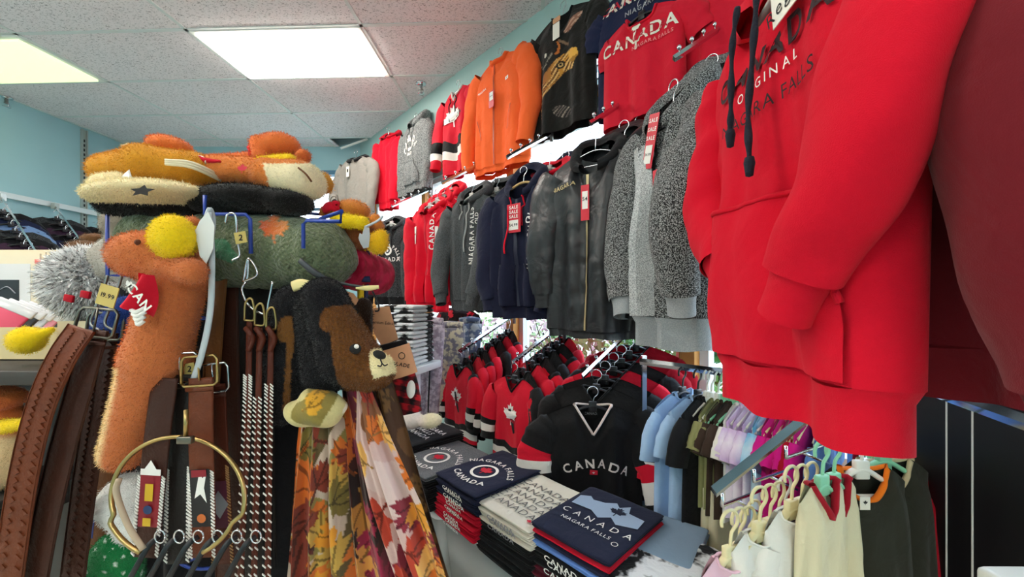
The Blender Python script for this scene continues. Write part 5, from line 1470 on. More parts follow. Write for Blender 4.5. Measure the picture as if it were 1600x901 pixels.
# ------------------------------------------------------------------ plush hats piled on top of the rack
GP = 'plush animal hats piled on the rack'
def blob(name, label, px, py, Y, parts, h=.005, k=.015, colf=None, col=None, group=GP, sub=(), cat='plush hat'):
    """parts: ('e', px, py, Y, rx, ry, rz, tilt) or ('c', p0, p1, r0, r1) in pixels/metres"""
    t, q = at(name, label, cat, px, py, Y, group)
    pts = []
    fs = []
    for p in parts:
        if p[0] == 'e':
            c = q(*p[1:4]); R = Matrix.Rotation(p[7] if len(p) > 7 else 0, 3, 'Y')
            R = [[R[i][j] for j in range(3)] for i in range(3)]
            fs.append(lambda x, y, z, c=c, r=p[4:7], R=R: s_ell(x, y, z, c, r, R)); m_ = max(p[4:7])
            pts += [np.array(c) - m_, np.array(c) + m_]
        else:
            a, b_ = q(*p[1]), q(*p[2]); fs.append(lambda x, y, z, a=a, b_=b_, p=p: s_cap(x, y, z, a, b_, p[3], p[4])); m_ = max(p[3:5])
            pts += [np.array(a) - m_, np.array(a) + m_, np.array(b_) - m_, np.array(b_) + m_]
    def f(x, y, z):
        v = fs[0](x, y, z)
        for g in fs[1:]: v = smin(v, g(x, y, z), k)
        return v
    lo, hi = bbox(pts, .012)
    o = np.array(P(px, py, Y))
    cf = colf
    if colf is not None:
        def cf(x, y, z):
            X, Yy, Z = x + o[0], y + o[1], z + o[2]
            return colf(800 + F * X / Yy, HZ - F * (Z - CZ) / Yy, X, Yy, Z)
    plush(t, f, lo, hi, h, cf or solid(col))
    return t, q
# cream hat with black star, black back
def c3(px, py, X, Y, Z): return mixc(CRM, BLK, (py > 322 - (np.abs(px - 235) - 60).clip(0) * .10).astype(float) * 0 + ((py - (318 + .03 * (px - 230))) > 0) * 1.0)
t, q = blob('plush_hat', 'cream plush hat with a black star patch and black underside', 230, 335, .93, [('e', 230, 304, .90, .128, .085, .026, -.05), ('c', (165, 292, .90), (200, 286, .92), .03, .03), ('c', (170, 318, .93), (300, 328, .93), .026, .022)], h=.004, colf=c3)
star = [(math.cos(a) * r_, math.sin(a) * r_) for a, r_ in [(k * math.pi / 5 + .3, .024 if k % 2 == 0 else .012) for k in range(10)]]
V2, T2 = poly2d(star); V2 = V2 * [1.15, .62]
mesh('star_patch', *flat((V2, T2), Matrix.Translation(Vector(q(222, 298, .815))) @ Matrix.Rotation(math.radians(70), 4, 'X')), plain('black_felt', '#1d1c1c', rough=.95), t, smooth=False)
# black plush body of another hat
blob('plush_hat', 'black plush hat lying behind the blue rack wire', 400, 335, .97, [('e', 395, 312, .95, .125, .08, .032, .06), ('e', 455, 318, .93, .045, .05, .028), ('c', (310, 316, .92), (380, 320, .95), .022, .03)], col=BLK)
# gold antler hat
def c2(px, py, X, Y, Z): return mixc(GOLD, '#b5632a', (px - 315) / 50)
t, q = blob('plush_hat', 'golden yellow plush hat with cream piping, left end of the pile', 260, 290, .96, [('c', (168, 266, .93), (225, 256, .93), .036, .040), ('c', (225, 256, .93), (300, 262, .95), .042, .036), ('c', (300, 264, .96), (420, 284, 1.0), .036, .022)], h=.004, colf=c2)
for k in range(3):
    mesh('piping', *tube([q(258, 250 + 3 * k, .885), q(300, 254 + 4 * k, .90), q(345, 274 + 4 * k, .955)], .0032, 20, 6, ref=(0, 0, 1)), plain('cream_piping', '#efe3c2', rough=.8), t)
mesh('care_tag', *tube([q(196, 270, .875), q(200, 280, .865), q(204, 286, .87)], [(.012, .0006), (.010, .0006), (.004, .0006)], 6, 4, ref=(0, 1, 0)), INKW, t)
# orange plush heads and bodies
blob('plush_moose', 'orange plush moose head resting on the golden hat', 268, 242, 1.0, [('e', 266, 230, 1.0, .050, .045, .026, .15)], col='#e0793a')
blob('plush_hat', 'small tan cap peeking out behind the golden hat', 212, 240, 1.06, [('e', 211, 234, 1.06, .024, .03, .012, -.1)], col='#d9c69a')
def c4(px, py, X, Y, Z): return mixc('#d8803c', '#f0e2bd', ((px > 418 + (py - 280) * .3) & (py > 255)) * 1.0)
t, q = blob('plush_moose', 'long orange plush moose with cream muzzle lying on the pile', 410, 300, .95, [('c', (330, 262, .97), (420, 270, .95), .030, .034), ('c', (420, 272, .94), (468, 280, .93), .038, .044), ('e', 490, 288, .95, .028, .03, .036)], h=.0045, colf=c4)
mesh('leaf_patch', *flat(leaf2d(.028), Matrix.Translation(Vector(q(378, 266, .90))) @ Matrix.Rotation(math.radians(80), 4, 'X')), INKR, t, smooth=False)
mesh('mouth_line', *tube([q(466, 262, .885), q(478, 272, .882), q(487, 284, .888)], .0022, 12, 5, ref=(0, 1, 0)), plain('brown_stitch', '#6b4020', rough=.9), t)
blob('plush_hat', 'golden round hat brim sticking out at the right end of the pile', 506, 292, 1.0, [('e', 505, 286, 1.0, .018, .04, .026, .2)], col=GOLD)
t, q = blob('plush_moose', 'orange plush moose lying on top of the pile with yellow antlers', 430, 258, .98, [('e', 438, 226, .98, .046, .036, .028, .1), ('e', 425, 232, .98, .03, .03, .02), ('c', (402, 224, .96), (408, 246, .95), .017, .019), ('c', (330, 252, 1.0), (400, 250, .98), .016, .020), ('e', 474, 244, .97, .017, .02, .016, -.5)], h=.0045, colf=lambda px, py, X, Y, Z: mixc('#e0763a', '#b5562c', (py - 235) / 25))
lo, hi = bbox([q(408, 252, .93), q(455, 250, .93)], .03)
plush(t, lambda x, y, z: s_cap(x, y, z, q(408, 252, .93), q(452, 250, .93), .012, .014), lo, hi, .004, solid(YEL), 'antler')
mesh('eye', *xf(lathe([(.0001, .002), (.003, 0), (.0001, -.002)], 8), Matrix.Translation(Vector(q(434, 217, .95))) @ Matrix.Rotation(1.3, 4, 'X')), BLACKPL, t)
mesh('ribbon', *tube([q(388, 228, .96), q(392, 236, .95), q(389, 240, .96)], [(.006, .002)] * 3, 8, 6, ref=(0, 1, 0)), BANR, t)
t, q = at('ribbon', 'red and white ribbon trailing across the plush pile', 'ribbon', 330, 250, .93)
mesh('band', *tube([q(302, 244, .95), q(318, 250, .935), q(345, 252, .93)], [(.009, .0012), (.007, .0012), (.003, .0012)], 16, 4, ref=(0, .9, .4)), BANR, t)
mesh('white_edge', *tube([q(300, 250, .945), q(312, 247, .94), q(322, 252, .934)], [(.007, .0014)] * 3, 12, 4, ref=(0, .9, .4)), INKW, t)

# ------------------------------------------------------------------ rolled blankets
def c5(px, py, X, Y, Z):
    c = mixc('#4a5640', '#7d8868', .5 + .5 * np.sin(px * .9) * np.sin(py * 1.1 + px * .3))
    lf = np.array(_leaf_half + [(-x, y) for x, y in _leaf_half[::-1] if x > 0]) * [34, -36] + [428, 366]
    m = inpoly(px, py, lf)
    c[m] = mixc('#d24a2c', '#e8954a', (px[m] - 400) / 55)
    g_ = inpoly(px, py, np.array([(330, 372), (352, 372), (372, 400), (362, 412), (338, 402)])); c[g_] = np.array(lin('#4f8a68'))
    return c
t, q = at('rolled_blanket', 'green sherpa blanket roll with a red maple leaf under the plush pile', 'blanket', 380, 450, 1.0)
o = np.array(P(380, 450, 1.0))
ga, gb = q(262, 384, 1.0), q(498, 398, .96)
fR = lambda x, y, z: np.maximum(s_cap(x, y, z, ga, gb, .100, .088), -1) + .0035 * np.sin(x * 55 + z * 20) * np.sin(z * 40) + .002 * np.sin(x * 140)
lo, hi = bbox([np.array(ga) - .1, np.array(gb) + .1, np.array(ga) + .1, np.array(gb) - .1], .015)
plush(t, fR, lo, hi, .0055, lambda x, y, z: c5(800 + F * (x + o[0]) / (y + o[1]), HZ - F * (z + o[2] - CZ) / (y + o[1]), 0, 0, 0), 'roll', M_sherpa)
t, q = at('rolled_blanket', 'red rolled blanket with a pink spiral end beside the green roll', 'blanket', 535, 450, 1.02)
M_rb = cloth('red_blanket', '#9a1530', '#c4254a', hscale=30, wrinkle=.4)
rc = np.array(q(536, 414, 1.02))
V, Fc = tube([tuple(rc), tuple(rc + np.array([.035, .16, -.02]))], .058, 14, 24, ref=(0, 0, 1), wob=.03, seed=5)
mesh('roll', V, Fc, M_rb, t)
sp = [(rc[0] + (.008 + .046 * k / 40) * math.cos(k * .42), rc[1] - .006, rc[2] + (.008 + .046 * k / 40) * math.sin(k * .42)) for k in range(41)]
mesh('spiral_edge', *tube(sp, .004, 80, 6, ref=(0, 1, 0)), cloth('pink_fleece', '#d98aa0'), t)
# grey sloth-like plush behind on the left, dark wrap
blob('plush_hat', 'grey brown plush hat behind the blue rack wire', 205, 395, 1.05, [('e', 200, 352, 1.08, .055, .06, .05), ('c', (190, 380, 1.05), (215, 420, 1.05), .035, .04)], col='#8d8578', h=.006)
blob('plush_hat', 'grey plush hat with long ears below the moose head', 205, 455, 1.0, [('c', (160, 400, 1.05), (235, 445, 1.0), .03, .04), ('c', (190, 370, 1.06), (172, 420, 1.05), .02, .03)], col='#a8a298', h=.006)

# ------------------------------------------------------------------ second moose on the right of the rack
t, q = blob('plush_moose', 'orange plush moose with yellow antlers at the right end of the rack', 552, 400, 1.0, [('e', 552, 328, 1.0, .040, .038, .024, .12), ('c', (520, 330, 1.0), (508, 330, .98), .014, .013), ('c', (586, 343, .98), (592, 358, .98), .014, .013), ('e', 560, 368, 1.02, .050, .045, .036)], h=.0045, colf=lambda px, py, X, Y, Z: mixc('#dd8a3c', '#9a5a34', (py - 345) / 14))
lo, hi = bbox([q(528, 345, .95), q(566, 348, .95)], .03)
plush(t, lambda x, y, z: smin(s_cap(x, y, z, q(524, 342, .955), q(566, 348, .95), .013, .016), s_ell(x, y, z, q(540, 344, .95), (.02, .012, .014)), .01), lo, hi, .004, solid(YEL), 'antler')
lo, hi = bbox([q(590, 378, .93), q(590, 378, .93)], .045)
plush(t, lambda x, y, z: smin(s_ell(x, y, z, q(590, 380, .94), (.024, .02, .026)), s_ell(x, y, z, q(597, 368, .94), (.012, .012, .014)), .01), lo, hi, .004, solid('#f0c020'), 'antler')
mesh('bow', *join(tube([q(505, 330, .96), q(515, 322, .95), q(527, 328, .96)], [(.010, .003), (.012, .003), (.008, .003)], 8, 6, ref=(0, 1, 0)), tube([q(527, 328, .96), q(522, 318, .95), q(530, 320, .96)], [(.008, .003)] * 3, 8, 6, ref=(0, 1, 0))), BANR, t)
t2, q2 = at('hang_tag', 'grey moose shaped paper tag hanging from the second moose', 'tag', 572, 380, .92)
leafp = [(570, 352), (577, 356), (578, 370), (576, 386), (568, 388), (563, 380), (560, 372), (562, 364), (566, 366)]
z0 = [q2(x, y, .91) for x, y in leafp]; n = len(z0)
mesh('card', [*z0, *[(a, b_ + .001, c_) for a, b_, c_ in z0]], [tuple(range(n)), tuple(range(n, 2 * n))[::-1]] + [(i, n + i, n + (i + 1) % n, (i + 1) % n) for i in range(n)], plain('tag_grey', '#a9abad', rough=.5), t2, smooth=False)
mesh('loop', *tube([q2(572, 354, .91), q2(590, 345, .92), q2(598, 338, .93)], .003, 10, 6, ref=(0, 1, 0)), GREYPL, t2)
t, q = at('strap', 'yellow and navy woven strap hanging below the second moose', 'strap', 566, 490, 1.05)
mesh('yellow_band', *tube([q(567, 385, 1.05), q(564, 430, 1.05), q(563, 488, 1.05)], [(.009, .0015)] * 3, 12, 4, ref=(0, 1, 0)), plain('yellow_web', '#f0d21c', rough=.8), t)
mesh('navy_band', *tube([q(574, 392, 1.06), q(572, 440, 1.06), q(570, 488, 1.06)], [(.007, .0015)] * 3, 12, 4, ref=(0, 1, 0)), plain('navy_web', '#1f2a55', rough=.8), t)
mesh('tie', *tube([q(556, 432, 1.04), q(568, 436, 1.03), q(578, 436, 1.04)], [(.008, .003)] * 3, 8, 6, ref=(0, 1, 0)), plain('navy_web', '#1f2a55'), t)

# ------------------------------------------------------------------ bear hats
def bearcol(px, py, X, Y, Z):
    c = np.tile(np.array(lin('#17161a')), (len(px), 1))
    br = inpoly(px, py, [(500, 492), (508, 481), (522, 477), (548, 476), (566, 500), (600, 552), (618, 590), (600, 606), (570, 612), (545, 612), (528, 598), (520, 560), (516, 520), (506, 517), (498, 508)])
    c[br] = np.array(lin('#6b421f')); hl = br & (px + py * .0 > 500) & (np.sin(px * 3.1) * np.sin(py * 2.7) > .3); c[hl] = np.array(lin('#7d5026'))
    cr = inpoly(px, py, [(576, 551), (584, 545), (606, 544), (616, 570), (618, 582), (584, 592), (578, 572)])
    c[cr] = np.array(lin('#eee2b4'))
    return c
t, q = at('plush_hat', 'black and brown bear face hat with cream muzzle hanging at the front', 'plush hat', 540, 612, .84, 'bear hats')
o = np.array(P(540, 612, .84))
fb_ = lambda x, y, z: smin(smin(s_cap(x, y, z, q(494, 480, .87), q(508, 580, .87), .045, .050), 9.0, .01), smin(smin(s_cap(x, y, z, q(506, 468, .84), q(545, 560, .83), .046, .060), s_cap(x, y, z, q(545, 560, .83), q(578, 580, .815), .056, .040), .02), s_ell(x, y, z, q(596, 578, .80), (.026, .030, .030)), .015), .02)
lo, hi = bbox([q(506, 468), q(545, 560), q(596, 578, .78)], .075)
o_ = o
bo = plush(t, fb_, lo, hi, .0032, lambda x, y, z: bearcol(800 + F * (x + o_[0]) / (y + o_[1]), HZ - F * (z + o_[2] - CZ) / (y + o_[1]), 0, 0, 0))
def dot(parent, name, px, py, Y, rx, rz, mat, q, tilt=0):
    V, Fc = lathe([(.0001, .5), (.5, .35), (.85, .15), (1, 0), (.9, -.2)], 16)
    M = Matrix.Translation(Vector(q(px, py, Y))) @ Matrix.Rotation(tilt, 4, 'Y') @ Matrix.Diagonal((rx, .006, rz, 1)) @ Matrix.Rotation(math.pi / 2, 4, 'X')
    return mesh(name, *xf((V, Fc), M), mat, parent)
BF = plain('black_felt', '#1d1c1c')
e = dot(t, 'eye', 555, 545, .778, .0125, .0105, BF, q, -.25); dot(e, 'eye_glint', 557, 541, .774, .005, .0045, INKW, q)
dot(t, 'nose', 593, 554, .768, .0135, .0085, BF, q, .35)
mesh('mouth', *join(tube([q(594, 560, .764), q(597, 568, .762)], .0014, 4, 5), tube([q(590, 571, .764), q(595, 572, .762), q(597, 568, .762), q(601, 571, .762), q(606, 569, .764)], .0014, 12, 5)), BF, t)
def bear2(px, py, X, Y, Z):
    c = np.tile(np.array(lin('#17161a')), (len(px), 1))
    br = inpoly(px, py, [(432, 510), (440, 496), (460, 492), (462, 530), (456, 560), (452, 640), (442, 642), (446, 570), (448, 535), (434, 532)])
    c[br] = np.array(lin('#7d5228')); return c
t, q = at('plush_hat', 'black bear hat with a brown cheek behind the front bear face', 'plush hat', 450, 650, .90, 'bear hats')
o2_ = np.array(P(450, 650, .90))
fb2 = lambda x, y, z: smin(s_cap(x, y, z, q(462, 480, .90), q(452, 560, .90), .052, .056), s_cap(x, y, z, q(452, 560, .90), q(440, 640, .90), .050, .036), .02)
lo, hi = bbox([q(462, 480), q(452, 560), q(440, 640)], .075)
plush(t, fb2, lo, hi, .004, lambda x, y, z: bear2(800 + F * (x + o2_[0]) / (y + o2_[1]), HZ - F * (z + o2_[2] - CZ) / (y + o2_[1]), 0, 0, 0))
dot(t, 'eye_glint', 478, 577, .85, .006, .006, INKW, q)
mesh('cream_band', *tube([q(457, 448, .86), q(470, 444, .855), q(485, 448, .86)], [(.012, .003)] * 3, 10, 6, ref=(0, 1, 0)), plain('cream_felt', '#efdf9f', rough=.9), t)
# card and elastic at the top of the bear hat
t, q = at('hang_tag', 'brown kraft card behind the top of the front bear hat', 'tag', 540, 470, .90)
cp = [(492, 440), (520, 448), (552, 458), (560, 468), (556, 476), (548, 478), (520, 470), (494, 456)]
z0 = [q(x, y, .89) for x, y in cp]; n = len(z0)
mesh('card', [*z0, *[(a, b_ + .001, c_) for a, b_, c_ in z0]], [tuple(range(n)), tuple(range(n, 2 * n))[::-1]] + [(i, n + i, n + (i + 1) % n, (i + 1) % n) for i in range(n)], KRAFT, t, smooth=False)
mesh('elastic', *tube([q(468, 406, .84), q(490, 425, .84), q(515, 437, .85), q(552, 446, .86), q(590, 450, .87)], [(.006, .002), (.007, .002), (.004, .002), (.003, .002), (.004, .002)], 24, 6, ref=(0, 1, 0)), plain('dark_elastic', '#3a3d42', rough=.4), t)
mesh('hook_end', *tube([q(556, 450, .86), q(575, 450, .865), q(592, 448, .87)], [(.002, .003), (.006, .004), (.004, .003)], 10, 6, ref=(0, 1, 0)), plain('cream_felt', '#efdf9f'), t)
mesh('emblem', *flat(ring2d(.008, .0095), Matrix.Translation(Vector(q(536, 459, .885))) @ Matrix.Rotation(math.pi / 2, 4, 'X')), INKK, t, smooth=False)

# ------------------------------------------------------------------ leaf print scarves
_lf = np.array(_leaf_half + [(-x, y) for x, y in _leaf_half[::-1] if x > 0])
def leafprint(seed, base, leaves, n, W_, H_, smin_=.07, smax=.13):
    r_ = np.random.default_rng(seed)
    L_ = [(r_.uniform(0, W_), r_.uniform(-.02, H_), r_.uniform(smin_, smax), r_.uniform(0, 6.28), leaves[r_.integers(len(leaves))]) for _ in range(n)]
    def f(x, y):
        c = np.tile(np.array(lin(base[0])), (len(x), 1))
        w = np.sin(x * 23 + 2 * np.sin(y * 17)) + np.sin(y * 19 + x * 9 + seed)
        c[w > .5] = np.array(lin(base[1])); c[w < -.9] = np.array(lin(base[2]))
        for cx, cy, s_, a, col in L_:
            dx, dy = x - cx, y - cy
            near = (np.abs(dx) < s_) & (np.abs(dy) < s_)
            if not near.any(): continue
            ca, sa = math.cos(a), math.sin(a)
            lx, ly = (dx * ca + dy * sa) / s_ / .8, (-dx * sa + dy * ca) / s_ / .8
            m = near & inpoly(lx, ly - 0, _lf)
            k = np.array(lin(col)); c[m] = k
            vein = m & ((np.abs(lx) < .035) | (np.abs(np.abs(lx) - (ly - .05) * .8) < .035))
            c[vein] = k * .35
        return c
    return f
M_scarf = cloth('printed_voile', '#c8b89a', attr='Col', fine=.2, wrinkle=.15, rough=.75, sheen=.3)
def scarf(label, edges, Y, pleats, amp, pr, seed, base_px, name='scarf', nu=110, nv=150, phase=0.0):
    """edges: list of (py, left px, right px)"""
    t, q = at(name, label, 'scarf', base_px[0], base_px[1], Y, 'leaf print scarves')
    E = np.array(edges, float); o = np.array(P(base_px[0], base_px[1], Y))
    r_ = np.random.default_rng(seed)
    def fn(U, Vv):
        py = E[0, 0] + (E[-1, 0] - E[0, 0]) * Vv
        l = np.interp(py, E[:, 0], E[:, 1]); r = np.interp(py, E[:, 0], E[:, 2])
        g_ = .35 + .65 * sstep(Vv * 2)
        px = l + (r - l) * (U + .018 * np.sin(U * pleats * 12.56 + phase) * g_)
        yy = Y + amp * g_ * (np.sin(U * pleats * 6.28 + phase + .6 * np.sin(Vv * 3)) + .35 * np.sin(U * pleats * 14.1 + 2 * Vv)) - .03 * np.sin(U * 3.14)
        return np.stack([(px - 800) / F * Y - o[0], yy - o[1], CZ + (HZ - py) / F * Y - o[2]], -1)
    V, Fc = grid(fn, nu, nv)
    U, Vv = np.meshgrid(np.linspace(0, 1, nu), np.linspace(0, 1, nv))
    wid = (E[-1, 2] - E[-1, 1]) / F * Y; hei = (E[-1, 0] - E[0, 0]) / F * Y
    c = pr(U.ravel() * wid * 1.5, Vv.ravel() * hei)
    mesh('cloth_fall', V, Fc, M_scarf, t, colors=c)
    return t, q
CR = ('#c9b4a2', '#8f8248', '#5f5030'); DK = ('#4a1f1c', '#2c1716', '#7a2a3a')
lv = ['#d8732c', '#e0962f', '#8a3a2a', '#7b6a32', '#c9a04a', '#5a2320']
t, q = scarf('cream and olive leaf print scarf knotted at the top', [(640, 470, 534), (700, 462, 540), (800, 452, 546), (960, 440, 560)], .86, 3.2, .016, leafprint(3, CR, lv, 40, .3, .5), 3, (495, 960))
kc = leafprint(9, ('#cdbf86', '#e8dcc4', '#8a7a3c'), ['#7b6a32', '#d9a030', '#efe6d2'], 14, .4, .4, .04, .07)
o3 = np.array(P(495, 960, .86))
fk = lambda x, y, z: smin(s_ell(x, y, z, q(496, 640, .83), (.062, .045, .036)), s_ell(x, y, z, q(500, 616, .84), (.036, .035, .014)), .012) + .003 * np.sin(x * 90 + z * 60)
lo, hi = bbox([q(496, 640, .83), q(500, 616, .84)], .075)
plush(t, fk, lo, hi, .0035, lambda x, y, z: kc((x - x.min()) * 1.6, (z.max() - z) * 1.6 + (y - y.min())), 'knot', M_scarf)
scarf('dark burgundy and orange leaf print scarf beside the knotted one', [(600, 536, 560), (680, 535, 590), (780, 536, 625), (960, 548, 672)], .90, 2.6, .018, leafprint(14, DK, ['#d06a2a', '#e0a050', '#a02a4a', '#c88a40'], 30, .3, .6), 5, (600, 960), phase=1)
scarf('pale pink and orange leaf print scarf at the right of the rack', [(600, 560, 578), (680, 556, 612), (780, 580, 660), (960, 640, 722)], .87, 2.4, .016, leafprint(22, ('#d3b0a8', '#dcc2bb', '#8a5a3c'), ['#d8732c', '#e39a3a', '#8a2a3a', '#b9402c', '#e8b060'], 30, .3, .6), 7, (640, 960), phase=2)
scarf('brown leaf print scarf behind the pale pink one', [(590, 575, 612), (680, 585, 640), (760, 610, 662), (960, 650, 720)], .95, 2.0, .014, leafprint(31, ('#4b3220', '#3a2618', '#6b4a2c'), ['#7a5a34', '#2c1c12'], 14, .3, .6), 8, (640, 960), phase=3, nu=60, nv=90)

# ------------------------------------------------------------------ leather belts
def leather(name, c, tool=0.0, scale=120):
    m = plain(name, c, rough=.45, spec=.3, var=.35, vscale=25, bump=.5, bscale=scale)
    return m
LB1, LB2, LB3, LBK, LRED = leather('brown_leather', '#6a3218'), leather('dark_brown_leather', '#3d1c10'), leather('tan_leather', '#7a4a24'), leather('black_leather', '#1b1513'), leather('red_brown_leather', '#54200f')
ANT = plain('antique_nickel', '#77746a', rough=.35, metal=1.0)
def belt(label, pts, w, mat, group, buckle=None, tool=False, ref=(0, 1, 0), bm_=ANT, lace=None, name='leather_belt', bead=None):
    o = P(*pts[-1]); t = thing(name, label, 'belt', o, 0, group)
    L_ = [tuple(P(*p) - o) for p in pts]
    mesh('strap', *tube(L_, [(w / 2, .0022)] * 2, 50, 8, ref=ref, square=.55), mat, t)
    C = spline(L_, 80); D = np.gradient(C, axis=0); D /= np.linalg.norm(D, axis=1)[:, None]
    rf = np.array(ref, float); B = rf - (D @ rf)[:, None] * D; B /= np.linalg.norm(B, axis=1)[:, None]; N = np.cross(D, B)
    if tool:
        V, Fc = [], []
        for k in range(4, 76, 2):
            for s_ in (-1, 1):
                c = C[k] - B[k] * .0026; n0 = len(V)
                V += [c + N[k] * s_ * w * .08, c + D[k] * .007 + N[k] * s_ * w * .22, c + D[k] * .001 + N[k] * s_ * w * .38 - B[k] * 0, c - D[k] * .007 + N[k] * s_ * w * .20]
                V += [v - B[k] * .0018 for v in V[-4:]]
                Fc += [(n0 + 4, n0 + 5, n0 + 6, n0 + 7), (n0, n0 + 1, n0 + 5, n0 + 4), (n0 + 1, n0 + 2, n0 + 6, n0 + 5), (n0 + 2, n0 + 3, n0 + 7, n0 + 6), (n0 + 3, n0, n0 + 4, n0 + 7)]
        mesh('tooling', V, Fc, mat, t, smooth=False)
    for s_ in (-1, 1):
        e = C + N * s_ * w * .44 - B * .0026
        if lace is None:
            mesh('stitched_edge', *tube([tuple(p) for p in e[::4]], .0011, 40, 4, ref=ref), mat, t)
        else:
            V, Fc = [], []
            k0 = int(80 * lace[1])
            fine = spline([tuple(p) for p in e[k0:]], int((80 - k0) * 1.6)); fd = np.gradient(fine, axis=0); fd /= np.linalg.norm(fd, axis=1)[:, None]
            for k in range(0, len(fine) - 1, 2):
                n0 = len(V); c = fine[k]; d_ = fd[k]; nn = np.cross(d_, B[0])
                a = nn * .0035 + d_ * .0028 * 1; bq = d_ * .0014
                V += [c - a - bq, c - a + bq, c + a + bq, c + a - bq]; V += [v - B[0] * .002 for v in V[-4:]]
                Fc += [(n0 + 4, n0 + 5, n0 + 6, n0 + 7), (n0, n0 + 1, n0 + 5, n0 + 4), (n0 + 1, n0 + 2, n0 + 6, n0 + 5), (n0 + 2, n0 + 3, n0 + 7, n0 + 6), (n0 + 3, n0, n0 + 4, n0 + 7)]
            lo_ = mesh('lacing', V, Fc, lace[0], t, smooth=False); lo_['kind'] = 'stuff'
    if buckle:
        c = np.array(L_[0]); d0 = D[0]; bw, bh = w * .72, .045
        ring = [c + N[0] * a * bw - d0 * b_ * bh - B[0] * .004 for a, b_ in ((-1, -.2), (-1, .8), (-.8, 1), (.8, 1), (1, .8), (1, -.2), (.8, -.35), (-.8, -.35), (-1, -.2))]
        bo = mesh('buckle', *tube([tuple(p) for p in ring], [(.003, .0035)] * 2, 9, 6, ref=ref, smooth=False), bm_, t)
        mesh('prong', *tube([tuple(c - B[0] * .004 + d0 * .005), tuple(c - d0 * bh - B[0] * .008)], .0022, 2, 6, ref=ref), bm_, bo)
        mesh('keeper', *tube([tuple(C[5] + N[5] * w * .55 - B[5] * .004), tuple(C[5] - N[5] * w * .55 - B[5] * .004)], [(.005, .0018)] * 2, 2, 6, ref=tuple(B[5])), mat, t)
    if bead:
        k = int(80 * .72)
        ang = math.atan2(D[k][0], -D[k][2])
        M = Matrix.Translation(Vector(C[k] - B[k] * .0042)) @ Matrix.Rotation(-ang, 4, 'Y') @ Matrix.Rotation(math.pi / 2, 4, 'X')
        po = None
        for ib, (vt, mt) in enumerate(bead): mesh('beadwork', *flat(vt, M @ Matrix.Translation((0, 0, .0007 * ib))), mt, t, smooth=False)
    return t
GB = 'tooled leather belts hanging at the left'
belt('outermost tooled brown belt curving down at the far left', [(128, 512, .82), (96, 560, .80), (62, 640, .79), (34, 760, .78), (10, 930, .78)], .062, LB1, GB, tool=True)
belt('dark brown belt second from the left with an antique buckle', [(150, 515, .84), (126, 600, .82), (98, 700, .81), (70, 820, .80), (50, 930, .80)], .058, LB2, GB, buckle=True)
belt('dark tooled belt third from the left', [(166, 520, .88), (150, 640, .86), (132, 760, .85), (110, 930, .84)], .056, LB2, GB, tool=True, buckle=True)
belt('narrow dark brown belt fourth from the left', [(180, 525, .92), (172, 640, .91), (160, 760, .90), (150, 930, .90)], .054, LB3, GB)
belt('black belt behind the tooled brown belts', [(176, 530, .97), (185, 660, .96), (182, 780, .96), (178, 930, .96)], .06, LBK, GB)
# buckle hook with price labels
t, q = at('belt_hook', 'pair of chrome wire hooks with yellow price labels above the brown belts', 'hook', 170, 470, .85)
for k, x in enumerate((150, 172)):
    mesh('wire', *tube([q(x + 18, 430, .86), q(x + 14, 445, .86), q(x, 480, .85), q(x - 8, 505, .85), q(x + 6, 516, .84)], .0028, 24, 6, ref=(0, 1, 0)), STEEL, t)
mesh('price_label', *xf(box(-.02, .02, -.001, .001, -.022, .022), Matrix.Translation(Vector(q(168, 462, .83))) @ Matrix.Rotation(.3, 4, 'Y')), plain('manila', '#cdb86a', rough=.7), t, smooth=False)
Mx = Matrix.Translation(Vector(q(168, 462, .828))) @ Matrix.Rotation(.3, 4, 'Y') @ Matrix.Rotation(math.pi / 2, 4, 'X')
mesh('label_text', *flat(lettering('19.99', .009, 1), Mx), INKK, t, smooth=False)

# centre cluster of braided belts with bead work, hanging from a ring
GC = 'laced belts hanging inside the wire hoop'
TANL = plain('tan_lace', '#b98a58', rough=.7)
red = plain('bead_red', '#8c1424', rough=.5); yel = plain('bead_yellow', '#d8b020', rough=.5); blu = plain('bead_blue', '#26406e', rough=.5); whi = INKW; orb = plain('bead_orange', '#c8682a', rough=.5)
def beads(kind):
    if kind == 0: return [(rect2d(.040, .115, 1, 1), red), (move2d(rect2d(.040, .012, 1, 1), 0, .052), whi), (move2d(poly2d([(-.02, 0), (.02, 0), (0, .03)]), 0, .046), whi), (move2d(rect2d(.016, .034, 1, 1), 0, .012), yel), (move2d(ring2d(.0001, .009, 12), 0, -.022), blu), (move2d(rect2d(.016, .016, 1, 1), 0, -.046), yel)]
    if kind == 1: return [(rect2d(.040, .115, 1, 1), plain('bead_black', '#17171a', rough=.5)), (move2d(poly2d([(-.012, -.02), (.0, .03), (.006, .02), (.014, .028), (.008, 0), (.012, -.03), (.0, -.012)]), 0, .02), whi), (move2d(ring2d(.0001, .009, 12), 0, -.04), orb), (move2d(rect2d(.030, .014, 1, 1), 0, .05), red)]
    return [(rect2d(.036, .10, 1, 1), plain('bead_plum', '#5a1a34', rough=.5)), (move2d(poly2d([(-.02, 0), (0, .03), (.02, 0), (0, -.03)]), 0, 0), INKG)]
belt('laced belt with red and yellow beadwork', [(258, 590, .80), (246, 680, .79), (238, 760, .785), (228, 870, .78)], .054, LB2, GC, lace=(INKW, .60), bead=beads(0))
belt('dark laced belt in the middle of the wire hoop', [(284, 585, .82), (282, 680, .81), (280, 760, .80), (278, 880, .79)], .050, LBK, GC, lace=(INKW, .55), buckle=True, bm_=CHROME)
belt('laced belt with a white bird in the beadwork', [(314, 590, .81), (314, 680, .80), (316, 760, .79), (318, 870, .785)], .052, LB1, GC, lace=(INKW, .58), bead=beads(1), buckle=True, bm_=BRASS)
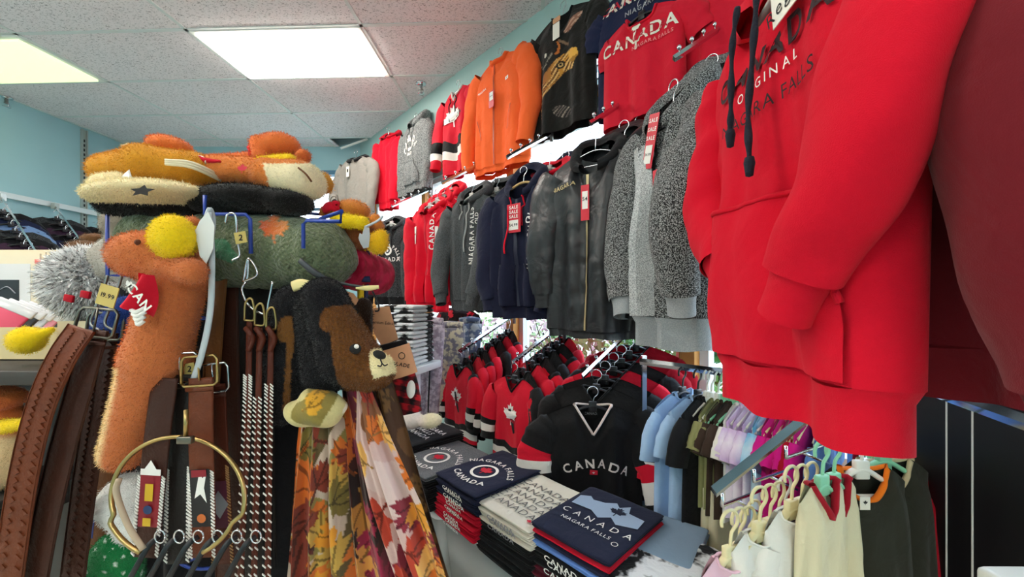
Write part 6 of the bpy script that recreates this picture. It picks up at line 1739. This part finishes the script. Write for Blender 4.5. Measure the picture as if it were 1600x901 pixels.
belt('laced belt with plum diamond beadwork', [(336, 600, .86), (340, 690, .85), (344, 770, .84), (350, 880, .84)], .046, LRED, GC, lace=(TANL, .5), bead=beads(2), buckle=True, bm_=CHROME)
belt('dark brown strap at the back of the wire hoop', [(350, 450, .95), (352, 600, .94), (356, 760, .93), (360, 930, .92)], .07, LB2, GC)
belt('tan leather strap with an eyelet behind the moose tag', [(345, 402, .93), (338, 480, .93), (330, 600, .93), (325, 700, .93)], .042, LB3, GC)
belt('black leather strap behind the laced red belts', [(400, 430, 1.0), (398, 600, 1.0), (400, 760, 1.0), (404, 940, 1.0)], .10, LBK, GC)
t, q = at('wire_hoop', 'large brass wire hoop gathering the laced belts', 'hoop', 278, 690, .76)
hp_ = [q(278 + 104 * math.cos(a) - (10 if math.sin(a) < -.3 else 0), 778 - 96 * math.sin(a), .755 + .03 * math.sin(a)) for a in np.linspace(math.radians(-62), math.radians(242), 40)]
mesh('hoop', *tube(hp_, .0042, 80, 8, ref=(0, 1, 0)), BRASS, t)
mesh('stem', *tube([q(290, 684, .757), q(291, 640, .758)], .0042, 2, 8, ref=(0, 1, 0)), BRASS, t)
mesh('clamp', *bevel_box(-.014, .014, -.006, .006, -.008, .006, .002), ANT, t).location = q(290, 686, .756)
mesh('end_cap', *tube([q(224, 858, .73), q(200, 820, .735), q(182, 770, .74), q(186, 748, .742)], [(.005, .005)] * 4, 20, 8, ref=(0, 1, 0)), plain('rope_end', '#b9a58c', rough=.8), t)
# black hook cluster at the bottom
for k in range(6):
    x = 210 + 30 * k
    t, q = at('belt_hanger', ['first', 'second', 'third', 'fourth', 'fifth', 'sixth'][k] + ' black belt hanger from the left at the bottom of the hoop', 'hanger', x + 20, 900, .76, 'black belt hangers below the hoop')
    mesh('hook', *tube([q(x + 40, 838, .78), q(x + 24, 850, .765), q(x + 6, 880, .755), q(x - 16, 920, .75)], [(.0055, .003)] * 4, 24, 8, ref=(0, 1, 0)), BLACKPL, t)
    mesh('wire_eye', *tube([q(x + 40 + 8 * math.cos(a), 838 + 10 * math.sin(a), .77) for a in np.linspace(0, 6.28, 13)], .0018, 20, 5, ref=(0, 1, 0)), CHROME, t)

# red brown braided lace belts
GR = 'braided lace belts beside the bear hats'
for k, (x0, x1, yy, nm) in enumerate(((390, 374, 470, 'leftmost'), (406, 396, 478, 'middle'), (424, 418, 484, 'rightmost'))):
    t0 = belt(nm + ' red brown lace belt with white whipstitching', [(x0, yy + 30, .84), (x0 - 1, 560, .835), (x0 - 3, 660, .83), (x1, 930, .82)], .013, LRED, GR, lace=(INKW, .46 + .06 * ((k * 2) % 3)), name='lace_belt')
    o = P(x1, 930, .82)
    def qq(x, y, Y): p = P(x, y, Y) - o; return (p.x, p.y, p.z)
    mesh('buckle', *tube([qq(x0 - 8, yy + 30, .835), qq(x0 - 6, yy + 2, .835), qq(x0 + 4, yy - 2, .835), qq(x0 + 7, yy + 28, .835), qq(x0 - 8, yy + 30, .835)], .0024, 30, 6, ref=(0, 1, 0)), BRASS, t0)
    mesh('knot', *tube([qq(x0 - 6, 512, .832), qq(x0, 520, .826), qq(x0 + 5, 530, .83), qq(x0 - 2, 548, .83)], [(.006, .005)] * 4, 16, 8, ref=(0, 1, 0)), LRED, t0)
t, q = at('wire_hook', 'bent chrome wire hook holding the braided lace belts', 'hook', 392, 440, .85)
mesh('wire', *tube([q(388, 404, .86), q(386, 436, .86), q(378, 452, .85), q(390, 478, .845), q(414, 490, .84), q(420, 470, .84), q(426, 440, .84)], .0026, 40, 6, ref=(0, 1, 0)), CHROME, t)
mesh('loop', *tube([q(380, 440, .855), q(388, 404, .86), q(402, 428, .855), q(380, 440, .855)], .0026, 30, 6, ref=(0, 1, 0)), CHROME, t)
for k, (x, y, lab) in enumerate(((360, 335, 'wire hook with a cardboard price label in front of the green roll'), (280, 540, 'wire buckle hook above the laced belts'))):
    t, q = at('wire_hook', lab, 'hook', x, y + 60, .84)
    mesh('wire', *tube([q(x - 8, y + 14, .84), q(x - 4, y, .84), q(x + 8, y + 2, .84), q(x + 10, y + 40, .84), q(x + 14, y + 64, .84), q(x + 2, y + 72, .83)], .0024, 30, 6, ref=(0, 1, 0)), CHROME, t)
    lb = mesh('price_label', *xf(box(-.012, .012, -.0008, .0008, -.012, .012), Matrix.Translation(Vector(q(x + 16, y + 36, .83))) @ Matrix.Rotation(-.2, 4, 'Y')), plain('manila', '#cdb86a'), t, smooth=False)
    mesh('label_text', *flat(lettering('2', .012, 1), Matrix.Translation(Vector(q(x + 16, y + 36, .828))) @ Matrix.Rotation(math.pi / 2, 4, 'X')), INKK, lb, smooth=False)

# ------------------------------------------------------------------ more soft goods on the rack
blob('plush_hat', 'royal blue plush hat behind the moose body', 180, 600, .95, [('c', (205, 495, .92), (150, 545, .92), .05, .035), ('c', (150, 545, .92), (136, 600, .93), .03, .022)], col='#223f86', h=.006, group=None)
t, q = at('knit_scarf', 'red and white striped knit scarf roll behind the moose body', 'scarf', 175, 640, .95)
for k in range(6):
    a0, a1 = k / 6, (k + 1) / 6
    A = np.array(q(172, 585, .95)); B_ = np.array(q(184, 655, .95))
    mesh('stripe', *tube([tuple(A + (B_ - A) * a0), tuple(A + (B_ - A) * a1)], .026, 6, 14, ref=(0, 1, 0), wob=.04, seed=k), M_redd if k % 2 else M_white, t)
blob('plush_hat', 'white plush hat hanging below the moose body', 200, 830, .90, [('e', 200, 780, .92, .055, .05, .06), ('c', (175, 790, .9), (215, 820, .9), .03, .04)], col='#e8e6e2', h=.006, group=None)
def cg(px, py, X, Y, Z):
    d = (np.sin(px * .22) * np.sin(py * .25 + 1) > .86); return mixc('#1f7a44', '#e8efe6', d * 1.0)
blob('plush_hat', 'green plush hat with white dots at the bottom left', 170, 930, .92, [('c', (190, 850, .92), (135, 920, .92), .045, .05), ('c', (200, 860, .92), (190, 920, .92), .03, .04)], colf=cg, h=.006, group=None)

# packaged socks with kraft cards
t, q = at('sock_pair', 'red and black plaid socks in a kraft sleeve hanging beside the bear nose', 'socks', 628, 640, 1.02, 'packaged socks')
o = np.array(P(628, 640, 1.02))
M_at = cloth('knit_attr', '#999999', attr='Col', fine=.6, wrinkle=.2)
C_ = [q(612, 535, 1.03), q(620, 570, 1.03), q(630, 610, 1.03), q(636, 645, 1.03)]
V, Fc = tube(C_, [(.040, .02), (.040, .02), (.042, .02), (.040, .018)], 70, 40, ref=(0, 1, 0), wob=.01)
V = np.array(V); px = 800 + F * (V[:, 0] + o[0]) / (V[:, 1] + o[1]); py = HZ - F * (V[:, 2] + o[2] - CZ) / (V[:, 1] + o[1])
a_, b_ = (np.floor((px + py * .2) / 9) % 2), (np.floor((py - px * .2) / 9) % 2)
c = np.tile(np.array(lin('#b01420')), (len(V), 1)); c[(a_ + b_) == 1] = lin('#5a0e14'); c[(a_ + b_) == 2] = lin('#141214'); c[py < 560] = lin('#141214')
mesh('sock', V, Fc, M_at, t, colors=c)
kr = mesh('kraft_sleeve', *tube([q(613, 543, 1.03), q(626, 588, 1.03)], [(.046, .025)] * 2, 4, 24, ref=(0, 1, 0), caps=False), KRAFT, t)
Mx = Matrix.Translation(Vector(q(622, 562, 1.002))) @ Matrix.Rotation(.2, 4, 'Y') @ Matrix.Rotation(math.pi / 2, 4, 'X')
mesh('card_text', *flat(move2d(lettering('BALADE', .009, 1), .005, -.01), Mx), INKK, kr, smooth=False)
mesh('card_text', *flat(move2d(ring2d(.007, .009), .007, .012), Mx), INKK, kr, smooth=False)
mesh('badge', *xf(lathe([(.0001, .002), (.013, .001), (.014, -.001)], 20), Matrix.Translation(Vector(q(642, 608, .995))) @ Matrix.Rotation(1.4, 4, 'X') @ Matrix.Diagonal((.8, 1.6, 1, 1))), INKW, t)
t, q = at('sock_card', 'kraft card lettered Premium Edition on a hook', 'card', 600, 530, 1.05, 'packaged socks')
cp = [(578, 482), (608, 478), (622, 530), (596, 540), (584, 520)]
z0 = [q(x, y, 1.06) for x, y in cp]; n = len(z0)
mesh('card', [*z0, *[(a, b_ + .002, c_) for a, b_, c_ in z0]], [tuple(range(n)), tuple(range(n, 2 * n))[::-1]] + [(i, n + i, n + (i + 1) % n, (i + 1) % n) for i in range(n)], KRAFT, t, smooth=False)
Mx = Matrix.Translation(Vector(q(598, 504, 1.057))) @ Matrix.Rotation(.08, 4, 'Y') @ Matrix.Rotation(math.pi / 2, 4, 'X')
mesh('card_text', *flat(lettering('Premium Edition', .0078, 0, gap=.12), Mx), INKK, t, smooth=False)
mesh('hook', *tube([q(582, 455, 1.04), q(590, 470, 1.04), q(592, 484, 1.04), q(586, 486, 1.04)], .0022, 16, 6, ref=(0, 1, 0)), BLACKPL, t)
blob('plush_hat', 'dark brown plush ear behind the bear hat card', 575, 500, 1.0, [('c', (568, 478, 1.0), (574, 520, 1.0), .022, .014)], col='#2a1c14', h=.006, group=None)
# ------------------------------------------------------------------ background on the left
# wall standard and hang rail
t, q = at('wall_standard', 'slotted metal wall standard on the left blue wall', 'wall standard', 128, 470, 4.2)
WSTD = plain('standard_metal', '#b9bdb9', rough=.4, metal=.6)
o = Vector((XL + .012, 4.26, 0))
t.location = o
mesh('channel', *join(box(-.010, .012, -.03, -.018, .6, CEIL - .02), box(-.010, .012, .018, .03, .6, CEIL - .02), box(-.010, -.002, -.018, .018, .6, CEIL - .02)), WSTD, t, smooth=False)
slot = None
for k in range(34):
    if slot is None: slot = mesh('slot', *box(.0, .004, -.006, .006, -.014, .014), plain('slot_dark', '#2a2d2e', rough=.8), t, smooth=False)
    else: slot = inst(slot, t)
    slot.location = (0, 0, 1.4 + k * .05)
t = thing('hang_rail', 'white horizontal hang rail along the left blue wall', 'rail', (XL + .06, 3.2, CZ + .93))
mesh('bar', *box(-.012, .012, -.9, 1.45, -.025, .025), PAINTW, t, smooth=False)
mesh('bracket', *box(-.06, -.012, 1.04, 1.08, -.03, .03), WSTD, t, smooth=False)
mesh('bracket', *box(-.06, -.012, -.5, -.46, -.03, .03), WSTD, t, smooth=False)
# waterfall arms full of children's clothes on the left wall
cols = [M_black, M_navyt, cloth('tee_denim', '#6f8db8', wrinkle=.3), M_bheather, M_black, cloth('tee_plum', '#3a2438', wrinkle=.3), M_black, M_navyt]
for r, (x0, y0, Y0, x1, y1, Y1, nm, n) in enumerate((( 2, 308, 3.3, 62, 402, 2.9, 'left', 9), (86, 322, 3.9, 150, 408, 3.2, 'middle', 9), (158, 336, 4.2, 200, 400, 3.7, 'right', 5))):
    a, b_ = P(x0, y0, Y0), P(x1, y1, Y1)
    t = thing('waterfall_rail', nm + ' chrome waterfall arm on the left wall', 'display rail', a, 0, 'chrome waterfall arms on the left wall')
    mesh('bar', *tube([(0, 0, 0), tuple(b_ - a)], [(.006, .012)] * 2, 2, 4, ref=(0, 0, 1)), CHROME, t, smooth=False)
    mesh('mount', *box(-.02, .02, -.02, .02, -.03, .03), WSTD, t, smooth=False)
    rz = math.atan2((b_ - a).x, -(b_ - a).y)
    for k in range(n):
        p = a + (b_ - a) * ((k + .5) / n) + Vector((0, 0, -.09))
        bright = [INKW, plain('print_pale_blue', '#9fc0dc', rough=.7), plain('print_orange', '#d98a4a', rough=.7)][k % 3]
        build_garment('shirt', '%s small dark shirt from the wall on the %s arm by the blue wall' % (ORD[k], nm), 'shirt', p, rz, cols[(k + r * 3) % 8], SW=.19, BW=.18, L=.42, T=.02, sleeve='short', drop=.05, nx=14, nz=14, sl_n=(6, 8), seed=500 + r * 10 + k, group='small dark shirts on the left wall', fold=.006,
                      prints=[(move2d(lettering(['NIAGARA', 'CANADA', 'FALLS'][k % 3], .045, 1), 0, -.10), bright), (move2d(leaf2d(.07), 0, -.18), bright)])
        hanger(p, rz, 'black hanger of the %s shirt on the %s arm by the blue wall' % (ORD[k], nm), 'black', half=.15, group='black hangers on the left wall')

# counter with boxes of prints
CTR = plain('counter_dark', '#3b3733', rough=.6)
cz_ = P(60, 620, 1.5).z
t = thing('display_counter', 'dark display counter behind the brown belts at the left', 'counter', (-2.05, 1.75, 0))
mesh('worktop', *bevel_box(-.75, .95, -.70, .45, CZ - .235, CZ - .195, .005), CTR, t)
mesh('front_board', *box(-.74, .94, -.40, -.38, .0, CZ - .235), plain('counter_front', '#4a4744', rough=.7), t, smooth=False)
mesh('side_board', *box(-.75, -.72, -.38, .44, .0, CZ - .235), CTR, t, smooth=False)
mesh('side_board', *box(.92, .95, -.38, .44, .0, CZ - .235), CTR, t, smooth=False)
mesh('lower_shelf', *bevel_box(-.75, .60, -.72, -.40, CZ - .60, CZ - .575, .004), CTR, t)
mesh('shelf_bracket', *box(.50, .53, -.70, -.40, CZ - .70, CZ - .60), CTR, t, smooth=False)
for k in range(8):
    mesh('slot_track', *box(.10 + .09 * k - .55, .112 + .09 * k - .55, -.406, -.40, .2, CZ - .34), plain('slot_dark', '#2a2d2e'), t, smooth=False)
MATB = plain('cream_mat_board', '#e8dcc0', rough=.8)
for k in range(4):
    Yk = 1.55 + .05 * k
    t, q = at('matted_print', ['front cream matted print with a dark picture and pink sticker', 'second cream matted print in the row', 'third cream matted print in the row', 'rearmost cream matted print in the row'][k], 'print', 40, 510, Yk, 'cream matted prints')
    x1 = 62 + 9 * k
    a = q(-80, 465 + .194 * F / Yk, Yk); b_ = q(x1, 396 - 2 * k, Yk)
    mesh('mat_board', *box(a[0], b_[0], 0, .006, a[2], b_[2]), MATB, t, smooth=False)
    if k == 0:
        c0 = q(-50, 510, Yk); c1 = q(48, 412, Yk)
        mesh('inner_mat', *box(c0[0], c1[0], -.002, 0, c0[2], c1[2]), plain('grey_white_mat', '#dcdcdc', rough=.8), t, smooth=False)
        c0 = q(-40, 500, Yk); c1 = q(31, 437, Yk)
        pi_ = mesh('picture', *box(c0[0], c1[0], -.004, -.002, c0[2], c1[2]), plain('dark_picture', '#24242a', rough=.4), t, smooth=False)
        mesh('picture_arc', *tube([q(0, 452, Yk - .006), q(12, 448, Yk - .006), q(24, 458, Yk - .006)], .002, 12, 5, ref=(0, 1, 0)), INKG, pi_)
        c0 = q(55, 412, Yk); c1 = q(64, 405, Yk)
        mesh('sticker', *box(c0[0], c1[0], -.002, -.0005, c0[2], c1[2]), plain('pink_sticker', '#f27a70', rough=.6), t, smooth=False)
# plastic packets in a box
PLB = plain('packet_plastic', '#d9dde2', rough=.15, spec=.7)
pc = ['#d84a6a', '#2a2a30', '#c8d4e4', '#e89ab0', '#33363c', '#9db4d0', '#e4e4e8']
for k in range(7):
    x = 2 + 12 * k
    t, q = at('packet', ['pink', 'black', 'pale blue', 'rose', 'charcoal', 'light blue', 'clear'][k] + ' plastic wrapped packet leaning in the box at the left', 'packet', x, 512, 1.30, 'plastic wrapped packets')
    vf = bevel_box(-.06, .035, -.008, .008, -.05, .085, .006)
    M = Matrix.Rotation(.45, 4, 'Z') @ Matrix.Rotation(.55, 4, 'Y') @ Matrix.Rotation(-.3, 4, 'X') @ Matrix.Translation((0, .02 * k, -.02))
    mesh('contents', *xf(vf, M), plain('packet_%d' % k, pc[k], rough=.4), t)
    mesh('wrapper', *xf(bevel_box(-.065, .04, -.010, .010, .075, .105, .004), M), PLB, t)
t, q = at('card_box', 'low cardboard tray holding the plastic packets', 'box', 40, 560, 1.22)
a = q(-80, 560, 1.20); b_ = q(88, 512, 1.20)
CARD = plain('tray_card', '#d8c596', rough=.8)
for nm, bb_ in (('front_side', (a[0], b_[0], 0, .006, a[2], b_[2])), ('back_side', (a[0], b_[0], .24, .246, a[2], b_[2])), ('end_side', (b_[0] - .006, b_[0], .006, .24, a[2], b_[2])), ('base', (a[0], b_[0], 0, .246, a[2] - .005, a[2]))):
    mesh(nm, *box(*bb_), CARD, t, smooth=False)
blob('plush_toy', 'bright yellow plush antler hanging at the left edge', 45, 558, 1.12, [('e', 42, 531, 1.12, .040, .038, .038), ('c', (60, 524, 1.12), (80, 515, 1.13), .016, .009)], col=YEL, group=None, cat='plush toy')
t, q = blob('plush_moose', 'orange plush moose peeking out at the lower left edge', 20, 720, 1.15, [('e', 0, 622, 1.15, .055, .05, .035), ('e', 5, 655, 1.17, .05, .05, .045), ('c', (20, 690, 1.17), (0, 735, 1.17), .055, .055)], colf=lambda px, py, X, Y, Z: mixc('#d0703a', '#e8c898', (py - 675) / 12), group=None, cat='plush toy')
lo, hi = bbox([q(10, 668, 1.08), q(38, 662, 1.08)], .04)
plush(t, lambda x, y, z: s_cap(x, y, z, q(5, 666, 1.09), q(44, 660, 1.08), .020, .012), lo, hi, .005, solid(YEL), 'antler')

# fluffy grey and white trapper hats behind the rack
def fluffy(label, px, py, Y, rx, ry, rz, seed, n=15000):
    t, q = at('fluffy_hat', label, 'hat', px, py + rz / Y * F, Y, 'fluffy hats')
    c = np.array(q(px, py, Y)); r_ = np.random.default_rng(seed)
    lo, hi = c - np.array([rx, ry, rz]) - .02, c + np.array([rx, ry, rz]) + .02
    body = plush(t, lambda x, y, z: s_ell(x, y, z, c, (rx, ry, rz)), lo, hi, .008, solid('#c9cac8'))
    d = r_.normal(size=(n, 3)); d /= np.linalg.norm(d, axis=1)[:, None]
    b0 = c + d * [rx, ry, rz]; tip = b0 + d * r_.uniform(.010, .020, (n, 1)) + r_.normal(0, .007, (n, 3)) - [0, 0, .006]
    s_ = np.cross(d, r_.normal(size=(n, 3))); s_ /= np.linalg.norm(s_, axis=1)[:, None]
    V = np.stack([b0 - s_ * .003, b0 + s_ * .003, tip], 1).reshape(-1, 3)
    cc = np.repeat(np.where(r_.uniform(size=n) < .78, .97, .30)[:, None] * np.ones(3), 3, 0)
    fo = mesh('fur', V, [(3 * i, 3 * i + 1, 3 * i + 2) for i in range(n)], M_plush, t, smooth=False, colors=cc); fo['kind'] = 'stuff'
    return t, q
t, q = fluffy('fluffy grey and white fur hat with red diamonds behind the belts', 138, 440, 1.22, .10, .09, .10, 1)
for x, y in ((108, 466), (134, 460), (170, 462), (190, 468)):
    mesh('red_diamond', *xf(bevel_box(-.013, .013, -.004, .004, -.010, .010, .002), Matrix.Translation(Vector(q(x, y, 1.105))) @ Matrix.Rotation(.2, 4, 'Y')), M_redd, t)
t, q = fluffy('second fluffy grey fur hat beside the moose bandana', 215, 470, 1.25, .07, .08, .07, 2, 3000)
blob('plush_hat', 'brown furry hat on top of the fluffy grey hat', 138, 400, 1.28, [('e', 134, 388, 1.28, .040, .05, .026), ('e', 150, 374, 1.34, .04, .04, .02)], col='#6b4a2c', h=.006, group=None)
blob('plush_hat', 'pale grey pointed hat behind the blue rack upright', 172, 420, 1.25, [('c', (185, 372, 1.25), (150, 398, 1.25), .022, .026), ('c', (185, 372, 1.25), (190, 420, 1.25), .03, .035)], col='#c2beb4', h=.006, group=None)

# dark garments hanging inside the rack
for k, (x, Y, sw, nm) in enumerate(((225, 1.12, .07, 'leftmost'), (265, 1.12, .17, 'second'), (360, 1.08, .15, 'third'), (440, 1.06, .14, 'rightmost'))):
    p = P(x, 440, Y)
    build_garment('cardigan', nm + ' black cardigan hanging in the dark inside of the rack', 'cardigan', p, random.uniform(-.2, .2), M_black, SW=sw, BW=sw * 1.05, L=1.0, T=.05, sleeve=None, seed=600 + k, group='black cardigans inside the rack', fold=.016)

# ------------------------------------------------------------------ things by the far windows
t, q = at('leggings', 'lilac patterned leggings hanging behind the socks', 'leggings', 668, 640, 2.3, 'patterned leggings')
M_lil = cloth('lilac_print', '#a394a4', '#d3c6d2', hscale=45, wrinkle=.3)
M_camo = cloth('camo_print', '#7d7a86', '#c9c1a8', hscale=26, wrinkle=.3, contrast=(.45, .52))
M_camo2 = cloth('blue_camo_print', '#5e6a86', '#b5b8be', hscale=22, wrinkle=.3, contrast=(.45, .52))
def legs(t, q, x0, x1, y0, y1, Y, mat, skew=-8, trim=None):
    for k in range(2):
        a, b_ = x0 + (x1 - x0) * (.27 + .46 * k), x0 + (x1 - x0) * (.27 + .46 * k) + skew
        w = (x1 - x0) * .30 / F * Y
        lg = mesh('leg', *tube([q(a, y0, Y), q((a + b_) / 2, (y0 + y1) / 2, Y - .02), q(b_, y1, Y)], [(w, .025), (w * .95, .022), (w * .8, .018)], 24, 14, ref=(0, 1, 0), wob=.03, seed=k), mat, t)
        if trim:
            mesh('side_seam', *tube([q(a - 6, y0, Y - .03), q((a + b_) / 2 - 6, (y0 + y1) / 2, Y - .045), q(b_ - 5, y1, Y - .02)], .004, 16, 6, ref=(0, 1, 0)), trim, lg)
    mesh('waistband', *tube([q(x0 + 2, y0 - 4, Y), q((x0 + x1) / 2, y0 - 6, Y), q(x1 - 2, y0 - 4, Y)], [(.02, .024)] * 3, 12, 10, ref=(0, 1, 0)), mat, t)
legs(t, q, 648, 694, 506, 650, 2.3, M_lil, trim=M_black)
t, q = at('leggings', 'beige and grey camouflage leggings beside the lilac ones', 'leggings', 705, 640, 2.45, 'patterned leggings')
legs(t, q, 682, 726, 512, 650, 2.45, M_camo)
t, q = at('leggings', 'blue camouflage leggings behind the jersey row', 'leggings', 740, 640, 2.6, 'patterned leggings')
legs(t, q, 716, 752, 505, 640, 2.6, M_camo2)
p = PW(715, 480, .12)
build_garment('t_shirt', 'black t-shirt with scattered red maple leaves above the leggings', 't-shirt', p, WROT, M_black, SW=.28, BW=.30, L=.22, T=.05, sleeve=None, nd=.01, seed=640,
              prints=[(move2d(leaf2d(.10), x, z, r), INKR) for x, z, r in ((-.17, -.10, .3), (-.02, -.07, -.4), (.13, -.12, .2), (.22, -.06, 1))])
# mottled stack on a high shelf
for k in range(7):
    c = P(636, 566 - 13 * k, 2.05)
    folded('folded_garment', ['lowest', 'second', 'third', 'fourth', 'fifth', 'sixth', 'topmost'][k] + ' black and white mottled garment in the stack behind the kraft card', c, -.3, .20, .22, .040, M_mott, 'mottled stack behind the kraft card', seed=660 + k)
t = thing('side_shelf', 'narrow white shelf unit under the mottled stack', 'shelf', (P(636, 600, 2.05).x, 2.05, 0), -.3)
mesh('shelf_board', *bevel_box(-.13, .13, -.13, .13, CZ - .375, CZ - .338, .004), PAINTW, t)
mesh('support', *box(-.05, .05, -.05, .05, 0, CZ - .375), PAINTW, t, smooth=False)
t, q = blob('plush_toy', 'fluffy white and cream plush toy lying above the black slogan shirts', 655, 672, 1.85, [('e', 640, 655, 1.85, .06, .05, .045), ('e', 672, 657, 1.83, .055, .05, .032, -.1)], colf=lambda px, py, X, Y, Z: mixc('#efe6de', '#f0e6c0', (px - 655) / 15), h=.007, group=None, cat='plush toy')

t, q = at('cardboard_box', 'cream cardboard box under the fluffy fur hats', 'box', 160, 560, 1.22)
zb = (CZ - .194) - P(160, 560, 1.22).z
a, b_ = q(92, 500, 1.16)[0], q(250, 500, 1.16)[0]
mesh('carton', *bevel_box(a, b_, -.06, .22, zb, zb + .125, .004), plain('cream_carton', '#d8c8a6', rough=.8), t)
mesh('flap', *box(a, b_, -.064, -.060, zb + .05, zb + .125), plain('cream_carton', '#d8c8a6'), t, smooth=False)
mesh('tape', *box((a + b_) / 2 - .02, (a + b_) / 2 + .02, -.0655, -.064, zb + .03, zb + .126), plain('brown_tape', '#a98452', rough=.4), t, smooth=False)
